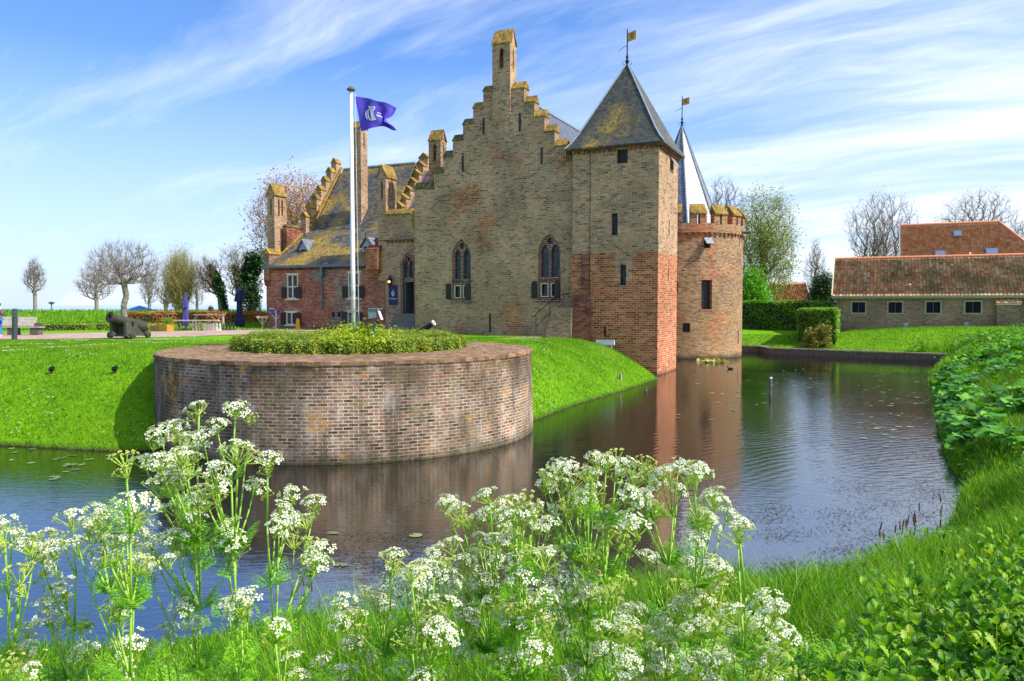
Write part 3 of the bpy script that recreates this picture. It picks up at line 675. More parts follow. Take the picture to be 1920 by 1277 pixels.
# gutter and downpipe
zg = K[0][1]
gt = MB(); gt.box(aW0-.05, aWe, WB-.30, WB-.10, zg-.12, zg+.04); gt.build('gutter', M['zinc'], cas)
fr_ = MB()
for i in range(60): 
    x = aW0+.15+i*(aWe-aW0-.3)/60; fr_.box(x, x+.07, WB-.09, WB-.002, zg-.28, zg-.13)
fr_.box(aW0, aWe-.001, WB-.092, WB-.003, zg-.129, zg-.05); fr_.build('cornice', M['darkred'], cas)
ap = onb(606,540,WB)[0]; dp = MB(); dp.tube((ap,WB-.14,onb(606,582,WB)[1]),(ap,WB-.14,zg-.3),.055); dp.box(ap-.15,ap+.15,WB-.28,WB-.01,zg-.75,zg-.42); dp.box(ap-.09,ap+.09,WB-.22,WB-.01,zg-.42,zg-.12); dp.build('downpipe', M['zinc'], cas)
# roofs
def sheet(name, quads, mat, th=.12):
    mb = MB()
    for q in quads:
        q = [Vector(p) for p in q]; n = (q[1]-q[0]).cross(q[-1]-q[0]).normalized()
        if n.z < 0: n = -n
        k = len(q); mb.add(q+[p-n*th for p in q], [tuple(range(k)), tuple(range(2*k-1,k-1,-1))]+[(i,(i+1)%k,(i+1)%k+k,i+k) for i in range(k)])
    return mb.build(name, mat, cas)
b0e = WB-.22; z0e = zg+.05
aMid = aL-.02
sheet('lower_roof', [[(aW0+.35,b0e,z0e),(aWe,b0e,z0e),(aWe,K[1][0],K[1][1]),(aW0+.35,K[1][0],K[1][1])]], M['slatewing'])
sheet('main_roof', [[(aWm+.25,K[1][0]+.001,K[1][1]+.03),(aWg+.001,K[1][0]+.001,K[1][1]+.03),(aWg+.001,K[2][0],K[2][1]),(aWm+.25,K[2][0],K[2][1])],
                    [(aWm+.25,K[2][0]+.002,K[2][1]),(aWg+.001,K[2][0]+.002,K[2][1]),(aWg+.001,17.8,5.6),(aWm+.25,17.8,5.6)]], M['slatewing'])
rr = MB(); rr.tube((aWm+.3,K[2][0],K[2][1]+.02),(aWg,K[2][0],K[2][1]+.02),.09,n=6); rr.build('ridge_tiles', M['lead'], cas)
p1 = ona(762,392,aWg+.1); p2 = ona(792,322,aWg+.1)
sl2 = (p2[1]-p1[1])/(p2[0]-p1[0]); zlo = p1[1]-sl2*(p1[0]-WB-.9)
sheet('link_roof', [[(aWe,WB+.5,p1[1]-sl2*(p1[0]-WB-.5)),(aMid,WB+.5,p1[1]-sl2*(p1[0]-WB-.5)),(aMid,p2[0],p2[1]),(aWg+.37,p2[0],p2[1]),(aWg+.37,p1[0],p1[1]),(aWe,p1[0]-2.2,p1[1]-2.2*sl2)]], M['slateblue'])
vg = MB(); vg.obox(((aWg+.38),(p1[0]+p2[0])/2,(p1[1]+p2[1])/2+.06), (.05,0,0), (0,(p2[0]-p1[0])/2,(p2[1]-p1[1])/2), (0,-.04,.05)); vg.build('verge', M['arch'], cas)
# verge strip and step gables running back from the front (plane a = const)
def bgable(a0, a1, pk, zfoot, mat, wallz=None):
    """pk: list of (b_centre, z_peak, half_width)"""
    outl = [(pk[0][0]-pk[0][2], zfoot)]
    for bc, zp, hw in pk:
        outl += [(bc-hw, zp-.42), (bc+hw, zp-.42)]
    outl += [(pk[-1][0]+pk[-1][2], zfoot)]
    q = []
    for p in outl:
        if not q or abs(p[0]-q[-1][0])+abs(p[1]-q[-1][1]) > 1e-4: q.append(p)
    g_ = MB(); g_.slab(q, [], a0, a1, 'a'); g_.build('step_gable', mat, cas)
    for bc, zp, hw in pk: coping(bc-hw, bc+hw, a0, a1, zp-.42, zp, 'b', over=.05)
pkL = [ona(578+i*(634.5-578)/6, 396.5+(296.5-396.5)*(i/6), aWm) for i in range(7)]
hwL = (pkL[1][0]-pkL[0][0])/2
bgable(aWm-.45, aWm, [(p[0], p[1], hwL-.001) for p in pkL], 8.2, M['grey'])
pkR = [ona(749.5+i*(798-749.5)/6, 378+(287-378)*(i/6), aWg) for i in range(7)]
hwR = (pkR[1][0]-pkR[0][0])/2
bgable(aWg-.4, aWg+.35, [(p[0], p[1], hwR-.001) for p in pkR], 8.0, M['grey'])
vs_ = MB()
for (ba,za),(bb,zb) in (((pkL[0][0]+.1,9.05),(K[2][0],K[2][1]+.05)),):
    vs_.obox((aWm+.1,(ba+bb)/2,(za+zb)/2+.1),(.09,0,0),(0,(bb-ba)/2,(zb-za)/2),(0,-.03,.05))
vs_.obox((aW0+.42,(WB+K[1][0])/2,(zg+K[1][1])/2+.1),(.1,0,0),(0,(K[1][0]-WB)/2,(K[1][1]-zg)/2),(0,-.03,.05)); vs_.build('verge', M['cop'], cas)
# low end parapet, end chimney, flat parapet
pe0 = ona(490,467,aW0); 
pp = MB(); zpp = ona(492,476,aW0)[1]; pp.box(aW0-.1, aW0+.38, WB-.12, 4.35, zg-.9, zpp); pp.build('parapet', M['wing'], cas); coping(WB-.12,4.35,aW0-.1,aW0+.38,zpp,zpp+.4,'b')
for i in range(4):
    q_ = MB(); d_ = .03*(3-i); q_.box(aW0-.1+.0, aW0+.38-.001, WB-.12+.0+.027*i, WB-.002, zg-.9-.1*(i+1), zg-.9-.1*i-.001); q_.build('corbel', M['darkred'], cas)
chimney(500.6, 514, 537, 345, 366, 4.3, zg-.5, 'b', 1, 2, greymat, M['cop'])
a_, z_ = ona(550,428,aW0+.1); fp = MB(); fp.box(aW0, aW0+.36, 4.9, 7.4, 6.5, z_); fp.build('parapet', M['darkred'], cas); coping(4.95,7.35,aW0,aW0+.36,z_,z_+.22,'b',mat=M['copdark'])
# tall slender stack on the roof break
chimney(659, 676, 688.5, 228, 240, 7.2, 8.4, 'a', 1, 1, greymat, M['cop'])
lf = MB(); za_ = onb(675,420,7.2)[1]; aq0, aq1 = onb(659,420,7.2)[0], onb(676,420,7.2)[0]; lf.box(aq0-.1,aq1+.1,7.05,8.15,za_-.3,za_+.05); lf.build('flashing', M['lead'], cas)
# dormers
def dormer(u, vtop, vb, wpx, brf):
    a, zt = onb(u, vtop, brf); zb = onb(u, vb, brf)[1]; w = wpx; root = empty('dormer'); root.parent = cas
    f_ = MB(); zs = zb+(zt-zb)*.42
    f_.slab([(a-w,zb),(a+w,zb),(a+w,zs),(a,zt),(a-w,zs)], [rect(a-w*.55,a+w*.55,zb+.08,zs-.02)], brf, brf+.05)
    f_.box(a-w+.001,a-w+.05,brf+.051,brf+1.4,zb,zs); f_.box(a+w-.05,a+w-.001,brf+.051,brf+1.4,zb,zs); f_.build('front', M['lead'], root)
    g_ = MB(); g_.box(a-w*.6,a+w*.6,brf+.12,brf+.14,zb,zs); g_.build('opening', M['dark'], root)
    r_ = MB(); ov = .12; bb = brf+2.4
    for s in (-1,1):
        r_.add([(a,brf-.15,zt+.08),(a+s*(w+ov),brf-.15,zs-.1),(a+s*(w+ov),brf+1.2,zs-.1),(a,bb,zt+.08),(a,brf-.15,zt+.14),(a+s*(w+ov),brf-.15,zs-.04),(a+s*(w+ov),brf+1.2,zs-.04),(a,bb,zt+.14)],
               [(0,1,2,3),(4,7,6,5),(0,4,5,1),(1,5,6,2),(2,6,7,3),(0,3,7,4)])
    r_.build('roof', M['slatecone'], root)
    n_ = MB(); n_.lathe([(.03,zt+.14),(.06,zt+.22),(.02,zt+.3),(.04,zt+.36),(.0,zt+.42)],8,(a,brf-.12)); n_.build('finial', M['redbrick'], root)
dormer(568, 452, 478, .38, 4.55)
dormer(687, 448, 472, .36, 4.0)
# --- porch
PB = 3.0; aP0 = onb(722,500,PB)[0]; zP = onb(750,402,PB)[1]
dc, dhw, dzb, dzs, dza = gwin(755,776,765,478,495,588,PB)
pw = MB(); pw.slab([(aP0,-.3),(aL-.005,-.3),(aL-.005,zP-.0),(aP0,zP)], [arch(dc,dhw,dzb,dzs,dza)], PB, PB+.4); pw.build('porch_wall', M['grey'], cas)
coping(onb(725,400,PB)[0], onb(771,400,PB)[0], PB-.05, PB+.45, zP+.0, zP+.36, 'a')
pc = MB(); zc_ = onb(750,455,PB)[1]
for i in range(12):
    x = aP0+.2+i*(aL-aP0-.4)/12; pc.box(x, x+.09, PB-.10, PB-.002, zc_-.02, zc_+.12)
pc.box(aP0, aL-.01, PB-.101, PB-.003, zc_+.121, zc_+.2); pc.build('string_course', M['darkred'], cas)
ps = MB(); ps.box(aP0-.0, aL-.006, PB+.41, PB+1.6, -.3, zP-.6); ps.slab([(aP0,-.3),(aL-.01,-.3),(aL-.01,zP-.7),(aP0,zP-.7)],[],9,9.3); ps
yp = MB(); x0 = onb(771,400,PB)[0]; yp.box(x0+.05, aL-.006, PB-.02, PB+.5, onb(775,428,PB)[1], onb(775,395,PB)[1]); yp.build('corner_pier', M['cop'], cas)
pr_ = empty('doorway'); pr_.parent = cas
zsp = onb(765,521,PB)[1]
tr = MB(); lw = dhw*.38
tr.slab(arch(dc,dhw,zsp-.25,dzs,dza), [arch(dc+s*dhw*.46,lw,zsp,dzs-.15,dzs+.25,5) for s in (-1,1)]+[circ(dc,dzs+(dza-dzs)*.52,dhw*.25)], PB+.08, PB+.3); tr.build('tracery', M['arch'], pr_)
gl = MB(); gl.slab(arch(dc,dhw*.98,zsp,dzs,dza-.02), [], PB+.2, PB+.22); gl.build('glass', M['glass'], pr_)
rg_ = MB(); rg_.slab(arch(dc,dhw+.16,dzb,dzs,dza+.2), [arch(dc,dhw-.005,dzb+.001,dzs,dza-.01)], PB-.03, PB+.06); rg_.build('arch_surround', M['arch'], pr_)
dd = MB(); dd.box(dc-dhw*.72,dc-dhw*.62,PB+.1,PB+.95,dzb+.02,zsp-.3); dd.box(dc+dhw*.1,dc+dhw*.8,PB+.9,PB+.95,dzb+.02,zsp-.3); dd.build('door', plain('door_paint',(.10,.14,.18),.5), pr_)
dk = MB(); dk.box(dc-dhw-.3,dc+dhw+.3,PB+1.2,PB+1.25,dzb,dza); dk.build('dark_room', M['dark'], pr_)
st = MB(); zcr = 1.87; nst = 6
for i in range(nst):
    zt = dzb-(i)*(dzb-zcr)/nst; st.box(dc-dhw-.35, aL-.02, PB-.3-i*.28, PB-.003-i*.28 if i == 0 else PB-.3-(i-1)*.28-.001, zcr-.2, zt)
st.build('entrance_steps', M['stone'], cas)
ln = MB(); la, lz = onb(735,527,PB); ln.lathe([(.02,lz-.3),(.11,lz-.24),(.14,lz+.08),(.16,lz+.1),(.05,lz+.26),(.02,lz+.34)],8,(la,PB-.22)); ln.box(la-.015,la+.015,PB-.22,PB-.001,lz+.3,lz+.34)
lnt = ln.build('wall_lantern', M['iron'], None); lnt.matrix_world = Matrix.Translation((CO[0],CO[1],0)) @ Matrix.Rotation(ROTZ,4,'Z')
tag(lnt, 'black iron wall lantern with a glowing amber glass above the blue banner', 'lantern')
em, ent, ebs = newmat('lamp_glow'); ebs.inputs['Emission Color'].default_value = (1,.45,.15,1); ebs.inputs['Emission Strength'].default_value = 3; ebs.inputs['Base Color'].default_value = (.4,.15,.05,1)
lg = MB(); lg.lathe([(.03,lz-.12),(.09,lz-.1),(.09,lz+.0),(.03,lz+.02)],8,(la,PB-.30)); lg.build('glowing_glass', em, lnt)
# wing-end turret pieces
tb = MB(); r1 = rpx(686,708,468,505,PB-.35); tb.box(r1[0],r1[1],PB-.35,WB-.002,r1[2],r1[3]); 
for i in range(4): tb.box(r1[0]+.0,r1[1]-.06*(i+1),PB-.35+.09*(i+1),WB-.003,r1[2]-.12*(i+1),r1[2]-.12*i-.001)
tb.build('corner_turret', M['redbrick'], cas); coping(r1[0],r1[1],PB-.35,WB+.3,r1[3],r1[3]+.32,'a',mat=M['darkred'])
r2 = rpx(703,722,452,470,WB-.05); t2 = MB(); t2.box(r2[0],r2[1],WB-.05,WB-.002,r2[2],r2[3]); t2.build('corner_pier', M['darkred'], cas); coping(r2[0],r2[1],WB-.1,WB+.4,r2[3],r2[3]+.26,'a',mat=M['darkred'])
chimney(708, 723, 743, 310, 332, PB+.05, 5.0, 'b', 1, 2, greymat, M['cop'])
lb = MB(); lb.box(aWe-.02, aL-.03, WB+2.2, WB+2.6, -.3, 7.8); lb.build('inner_wall', M['wing'], cas)
# --- square tower
TW = 4.5; TD = 4.1; aT = -TW
zE = onb(1240,268,0)[1]; zRed = onb(1200,473,0)[1]
nt_ = rpx(1153,1185,473,527,0)
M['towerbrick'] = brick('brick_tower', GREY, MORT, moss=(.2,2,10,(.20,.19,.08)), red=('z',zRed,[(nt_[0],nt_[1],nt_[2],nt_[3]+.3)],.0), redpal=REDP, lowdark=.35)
hs = [rpx(1156,1177,279,306,0), rpx(1146,1158,400,441,0), rpx(1162,1174,497,535,0), rpx(1132,1136,612,630,0)]
tw = MB(); tw.slab([(aT,-.5),(0,-.5),(0,zE),(aT,zE)], [rect(*h) for h in hs], 0, .6)
def rpa(u0,u1,v0,v1,a): return (ona(u0,(v0+v1)/2,a)[0], ona(u1,(v0+v1)/2,a)[0], ona((u0+u1)/2,v1,a)[1], ona((u0+u1)/2,v0,a)[1])
hr = [rpa(1256.5,1263,297,318,0), rpa(1254,1255.6,412,441,0), rpa(1252.6,1254,500,526,0)]
tw.slab([(.601,-.5),(TD,-.5),(TD,zE),(.601,zE)], [rect(*h) for h in hr], -.6, 0, 'a')
tw.box(aT,-.601,TD-.6,TD,-.5,zE); tw.box(aT,aT+.6,.601,TD-.601,-.5,zE)
tw.build('square_tower_wall', M['towerbrick'], cas)
tdk = MB(); tdk.box(aT+.7,-.7,.7,TD-.7,0,zE-.1); tdk.build('dark_room', M['dark'], cas)
for i, h in enumerate(hs[:3]):
    root = empty('window'); root.parent = cas
    g_ = MB(); g_.box(h[0],h[1],.25,.27,h[2],h[3]); g_.build('glass' if i else 'hatch', M['glass'] if i else M['shutter'], root)
    if i:
        s_ = MB(); s_.box(h[0]-.04,h[1]+.04,-.03,.1,h[2]-.07,h[2]-.002); s_.build('sill', M['stone'], root)
        b_ = MB(); am = (h[0]+h[1])/2; b_.box(am-.012,am+.012,.1,.13,h[2],h[3]); 
        for k in range(5): z = h[2]+(h[3]-h[2])*(k+.5)/5; b_.box(h[0],h[1],.131,.15,z-.01,z+.01)
        b_.build('bars', M['iron'], root)
fl = MB(); h = hr[0]; fl.add([(.0,h[0],h[3]),(.0,h[1],h[3]),(.28,h[1],h[3]-.45),(.28,h[0],h[3]-.45),(.03,h[0],h[3]+.03),(.03,h[1],h[3]+.03),(.31,h[1],h[3]-.43),(.31,h[0],h[3]-.43)],[(0,1,2,3),(4,7,6,5),(0,4,5,1),(1,5,6,2),(2,6,7,3),(0,3,7,4)]); fl.build('hatch', M['lead'], cas)
ce = MB()
for i in range(17):
    x = aT+.02+i*(TW-.1)/16.3
    if not hs[0][0]-.1 < x < hs[0][1]: ce.box(x,x+.12,-.13,-.002,zE-.22,zE-.06)
for i in range(15): y = .05+i*(TD-.1)/14.5; ce.box(.002,.13,y,y+.12,zE-.22,zE-.06)
ce.box(aT,.131,-.131,-.003,zE-.058,zE+.0); ce.box(.003,.1311,0,TD,zE-.0581,zE+.0); ce.build('cornice', M['darkred'], cas)
zA_ = onb(1177,122,TD/2)[1]; ov = .3
def pyr(fr): 
    cx, cy = aT/2, TD/2; hx, hy = (TW/2+ov), (TD/2+ov)
    return [(cx-hx*fr,cy-hy*fr),(cx+hx*fr,cy-hy*fr),(cx+hx*fr,cy+hy*fr),(cx-hx*fr,cy+hy*fr)]
tr = MB(); lv = [(1,zE-.02),(1,zE+.06),(.90,zE+.36),(.78,zE+.86),(.02,zA_)]
vs = []; fs = []
for fr, z in lv: vs += [(x,y,z) for x,y in pyr(fr)]
for k in range(len(lv)-1): fs += [(k*4+i,k*4+(i+1)%4,(k+1)*4+(i+1)%4,(k+1)*4+i) for i in range(4)]
fs += [(3,2,1,0), tuple(range(len(lv)*4-4,len(lv)*4))]
tr.add(vs, fs); tr.build('tower_roof', M['slatetower'], cas)
hp = MB()
for i in range(4):
    P = [Vector((*pyr(fr)[i], z)) for fr, z in lv[1:]]
    for p, q in zip(P[:-1], P[1:]): hp.tube(p+Vector((0,0,.02)), q+Vector((0,0,.02)), .045, n=5)
hp.build('hip_lead', M['lead'], cas)
gold = plain('gilt_vane', (.55,.33,.08), .4, .3)
def vane(ax, bx, z0, zt, s, world_=False):
    root = empty('weathervane'); root.parent = cas
    r_ = MB(); r_.lathe([(.09*s,z0-.15),(.07*s,z0+.1),(.12*s,z0+.2),(.04*s,z0+.3),(.08*s,z0+.42),(.035*s,z0+.55),(.03*s,zt-.2),(.03*s,zt),(.0,zt+.1)],8,(ax,bx))
    for a in range(4):
        q = a*PI/2+.5; P = [Vector((ax+math.cos(q)*r,bx+math.sin(q)*r,z)) for r,z in ((.08*s,z0+.0),(.2*s,z0+.03),(.25*s,z0+.14),(.18*s,z0+.2))]; r_.path(P,.012,4)
    zf = zt-.4*s; d = Vector((.88,-.45,0)); r_.tube(Vector((ax,bx,zf-.38*s)), Vector((ax,bx,zf-.38*s))-d*.62*s-Vector((0,0,.12*s)), .014*s,n=5)
    r_.lathe([(.0,-.045*s),(.045*s,0),(.0,.045*s)],6) if False else None
    r_.build('rod', M['iron'], root)
    f_ = MB(); p = Vector((ax,bx,zf)); u = Vector((0,0,.23*s)); n = Vector((.45,.88,0))*.012
    f_.obox(p+d*.34*s, d*.3*s, n, u); f_.build('banner', gold, root)
    e_ = MB(); e_.obox(p+d*.34*s+u*.1, d*.05*s, n*1.6, u*.62); e_.obox(p+d*.34*s+u*.35, d*.17*s, n*1.7, u*.11); e_.obox(p+d*.36*s-u*.35, d*.12*s, n*1.65, u*.1); e_.obox(p+d*.30*s+u*.0, d*.13*s, n*1.62, u*.09)
    e_.build('emblem', plain('vane_red', (.35,.08,.02), .5), root)
vane(aT/2, TD/2, zA_, onb(1177,56,TD/2)[1], 1.0)
# buttress at the tower's west corner, stained strip, conductor
bu = rpx(1070,1105,553,632,-.25)
bt = MB(); nb = 9
for i in range(nb):
    z1_ = bu[3]-(bu[3]-1.3)*i/nb; z0_ = bu[3]-(bu[3]-1.3)*(i+1)/nb; d = .10+.035*i
    bt.add([(bu[0],-d,z0_),(bu[1],-d,z0_),(bu[1],-d+.05,z1_),(bu[0],-d+.05,z1_),(bu[0],.28,z0_),(bu[1],.28,z0_),(bu[1],.28,z1_),(bu[0],.28,z1_)],
           [(0,1,2,3),(4,7,6,5),(0,4,5,1),(1,5,6,2),(2,6,7,3),(0,3,7,4)])
bt.build('buttress', M['darkred'], cas)
rs = rpx(1071,1105,477,553,-.02); rs_ = MB(); rs_.box(rs[0],rs[1],-.02,-.002,rs[2],rs[3]); rs_.build('brick_patch', M['redbrick'], cas)
r3 = rpx(1089,1104,478,553,-.05); r_ = MB(); r_.box(r3[0],r3[1],-.06,-.021,r3[2],r3[3]); r_.build('pilaster', M['darkred'], cas)
cd = MB(); ac = onb(1106,400,-.04)[0]; cd.tube((ac,-.04,2.0),(ac,-.04,zE-.25),.014,n=5); cd.tube((ac,-.06,2.0),(ac,-.06,onb(1106,568,-.04)[1]),.03,n=6); cd.build('lightning_conductor', M['iron'], cas)
# --- side stair along the gable foot
sa0 = onb(1020,612,-.6)[0]; sa1 = onb(1069,560,-.6)[0]; zl = onb(1065,577,-.6)[1]; ns = 8
ss = MB()
for i in range(ns):
    x0 = sa0+(sa1-1.0-sa0)*i/ns; ss.box(x0, sa1 if i == ns-1 else sa0+(sa1-1.0-sa0)*(i+1)/ns, -.42, B0-.003, 1.2, 1.87+(zl-1.87)*(i+1)/ns)
ss.build('side_steps', M['barnwall'], cas)
hrail = MB(); zr_ = lambda u,v: (onb(u,v,-.38)[0], -.38, onb(u,v,-.38)[1])
P = [zr_(997,594),zr_(1002,593),zr_(1008,586),zr_(1032,565),zr_(1056,551),zr_(1069,550)]; hrail.path(P,.022,6)
hrail.path([zr_(1005,612),zr_(1031,588),zr_(1056,570)],.015,5)
for u,v0,v1 in ((1005,590,622),(1031,566,609),(1057,551,590)): hrail.path([zr_(u,v0),zr_(u,v1)],.02,6)
hrail.build('handrail', M['iron'], cas)
# --- round tower
RC = (11.8, 54.1); RR = 4.18; rl = toloc(*RC)
def oncyl(u, v, R):
    r = ray(u, v); a = r[0]**2+r[1]**2; b = -2*(r[0]*RC[0]+r[1]*RC[1]); c = RC[0]**2+RC[1]**2-R*R
    D = b*b-4*a*c; t = (-b-math.sqrt(max(D,0)))/(2*a); x, y, z = r[0]*t, r[1]*t, HC+r[2]*t
    l = toloc(x, y); return math.atan2(l[1]-rl[1], l[0]-rl[0]), z
zF = oncyl(1325,436,RR)[1]; zPt = oncyl(1320,405,RR)[1]
NS = 120
def cylwall(R0, R1, z0, z1, cut, mat, name, ncut=None, parent=cas):
    """ring wall on an angle grid; cut = list of (t0,t1,z0,z1) openings left out with real reveals"""
    zs = sorted({z0,z1}|{z for c in cut for z in c[2:4] if z0 < z < z1}); ts = [2*PI*i/NS for i in range(NS)]
    for c in cut: ts += [c[0]%(2*PI), c[1]%(2*PI)]
    ts = sorted(set(round(x,6) for x in ts)); n = len(ts); mb = MB(); uvs = []
    def isc(ti, zi):
        tm = ts[ti]+(((ts[(ti+1)%n]-ts[ti])%(2*PI))/2); zm = (zs[zi]+zs[zi+1])/2
        for c in cut:
            a0 = c[0]%(2*PI); w = (c[1]-c[0])%(2*PI)
            if (tm-a0)%(2*PI) < w and c[2] < zm < c[3]: return True
        return False
    P = lambda R, ti, zi: (rl[0]+R*math.cos(ts[ti%n]), rl[1]+R*math.sin(ts[ti%n]), zs[zi])
    m = len(zs)
    vs = [P(R, i, k) for R in (R0, R1) for k in range(m) for i in range(n)]
    ix = lambda s, k, i: s*m*n+k*n+(i%n); fs = []
    for k in range(m-1):
        for i in range(n):
            if isc(i, k): continue
            fs += [(ix(0,k,i),ix(0,k,i+1),ix(0,k+1,i+1),ix(0,k+1,i)), (ix(1,k,i),ix(1,k+1,i),ix(1,k+1,i+1),ix(1,k,i+1))]
            if isc((i-1)%n,k): fs.append((ix(0,k,i),ix(0,k+1,i),ix(1,k+1,i),ix(1,k,i)))
            if isc((i+1)%n,k): fs.append((ix(0,k,i+1),ix(1,k,i+1),ix(1,k+1,i+1),ix(0,k+1,i+1)))
            if k == m-2 or isc(i,k+1): fs.append((ix(0,k+1,i),ix(0,k+1,i+1),ix(1,k+1,i+1),ix(1,k+1,i)))
            if k == 0 or isc(i,k-1): fs.append((ix(0,k,i),ix(1,k,i),ix(1,k,i+1),ix(0,k,i+1)))
    mb.add(vs, fs); o = mb.build(name, mat, parent, recalc=False); me = o.data
    bm = bmesh.new(); bm.from_mesh(me); bmesh.ops.recalc_face_normals(bm, faces=bm.faces); bm.to_mesh(me); bm.free()
    cyluv(me, rl, R0); return o
def cyluv(me, c, R):
    if not me.uv_layers: me.uv_layers.new(name='UVMap')
    for p in me.polygons:
        if abs(p.normal.z) > .5: continue
        t0 = None
        for l in p.loop_indices:
            v = me.vertices[me.loops[l].vertex_index].co; t = math.atan2(v.y-c[1], v.x-c[0])
            if t0 is None: t0 = t
            if t-t0 > PI: t -= 2*PI
            if t-t0 < -PI: t += 2*PI
            me.uv_layers[0].data[l].uv = (t*R, v.z)
def cpx(u0,u1,v0,v1,R=RR):
    t0, _ = oncyl(u0,(v0+v1)/2,R); t1, _ = oncyl(u1,(v0+v1)/2,R); um = (u0+u1)/2
    return (t0, t1, oncyl(um,v1,R)[1], oncyl(um,v0,R)[1])
cuts = [cpx(1320,1332,444,465), cpx(1315,1335,525,580), cpx(1280,1294,606,623), cpx(1383,1385,620,645), cpx(1267,1271,528,550)]
cylwall(RR, RR-.7, -.5, zF, cuts, M['round'], 'round_tower_wall')
din = MB(); din.lathe([(RR-.75,0),(RR-.75,zF-.2)],40,rl); din.build('dark_room', M['dark'], cas)
PR = RR+.12; nm = 12
# parapet: solid band, then merlons with arrow slits and sloping tile caps
zM = oncyl(1320,418,PR)[1]; zMt = oncyl(1310,399,PR)[1]; zCp = oncyl(1310,385,PR-.4)[1]
tc_, _ = oncyl(1310,410,PR); pitch = 2*PI/17; mcut = []
mer = []
for k in range(17):
    c = tc_+k*pitch; w = pitch*.68; mer.append((c-w/2, c+w/2)); mcut.append((c+w/2, c-w/2+pitch, zM, zMt+1)); mcut.append((c-.02, c+.02, zF+.55, zMt-.08))
cylwall(PR, PR-.42, zF+.002, zMt, mcut, M['round'], 'parapet')
for t0, t1 in mer:
    cp = MB(); n = 4; vs = []
    for i in range(n+1):
        q = t0+(t1-t0)*i/n
        for R, z in ((PR+.1,zMt-.06),(PR-.5,zMt+.0),(PR-.42,zCp+.1),(PR+.1,zMt+.05)):
            vs.append((rl[0]+R*math.cos(q), rl[1]+R*math.sin(q), z))
    fs = [(0,1,2,3),(n*4+3,n*4+2,n*4+1,n*4)]+[(i*4+j,i*4+(j+1)%4,i*4+4+(j+1)%4,i*4+4+j) for i in range(n) for j in range(4)]
    cp.add(vs, fs); cp.build('merlon_cap', M['cop'], cas)
for k in range(72):
    cr = MB()
    q = k*2*PI/72; d = Vector((math.cos(q), math.sin(q), 0)); n_ = Vector((-d.y, d.x, 0)); c = Vector((rl[0],rl[1],zF-.08))+d*(RR+.055); cr.obox(c, d*.055, n_*.085, Vector((0,0,.08)))
    if d.y < .55: cr.build('corbel', M['darkred'], cas)
fl_ = MB(); fl_.lathe([(RR-.3,zF-.1),(RR-.3,zF+.0)],40,rl); fl_.build('wall_walk', M['stone'], cas)
# openings of the round tower
def cylpanel(c, R, name, mat, root):
    p = MB(); n = 4; vs = []
    for i in range(n+1):
        q = c[0]+(c[1]-c[0])*i/n
        for z in (c[2], c[3]):
            for rr_ in (R, R-.04): vs.append((rl[0]+rr_*math.cos(q), rl[1]+rr_*math.sin(q), z))
    fs = []
    for i in range(n): o = i*4; fs += [(o,o+4,o+6,o+2),(o+1,o+3,o+7,o+5),(o,o+1,o+5,o+4),(o+2,o+6,o+7,o+3)]
    fs += [(0,2,3,1),(n*4,n*4+1,n*4+3,n*4+2)]; p.add(vs, fs); return p.build(name, mat, root)
for i, c in enumerate(cuts[:3]):
    root = empty('window'); root.parent = cas
    cylpanel(c, RR-.3, 'opening', M['shutter'], root)
    if i == 1:
        cylpanel((c[0]-.03,c[1]+.03,c[3],c[3]+.16), RR+.03, 'lintel', M['redbrick'], root); cylpanel((c[0]-.02,c[1]+.02,c[2]-.08,c[2]), RR+.03, 'sill', M['redbrick'], root)
c = cuts[0]; q = (c[0]+c[1])/2; d = Vector((math.cos(q),math.sin(q),0)); n_ = Vector((-d.y,d.x,0)); base = Vector((rl[0],rl[1],0))+d*RR
hf = MB(); top = base+Vector((0,0,c[3]-.05)); tip = top+d*.5-Vector((0,0,.42)); mid = (top+tip)/2
hf.obox(mid, n_*.26, (tip-top)*.5, (tip-top).cross(n_).normalized()*.02); hf.build('hatch', M['lead'], cas)
sp_ = MB(); q, z = oncyl(1388,438,RR); q2 = q; zz = oncyl(1387,436,RR)[1]; d = Vector((math.cos(q2),math.sin(q2),0)); sp_.tube(Vector((rl[0],rl[1],zz))+d*(RR-.1), Vector((rl[0],rl[1],zz-.02))+d*(RR+.75), .10, n=6); sp_.build('gargoyle_spout', M['darkwood'], cas)
# octagonal spire
zSp = oncyl(1275,236,0.01)[1] if False else HC+(ray(1273,235)[2]/ray(1273,235)[1])*RC[1]
RS = 2.78; oct0 = math.radians(0); spr = MB()
_cl = toloc(0, 0); an = [math.atan2(_cl[1]-rl[1], _cl[0]-rl[0])+math.radians(8.6+45*i) for i in range(8)]
lv2 = [(RS*1.04,zF+.02),(RS,zF+.6),(.03,zSp)]; vs = [(rl[0]+r*math.cos(q), rl[1]+r*math.sin(q), z) for r, z in lv2 for q in an]; fs = []
for k in range(2): fs += [(k*8+i,k*8+(i+1)%8,(k+1)*8+(i+1)%8,(k+1)*8+i) for i in range(8)]
fs += [tuple(range(7,-1,-1)), tuple(range(16,24))]; spr.add(vs, fs); spr.build('spire', M['slatecone'], cas)
hp2 = MB()
for q in an: hp2.tube((rl[0]+RS*math.cos(q),rl[1]+RS*math.sin(q),zF+.6),(rl[0],rl[1],zSp),.065,n=5)
hp2.build('hip_lead', M['zinc'], cas)
vane(rl[0], rl[1], zSp, HC+(ray(1275,181)[2]/ray(1275,181)[1])*RC[1], 1.0)
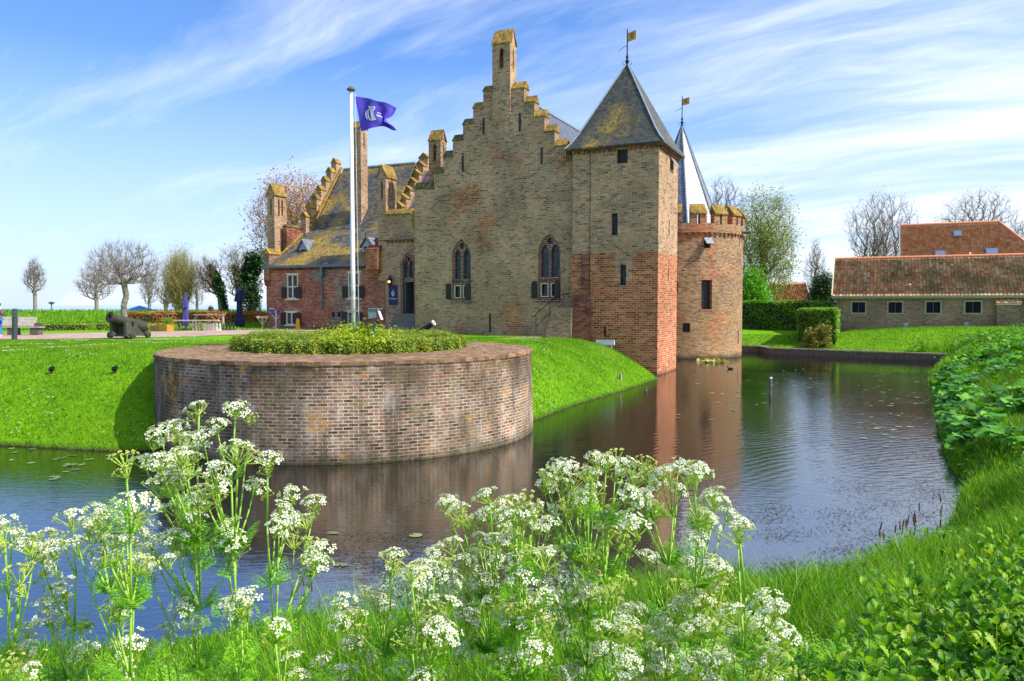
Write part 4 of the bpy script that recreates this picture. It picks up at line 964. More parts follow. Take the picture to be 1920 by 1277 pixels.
# --- bastion
bas = empty('bastion', (BC[0],BC[1],0), 0, 'round brick bastion wall standing in the moat, capped by a paved brick ring', 'bastion')
NB = 220
def ringmesh(prof, name, mat, uvtop=False, jit=0):
    mb = MB(); n = NB; vs = []; Rr = random.Random(5)
    for r, z in prof:
        for i in range(n): vs.append((r*math.cos(2*PI*i/n), r*math.sin(2*PI*i/n), z))
    fs = [(k*n+i,k*n+(i+1)%n,(k+1)*n+(i+1)%n,(k+1)*n+i) for k in range(len(prof)-1) for i in range(n)]
    if jit: vs = [(x*(1+Rr.uniform(-jit,jit)/5), y*(1+Rr.uniform(-jit,jit)/5), z+(Rr.uniform(-jit,jit) if i >= n else 0)) for i, (x,y,z) in enumerate(vs)]
    mb.add(vs, fs); o = mb.build(name, mat, bas, smooth=not jit)
    me = o.data
    for p in me.polygons:
        t0 = None
        for l in p.loop_indices:
            v = me.vertices[me.loops[l].vertex_index].co; t_ = math.atan2(v.y, v.x)
            if t0 is None: t0 = t_
            if t_-t0 > PI: t_ -= 2*PI
            if t_-t0 < -PI: t_ += 2*PI
            me.uv_layers[0].data[l].uv = (t_*BR, v.z if not uvtop else math.hypot(v.x,v.y))
    return o
pro = [(BR+.10,-1.1),(BR+.04,.15)]+[(BR+.04-.05*i/8,.15+(BTOP-.25)*i/8) for i in range(1,9)]
ringmesh(pro, 'wall', M['bastion'], jit=.012)
ringmesh([(BR-.02,BTOP-.10),(BR+.015,BTOP-.095),(BR+.012,BTOP-.01),(BR-.02,BTOP),(BR-1.0,BTOP+.02),(2.6,BTOP+.04)], 'ring_paving', M['bastop'], True, jit=.014)
# ------------------------------------------------------------------ things on the bastion
def txt(s, size, name, mat, parent, mw, ext=.004):
    c = bpy.data.curves.new(name, 'FONT'); c.body = s; c.size = size; c.extrude = ext; c.align_x = 'CENTER'
    o = bpy.data.objects.new(name+'_c', c); COL.objects.link(o)
    me = bpy.data.meshes.new_from_object(o.evaluated_get(bpy.context.evaluated_depsgraph_get())); bpy.data.objects.remove(o); bpy.data.curves.remove(c)
    me.transform(mw); me.materials.clear(); me.materials.append(mat)
    r = bpy.data.objects.new(name, me); COL.objects.link(r); r.parent = parent; return r
FPY = 21.6; fx = aty(661.5, 500, FPY)[0]; ft = aty(660, 172, FPY)[2]
pole = empty('flagpole', (fx, FPY, 2.1), 0, 'tall white flagpole rising from the clipped hedge on the bastion', 'flagpole')
polem, pnt, pbs = newmat('pole_paint'); t = NT(pnt); ob = t.n('ShaderNodeTexCoord').outputs['Object']; sp = t.n('ShaderNodeSeparateXYZ'); t.l(ob, sp.inputs[0])
alg = t.math('MULTIPLY', t.ramp(t.noise(ob, 7, 4, .6), [(.4,0.0),(.6,1.0)]), t.ramp(t.math('DIVIDE', sp.outputs[2], 2.6), [(.55,1.0),(.85,0.0)]))
t.l(t.mix(t.math('MULTIPLY', alg, .8), (.78,.78,.78), (.22,.24,.10)), pbs.inputs['Base Color']); pbs.inputs['Roughness'].default_value = .4
p_ = MB(); p_.lathe([(.068,0),(.064,2.5),(.045,ft-2.1)], 16); p_.build('pole', polem, pole, smooth=True)
p_ = MB(); p_.lathe([(.03,ft-2.1),(.12,ft-2.06),(.12,ft-2.03),(.06,ft-1.97),(.01,ft-1.95)], 14); p_.build('cap', plain('pole_cap', (.10,.10,.06), .6), pole)
p_ = MB(); p_.tube((.16,-.02,.7),(.12,-.03,ft-2.15),.008,n=4); p_.build('halyard', M['white'], pole)
p_ = MB(); p_.box(-.17,-.10,-.03,.05,0,1.15); p_.box(.10,.17,-.03,.05,0,1.15); p_.build('bracket', M['zinc'], pole)
# flag
def F2(s, q):       # s 0..1 away from the pole, q 0..1 downward; outline read off the photograph
    top = [(0,0),(.25,.02),(.5,.09),(.8,.20),(1.0,.36)]; 
    xs = 1.02*(s**.92)*(1-.12*math.sin(q*PI*.9)*s)+.15*q*(1-s)+.10*q*s
    xs -= .22*s**3*math.exp(-((q-.52)/.16)**2)
    z = -(.02+.05*math.sin(s*2.4)+.27*s**2*(1-q)) - q*(.97-.02*s-.17*math.sin(s*PI*.95)) + .0
    z += .05*math.sin(s*9+q*3)*s
    y = .13*math.sin(s*8.5+q*2.6)*(.25+s)+.05*math.sin(s*15-q*4)*s
    return Vector((xs*1.1, y, z*1.0))
flagm, fnt, fbs = newmat('flag_cloth'); t = NT(fnt)
t.l(t.ramp(t.noise(t.n('ShaderNodeTexCoord').outputs['Object'],3,2), [(0,(.07,.05,.50)),(1,(.15,.10,.75))]), fbs.inputs['Base Color']); fbs.inputs['Roughness'].default_value = .7
tr_ = t.n('ShaderNodeBsdfTranslucent'); tr_.inputs[0].default_value = (.16,.10,.62,1); mx = t.n('ShaderNodeMixShader'); mx.inputs[0].default_value = .4; t.l(fbs.outputs[0], mx.inputs[1]); t.l(tr_.outputs[0], mx.inputs[2]); t.l(mx.outputs[0], fnt.nodes['Material Output'].inputs[0])
flz = aty(668, 179, FPY)[2]; fl = MB(); n, k = 40, 26
fl.add([F2(i/n, j/k) for j in range(k+1) for i in range(n+1)]+[F2(i/n, j/k)+Vector((0,.004,0)) for j in range(k+1) for i in range(n+1)],
       [(j*(n+1)+i, j*(n+1)+i+1, (j+1)*(n+1)+i+1, (j+1)*(n+1)+i) for j in range(k) for i in range(n)]+[tuple((n+1)*(k+1)+x for x in ((j+1)*(n+1)+i, (j+1)*(n+1)+i+1, j*(n+1)+i+1, j*(n+1)+i)) for j in range(k) for i in range(n)])
flag = fl.build('flag', flagm, None, smooth=True, recalc=False, uv=False); flag.location = (fx+.10, FPY, flz)
tag(flag, 'purple flag with a white castle emblem flying from the white flagpole', 'flag')
flw = plain('flag_print', (.72,.70,.85), .7, bump=0)
def on_flag(name, polys, mat):
    mb = MB()
    for P in polys:     # (s,q) polygon, finely cut so that it follows the folds
        cs = [sum(p[0] for p in P)/len(P), sum(p[1] for p in P)/len(P)]
        vs = [F2(cs[0],cs[1])-Vector((0,.012,0))]+[F2(*p)-Vector((0,.012,0)) for p in P]; mb.add(vs, [(0,i+1,(i+1)%len(P)+1) for i in range(len(P))])
    o = mb.build(name, mat, flag, uv=False, recalc=False); return o
bars = []
for x0, w, q0, q1 in ((.185,.035,.42,.70),(.245,.035,.38,.74)):
    m = 8
    for i in range(m): 
        a, b = q0+(q1-q0)*i/m, q0+(q1-q0)*(i+1)/m; sh = lambda q: .03*math.sin((q-q0)/(q1-q0)*PI)
        bars.append([(x0-sh(a),a),(x0+w-sh(a),a),(x0+w-sh(b),b),(x0-sh(b),b)])
for i in range(10):
    q0, q1 = .30+.46*i/10, .30+.46*(i+1)/10; wd = lambda q: .085-.03*math.sin((q-.30)/.46*PI*1.0)+(.02 if q < .38 else 0); cx = lambda q: .38-.02*(q-.3)/.46
    bars.append([(cx(q0)-wd(q0),q0),(cx(q0)+wd(q0),q0),(cx(q1)+wd(q1)*(1 if q1 < .7 else .8),q1),(cx(q1)-wd(q1)*(1 if q1<.7 else .8),q1)])
for s in (.30,.355,.41,.455): bars.append([(s-.018,.25),(s+.018,.25),(s+.018,.305),(s-.018,.305)])
on_flag('emblem', bars, flw)
on_flag('green_mark', [[(.34,.13),(.38,.17),(.43,.16),(.42,.21),(.36,.21)]], plain('flag_green', (.05,.45,.12), .7, bump=0))
let = []
def strokes(s0, q0, h, w, ch):
    G = {'M': [((0,1),(0.15,0)),((.15,0),(.5,.7)),((.5,.7),(.85,0)),((.85,0),(1,1))], 'I': [((.5,0),(.5,1))], 'L': [((.1,0),(.1,1)),((.1,1),(.8,1))], 'E': [((.1,0),(.1,1)),((.1,0),(.8,0)),((.1,.5),(.7,.5)),((.1,1),(.8,1))],
         'U': [((.1,0),(.1,1)),((.1,1),(.9,1)),((.9,1),(.9,0))], 'R': [((.1,0),(.1,1)),((.1,0),(.8,.25)),((.8,.25),(.1,.5)),((.1,.5),(.9,1))], 'A': [((0,1),(.5,0)),((.5,0),(1,1))]}
    for (x0,y0),(x1,y1) in G[ch]:
        a = Vector((s0+x0*w, q0+y0*h)); b = Vector((s0+x1*w, q0+y1*h)); d = (b-a).normalized(); nn = Vector((-d.y,d.x))*.008
        let.append([tuple(a-nn),tuple(b-nn),tuple(b+nn),tuple(a+nn)])
strokes(.55,.44,.075,.11,'M')
for i, ch in enumerate('MUIEL'): strokes(.51+i*.045,.57,.05,.033,ch)
on_flag('lettering', let, flw)
# hedge helper: a leafy solid made of thousands of small leaves over a dark twiggy core
LQ = np.array([(-.5,0,0),(0,-.28,.06),(.5,0,0),(0,.28,.06)])
def leaves(name, P, size, mat, parent, nrm=None, seed=1, jit=.9):
    r = np.random.default_rng(seed); n = len(P)
    tv = LQ; sc = size*(.6+.8*r.random(n)); tilt = r.random(n)*1.4; td = r.random(n)*2*PI
    if nrm is not None:
        td = np.arctan2(nrm[:,1], nrm[:,0])+r.normal(0,jit,n); tilt = np.arccos(np.clip(nrm[:,2],-1,1))*.8+r.normal(0,.4,n)
    return scatter(name, tv, [[(0,1,2,3)]], P, sc[:,None]*np.ones((1,3)), r.random(n)*2*PI, tilt, td, mat=mat, parent=parent)
LEAFH = leafmat('leaves_hedge', [(0,(.04,.11,.01)),(.35,(.14,.26,.02)),(.65,(.34,.40,.03)),(1,(.50,.42,.08))], trans=.3, patch=1.6)
core = plain('twig_core', (.018,.028,.008), .95)
hed = empty('clipped_hedge', (BC[0], BC[1], 2.28), 0, 'round low clipped hedge of glossy yellow-green leaves filling the top of the brick bastion', 'hedge')
r = np.random.default_rng(3); n = 30000; hr_ = 3.12
q = r.random(n)*2*PI; rad = hr_*np.sqrt(r.random(n)); top = .37+.05*np.sin(rad*3+q*2)+.04*r.normal(0,1,n)
# dome edge
ed = np.clip((hr_-rad)/.35, 0, 1); top = top*(.35+.65*np.sqrt(ed))
P1 = np.stack([rad*np.cos(q), rad*np.sin(q), top], 1); N1 = np.tile((0,0,1.), (n,1))
m2 = 26000; q2 = r.random(m2)*2*PI; z2 = r.random(m2)*.36; rr2 = hr_+.04*r.normal(0,1,m2)-.10*(z2/.36)**3+.06*np.sin(q2*17)+.04*np.sin(q2*41)
P2 = np.stack([rr2*np.cos(q2), rr2*np.sin(q2), z2], 1); N2 = np.stack([np.cos(q2), np.sin(q2), .3+0*q2], 1); N2 /= np.linalg.norm(N2,axis=1)[:,None]
keep = P2[:,1] < 2.0; P2, N2 = P2[keep], N2[keep]
leaves('foliage', np.r_[P1,P2], .062, LEAFH, hed, np.r_[N1,N2], 2)
c_ = MB(); c_.lathe([(hr_-.16,-.2),(hr_-.1,.2),(hr_-.3,.29),(.1,.31)], 48); c_.build('branches', core, hed)
# bright tufts growing through the hedge
tf = empty('spurge_bush', (-4.0, 19.05, 2.28), 0, 'bright lime-yellow bush growing through the front of the bastion hedge', 'bush')
n = 5200; cc = r.normal(0,1,(n,3))*(.42,.16,.13)+(0,0,.30); cc[:2600] += (-.1,1.6,.14)
leaves('foliage', cc, .07, leafmat('leaves_lime', [(0,(.20,.36,.01)),(.6,(.40,.52,.02)),(1,(.55,.60,.05))], trans=.35), tf, None, 5)
s_ = MB()
for i in range(14): a = i*.9; s_.tube((.1*math.cos(a),.05*math.sin(a),0),(.35*math.cos(a),.14*math.sin(a),.42),.008,n=4)
s_.build('stems', core, tf)
# floodlight and low post behind the hedge
fx2, _, fz2 = aty(703, 632, 20.4)
fld = empty('floodlight', (fx2, 20.4, 2.3), 0, 'grey floodlight box on a short green post in the bastion hedge', 'floodlight'); fld.scale = (.68,.68,1)
k = 20.4/FPX
p_ = MB(); p_.tube((0,0,0),(-.02,0,.72),.06,n=10); p_.build('post', plain('green_post', (.02,.16,.10), .4, bump=0), fld)
hz_ = aty(703, 588, 20.4)[2]-2.3
p_ = MB(); p_.obox((-.07,0,hz_),(.16,0,.02),(0,.16,0),(-.01,0,.12)); p_.obox((.02,.0,hz_+.13),(.24,0,.0),(0,.2,0),(0,0,.012)); p_.build('housing', plain('lamp_housing', (.16,.22,.23), .4), fld)
p_ = MB(); p_.add([(.11,-.18,hz_+.12),(.11,.18,hz_+.12),(.26,.18,hz_-.17),(.26,-.18,hz_-.17),(.15,-.18,hz_+.13),(.15,.18,hz_+.13),(.30,.18,hz_-.16),(.30,-.18,hz_-.16)],[(0,1,2,3),(4,7,6,5),(0,4,5,1),(1,5,6,2),(2,6,7,3),(0,3,7,4)]); p_.build('visor', M['white'], fld)
# ------------------------------------------------------------------ right side: barn, house, shed
def tiles(name, org, ua, va, L, W, parent, mat, tw=.24, th_=.30, seed=1):
    """pantile slope: org corner at eave, ua along eave, va up the slope"""
    ua, va = Vector(ua).normalized(), Vector(va).normalized(); nn = ua.cross(va).normalized()
    if nn.z < 0: nn = -nn
    nu, nv = int(L/tw), int(W/th_); su = 6
    U = np.linspace(0, L, nu*su+1); prof = .018*np.sin(U/ tw*2*PI)+.005*np.sin(U/tw*4*PI)
    V = []; Fc = []; rows = nv*2
    r = np.random.default_rng(seed); uvs = []
    for j in range(nv):
        for e in (0, 1):
            s = (j+e*1.06)*W/nv; lift = .035*(1-e)
            jit = np.repeat(r.normal(0,.008,nu), su); jit = np.r_[jit, jit[-1]]
            P = np.array(org)[None]+np.outer(U, ua)+s*np.array(va)+np.outer(prof+lift+jit, nn); V.append(P)
    V = np.concatenate(V); n = len(U); F = []
    for j in range(nv):
        a = (2*j)*n+np.arange(n-1); F.append(np.stack([a, a+1, a+1+n, a+n], 1))
        if j < nv-1: b = (2*j+1)*n+np.arange(n-1); F.append(np.stack([b, b+1, b+1+n, b+n], 1))
    F = np.concatenate(F); o = npmesh(name, V, F, mat, parent)
    me = o.data; me.uv_layers.new(name='UVMap'); li = np.empty(len(me.loops), np.int32); me.loops.foreach_get('vertex_index', li)
    d = V-np.array(org); uu = d@np.array(ua)/tw; vv = d@np.array(va)/(W/nv)
    # one uv cell per tile
    lu, lv = uu[li].reshape(-1,4), vv[li].reshape(-1,4)
    cu, cv = np.floor(lu.mean(1)+.0)+.5, np.floor(lv.mean(1)-.02)+.5
    me.uv_layers[0].data.foreach_set('uv', np.repeat(np.stack([cu,cv],1), 4, axis=0).astype(np.float32).ravel())
    return o
def tilemat(name, stops, moss, mc=(.13,.11,.03)):
    m, nt, bs = newmat(name); t = NT(nt); tc = t.n('ShaderNodeTexCoord')
    wn = t.n('ShaderNodeTexWhiteNoise', noise_dimensions='2D'); t.l(tc.outputs['UV'], wn.inputs['Vector'])
    c = t.ramp(wn.outputs['Value'], stops); nz = t.noise(tc.outputs['Object'], .5, 4, .6)
    fac = t.ramp(t.math('ADD', t.math('MULTIPLY', nz, .7), t.math('MULTIPLY', t.noise(tc.outputs['Object'], 7, 4, .7), .5)), [(.6-moss*.3,0.0),(.78-moss*.3,1.0)])
    t.l(t.mix(t.math('MULTIPLY', fac, .85), c, mc), bs.inputs['Base Color']); bs.inputs['Roughness'].default_value = .55
    return m
TM_old = tilemat('pantile_old', [(0,(.34,.10,.05)),(.3,(.60,.23,.09)),(.7,(.76,.36,.15)),(.9,(.74,.52,.28)),(1,(.45,.42,.42))], .25)
TM_red = tilemat('pantile_red', [(0,(.66,.17,.07)),(.5,(.82,.28,.12)),(1,(.90,.42,.22))], -.9)
def gabled(name, label, px0, dep, L, D, zb, ze, zr, wallm, tm, ridge_off=None, hip=False, cat='building', seed=1):
    """building parallel to the castle's front: front wall starts at pixel px0 at depth dep, L long, D deep"""
    x = (px0-960)/FPX*dep; root = empty(name, (x, dep, zb), ROTZ, label, cat); h = ze-zb; hr = zr-zb
    return root, h, hr
# long barn
bx = (1568-960)/FPX*60.0
barn = empty('barn', (bx,60.0,1.2), ROTZ, 'long low brick barn with a mossy orange pantile roof and four dark windows', 'barn')
BL = 26.0; BD = 7.0; be = 4.12-1.2; brz = 7.15-1.2
def bpx(u, v, off=0):     # pixel -> barn wall coords (a along wall, z)
    r = ray(u, v); ox, oy = bx+off*VB[0], 60.0+off*VB[1]; den = r[0]*VB[0]+r[1]*VB[1]; tt = (ox*VB[0]+oy*VB[1])/den
    x, y = r[0]*tt-bx, r[1]*tt-60.0; return (x*UA[0]+y*UA[1], HC+r[2]*tt-1.2)
bw = []
for u0,u1,v0,v1 in ((1597,1623,566,587),(1665,1692,566,587.5),(1736,1764,565.5,587.5),(1809,1840,565,587.5)):
    a0,a1 = bpx(u0,575)[0], bpx(u1,575)[0]; z1,z0 = bpx((u0+u1)/2,v0)[1], bpx((u0+u1)/2,v1)[1]; bw.append((a0,a1,z0,z1))
w_ = MB(); w_.slab([(0,-.6),(BL,-.6),(BL,be),(0,be)], [rect(*b) for b in bw], 0, .3)
w_.slab([(.301,-.6),(BD,-.6),(BD,be),(BD/2,brz-.15),(.301,be+.1)], [], 0, .3, 'a'); w_.box(.3,BL,BD-.3,BD,-.6,be); w_.build('wall', M['barnwall'], barn)
for b in bw:
    root = empty('window'); root.parent = barn
    f_ = MB(); f_.slab(rect(b[0]-.07,b[1]+.07,b[2]-.07,b[3]+.07), [rect(b[0]+.03,b[1]-.03,b[2]+.03,b[3]-.03)], -.04, .06); f_.build('frame', plain('barn_trim', (.40,.36,.26), .6), root)
    g_ = MB(); g_.box(b[0],b[1],.1,.12,b[2],b[3]); g_.build('glass', plain('barn_glass', (.008,.010,.018), .35, var=.6, scale=3, bump=.1, spec=.12), root)
    g_ = MB(); am = (b[0]+b[1])/2; g_.box(am-.02,am+.02,.05,.099,b[2]+.03,b[3]-.03); g_.build('glazing_bar', M['darkwood'], root)
ffd = MB(); ffd.box(-.35,BL,-.32,-.002,be-.12,be+.10); ffd.build('eave_board', bpy.data.materials['barn_trim'], barn)
gd = MB(); gd.box(-.2,BL,-.42,-.321,be-.02,be+.1); gd.build('gutter', bpy.data.materials['barn_trim'], barn)
slope = Vector((0, BD/2+.35, brz-be)); W_ = slope.length
tiles('roof', (-.3,-.36,be+.06), (1,0,0), slope, BL, W_, barn, TM_old, seed=4)
tiles('rear_roof', (-.3,BD+.36,be+.06), (1,0,0), (0,-(BD/2+.35),brz-be), BL, W_, barn, TM_old, tw=.5, th_=.6, seed=5)
rt_ = MB()
for i in range(62): rt_.tube((-.3+i*.42,BD/2,brz+.10),(-.3+i*.42+.44,BD/2,brz+.12),.13,.11,n=8)
rt_.build('ridge_tiles', TM_red, barn)
vb = MB(); vb.obox((-.34,(BD/2-.36)/2,(be+brz)/2+.08),(.04,0,0),(0,(BD/2+.36)/2,(brz-be)/2),(0,-.06,.09)); vb.build('barge_board', M['cream'], barn)
dpp = MB(); dpp.tube((.08,-.1,-.3),(.08,-.1,be),.05); dpp.build('downpipe', M['zinc'], barn)
for u0,u1,v0,v1 in ((1694,1703,605,616),(1807,1816,604,615)):
    a0,a1 = bpx(u0,610)[0], bpx(u1,610)[0]; z1,z0 = bpx(u0,v0)[1], bpx(u0,v1)[1]; v_ = MB(); v_.box(a0,a1,-.03,-.002,z0,z1)
    for i in range(4): z = z0+(z1-z0)*(i+.5)/4; v_.box(a0+.03,a1-.03,-.05,-.031,z-.02,z+.02)
    v_.build('vent_panel', plain('vent_grey', (.42,.46,.52), .5), barn)
a0, a1 = bpx(1868,575)[0], bpx(1911,575)[0]; ztp = bpx(1890,572)[1]
bt2 = MB(); bt2.box(a0,a1,-.35,-.002,-.6,ztp); bt2.build('buttress', M['barnwall'], barn)
bc = MB(); bc.box(a0-.06,a1+.06,-.45,-.003,ztp+.001,ztp+.14); bc.build('buttress_band', M['cream'], barn)
tiles('buttress_roof', (a0-.08,-.55,ztp+.15), (1,0,0), (0,.5,.3), a1-a0+.16, .6, barn, TM_old, seed=9)
va_, vz_ = bpx(1790,540,1.0); cn = MB(); cn.tube((va_,1.4,be+.9),(va_,1.4,be+1.6),.07); cn.box(va_-.25,va_+.25,1.0,1.8,be+.8,be+.95); cn.build('roof_vent', M['darkwood'], barn)
# big house behind
hx = (1692-960)/FPX*73.0; house = empty('farmhouse', (hx,73.0,1.2), ROTZ, 'large farmhouse with a bright red-orange pantile hipped roof behind the long barn', 'house')
he = 4.0; hrz = 11.45-1.2; HD = 11.0; HL = 22.0
hw_ = MB(); hw_.box(0,HL,0,.3,-.6,he); hw_.slab([(.301,-.6),(HD,-.6),(HD,he),(HD/2,hrz-.2),(.301,he+.1)], [], 0, .3, 'a'); hw_.box(.3,HL,HD-.3,HD,-.6,he); hw_.build('wall', M['barnwall'], house)
# front slope cut by the hip on the right
def ridgepx(u, v): 
    r = ray(u, v); ox, oy = hx+(HD/2)*VB[0], 73+(HD/2)*VB[1]; den = r[0]*VB[0]+r[1]*VB[1]; tt = (ox*VB[0]+oy*VB[1])/den; return (r[0]*tt-hx)*UA[0]+(r[1]*tt-73)*UA[1]
ah = ridgepx(1873,412); o = tiles('roof', (-.2,-.3,he), (1,0,0), (0,HD/2+.3,hrz-he), HL, math.hypot(HD/2+.3,hrz-he), house, TM_red, seed=6)
bm = bmesh.new(); bm.from_mesh(o.data); fac = (hrz-he)
sl_h = 5.4/fac
geom = [v for v in bm.faces if v.calc_center_median().x > ah+sl_h*(hrz-v.calc_center_median().z)*1.0]
bmesh.ops.delete(bm, geom=geom, context='FACES'); bm.to_mesh(o.data); bm.free()
rb = MB()
aend = ah+5.4
rb.add([(-.2,HD+.3,he),(aend,HD+.3,he),(ah,HD/2,hrz-.02),(-.2,HD/2,hrz-.02),(aend,-.3,he)], [(0,1,2,3),(1,4,2)]); rb.build('rear_roof', TM_red, house)
rr_ = MB(); rr_.tube((-.2,HD/2,hrz+.05),(ah,HD/2,hrz+.05),.14,n=8); rr_.tube((ah,HD/2,hrz+.05),(aend,-.3,he+.1),.13,n=8); rr_.build('ridge_tiles', TM_red, house)
bb = MB(); bb.obox((-.28,(HD/2-.3)/2,(he+hrz)/2),(.05,0,0),(0,(HD/2+.3)/2,(hrz-he)/2),(0,-.15,.12)); bb.build('barge_board', plain('grey_board', (.30,.38,.45), .6), house)
slh = Vector((0,HD/2+.3,hrz-he)).normalized()
for u, v, sx in ((1762.5,478,.45),(1859.5,474,.5),(1795,440,.36)):
    # find slope point under the pixel
    r = ray(u, v); best = None
    for i in range(400):
        tt = 70+i*.05; x, y = r[0]*tt-hx, r[1]*tt-73; a = x*UA[0]+y*UA[1]; b = x*VB[0]+y*VB[1]; z = HC+r[2]*tt-1.2
        zs = he+(b+.3)/(HD/2+.3)*(hrz-he)
        if z < zs: best = (a,b,zs); break
    if best:
        nv_ = Vector((0,-slh.z,slh.y)); c = Vector(best)+nv_*.12
        root = empty('roof_window'); root.parent = house
        w1 = MB(); w1.obox(c,(sx,0,0),slh*.42,nv_*.06); w1.build('frame', M['zinc'], root); w2 = MB(); w2.obox(c+nv_*.065,(sx-.08,0,0),slh*.34,nv_*.01); w2.build('glass', plain('skylight', (.10,.16,.25), .05, spec=1, bump=0), root)
# small shed with red roof
sx_ = (1450-960)/FPX*82; shed = empty('shed', (sx_,82,1.2), ROTZ+.35, 'small shed with a red pantile roof and white gable boards behind the clipped hedge', 'shed')
w_ = MB(); w_.box(.1,3.6,.1,3.9,-.6,2.4); w_.slab([(.1,2.4),(3.9,2.4),(2.0,4.5)],[],3.5,3.6,'a'); w_.slab([(.1,2.4),(3.9,2.4),(2.0,4.5)],[],.1,.2,'a'); w_.build('wall', plain('shed_boards', (.10,.13,.18), .7), shed)
tiles('roof', (-.1,-.2,2.35), (1,0,0), (0,2.2,2.35), 3.95, 3.22, shed, TM_red, seed=8); tiles('rear_roof', (-.1,4.2,2.35), (1,0,0), (0,-2.2,2.35), 3.95, 3.22, shed, TM_red, tw=.4, th_=.5)
for xx in (-.14, 3.86):
    b_ = MB(); b_.obox((xx,.9,3.5),(.04,0,0),(0,1.15,1.2),(0,-.09,.09)); b_.obox((xx,3.1,3.5),(.0401,0,0),(0,-1.15,1.2),(0,.09,.09)); b_.build('barge_board', M['white'], shed)
# ------------------------------------------------------------------ hedges
def hedge(name, label, corners, z0, hgt, dens, lsize, mat, seed=1, coremat=None, cat='hedge'):
    """clipped hedge on a quadrilateral footprint (world xy, counter-clockwise)"""
    r = np.random.default_rng(seed); c = np.mean(corners, axis=0); root = empty(name, (c[0],c[1],z0), 0, label, cat)
    Cn = np.array(corners)-c; P = []; N = []
    for i in range(4):
        a, b = Cn[i], Cn[(i+1)%4]; L = np.hypot(*(b-a)); nn = np.array([(b-a)[1], -(b-a)[0]])/L
        n = int(L*hgt*dens); s = r.random(n); z = r.random(n)*hgt; w = .05*np.sin(s*L*2.1+z*3)+r.normal(0,.05,n)
        p = a[None]+(b-a)[None]*s[:,None]+nn[None]*w[:,None]; P.append(np.c_[p, z]); N.append(np.tile((nn[0],nn[1],.35), (n,1)))
    ar = .5*abs(sum(Cn[i][0]*Cn[(i+1)%4][1]-Cn[(i+1)%4][0]*Cn[i][1] for i in range(4))); n = int(ar*dens)
    s, q = r.random(n), r.random(n); p = (Cn[0][None]*(1-s[:,None])+Cn[1][None]*s[:,None])*(1-q[:,None])+(Cn[3][None]*(1-s[:,None])+Cn[2][None]*s[:,None])*q[:,None]
    P.append(np.c_[p, hgt+.04*np.sin(p[:,0]*2.3)+np.abs(r.normal(0,.06,n))]); N.append(np.tile((0,0,1.), (n,1)))
    P, N = np.concatenate(P), np.concatenate(N); N /= np.linalg.norm(N,axis=1)[:,None]
    leaves('foliage', P, lsize, mat, root, N, seed)
    k = MB(); In = Cn*(1-.12/np.maximum(np.hypot(Cn[:,0],Cn[:,1])[:,None], .5)); k.slab([tuple(x) for x in In], [], -.3, hgt-.08, 'z'); k.build('branches', coremat or core, root)
    return root
LG = leafmat('leaves_green', [(0,(.05,.16,.01)),(.5,(.13,.32,.015)),(1,(.32,.54,.03))], trans=.3)
def wp(px, dep): return ((px-960)/FPX*dep, dep)
A = wp(1388,66); B = wp(1552,61.5)
hedge('hedge', 'long tall dark green clipped hedge beside the round tower', [(A[0],A[1]),(B[0],B[1]),(B[0]+.8,B[1]+1.6),(A[0]+.8,A[1]+1.6)], 1.25, 2.5, 260, .15, LG, 11)
A = wp(1496,57.2); B = wp(1568,54.6); dv = Vector((VB[0],VB[1]))*4.2
hedge('block_hedge', 'square block of clipped light green hedge in front of the barn corner', [(A[0],A[1]),(B[0],B[1]),(B[0]+dv.x,B[1]+dv.y),(A[0]+dv.x,A[1]+dv.y)], .95, 2.2, 420, .13, LG, 12)
LBE = leafmat('leaves_beech', [(0,(.30,.10,.04)),(.45,(.62,.24,.08)),(.65,(.50,.26,.09)),(.8,(.28,.27,.04)),(1,(.16,.28,.03))], trans=.3, patch=.55)
y0 = 57.5
A, B = wp(236,55.5), wp(492,59.0)
hedge('beech_hedge', 'copper-brown beech hedge with green patches behind the castle terrace', [A, B, (B[0],B[1]+1.1), (A[0],A[1]+1.1)], 1.87, 1.02, 400, .13, LBE, 13)
A, B = wp(62,48.5), wp(160,49.8)
hedge('low_hedge', 'low yellow-green hedge strip at the foot of the grassy dike, left of the cannon', [A, B, (B[0],B[1]+.9), (A[0],A[1]+.9)], 1.87, .42, 300, .09, LEAFH, 14)
A, B = wp(178,49.8), wp(212,50.3)
hedge('low_hedge', 'short piece of low hedge just left of the big cannon', [A, B, (B[0],B[1]+.9), (A[0],A[1]+.9)], 1.87, .45, 300, .09, LEAFH, 15)
# wild flower band on the dike foot
r = np.random.default_rng(21); n = 9000; xx = r.uniform(-30,-19,n); yy = 50.5+r.random(n)*4+(xx+20)*-.0; P = np.c_[xx, yy, H(xx,yy)+.05+r.random(n)*.32*np.clip(np.sin(xx*1.7)+1.1,0.2,1)]
fb = leaves('wild_flowers', P, .10, leafmat('leaves_yellow', [(0,(.10,.28,.02)),(.5,(.25,.40,.02)),(1,(.55,.52,.02))], trans=.3), None, None, 22); tag(fb, 'band of yellow-green wild flowers along the dike foot', 'flowers', kind='stuff')
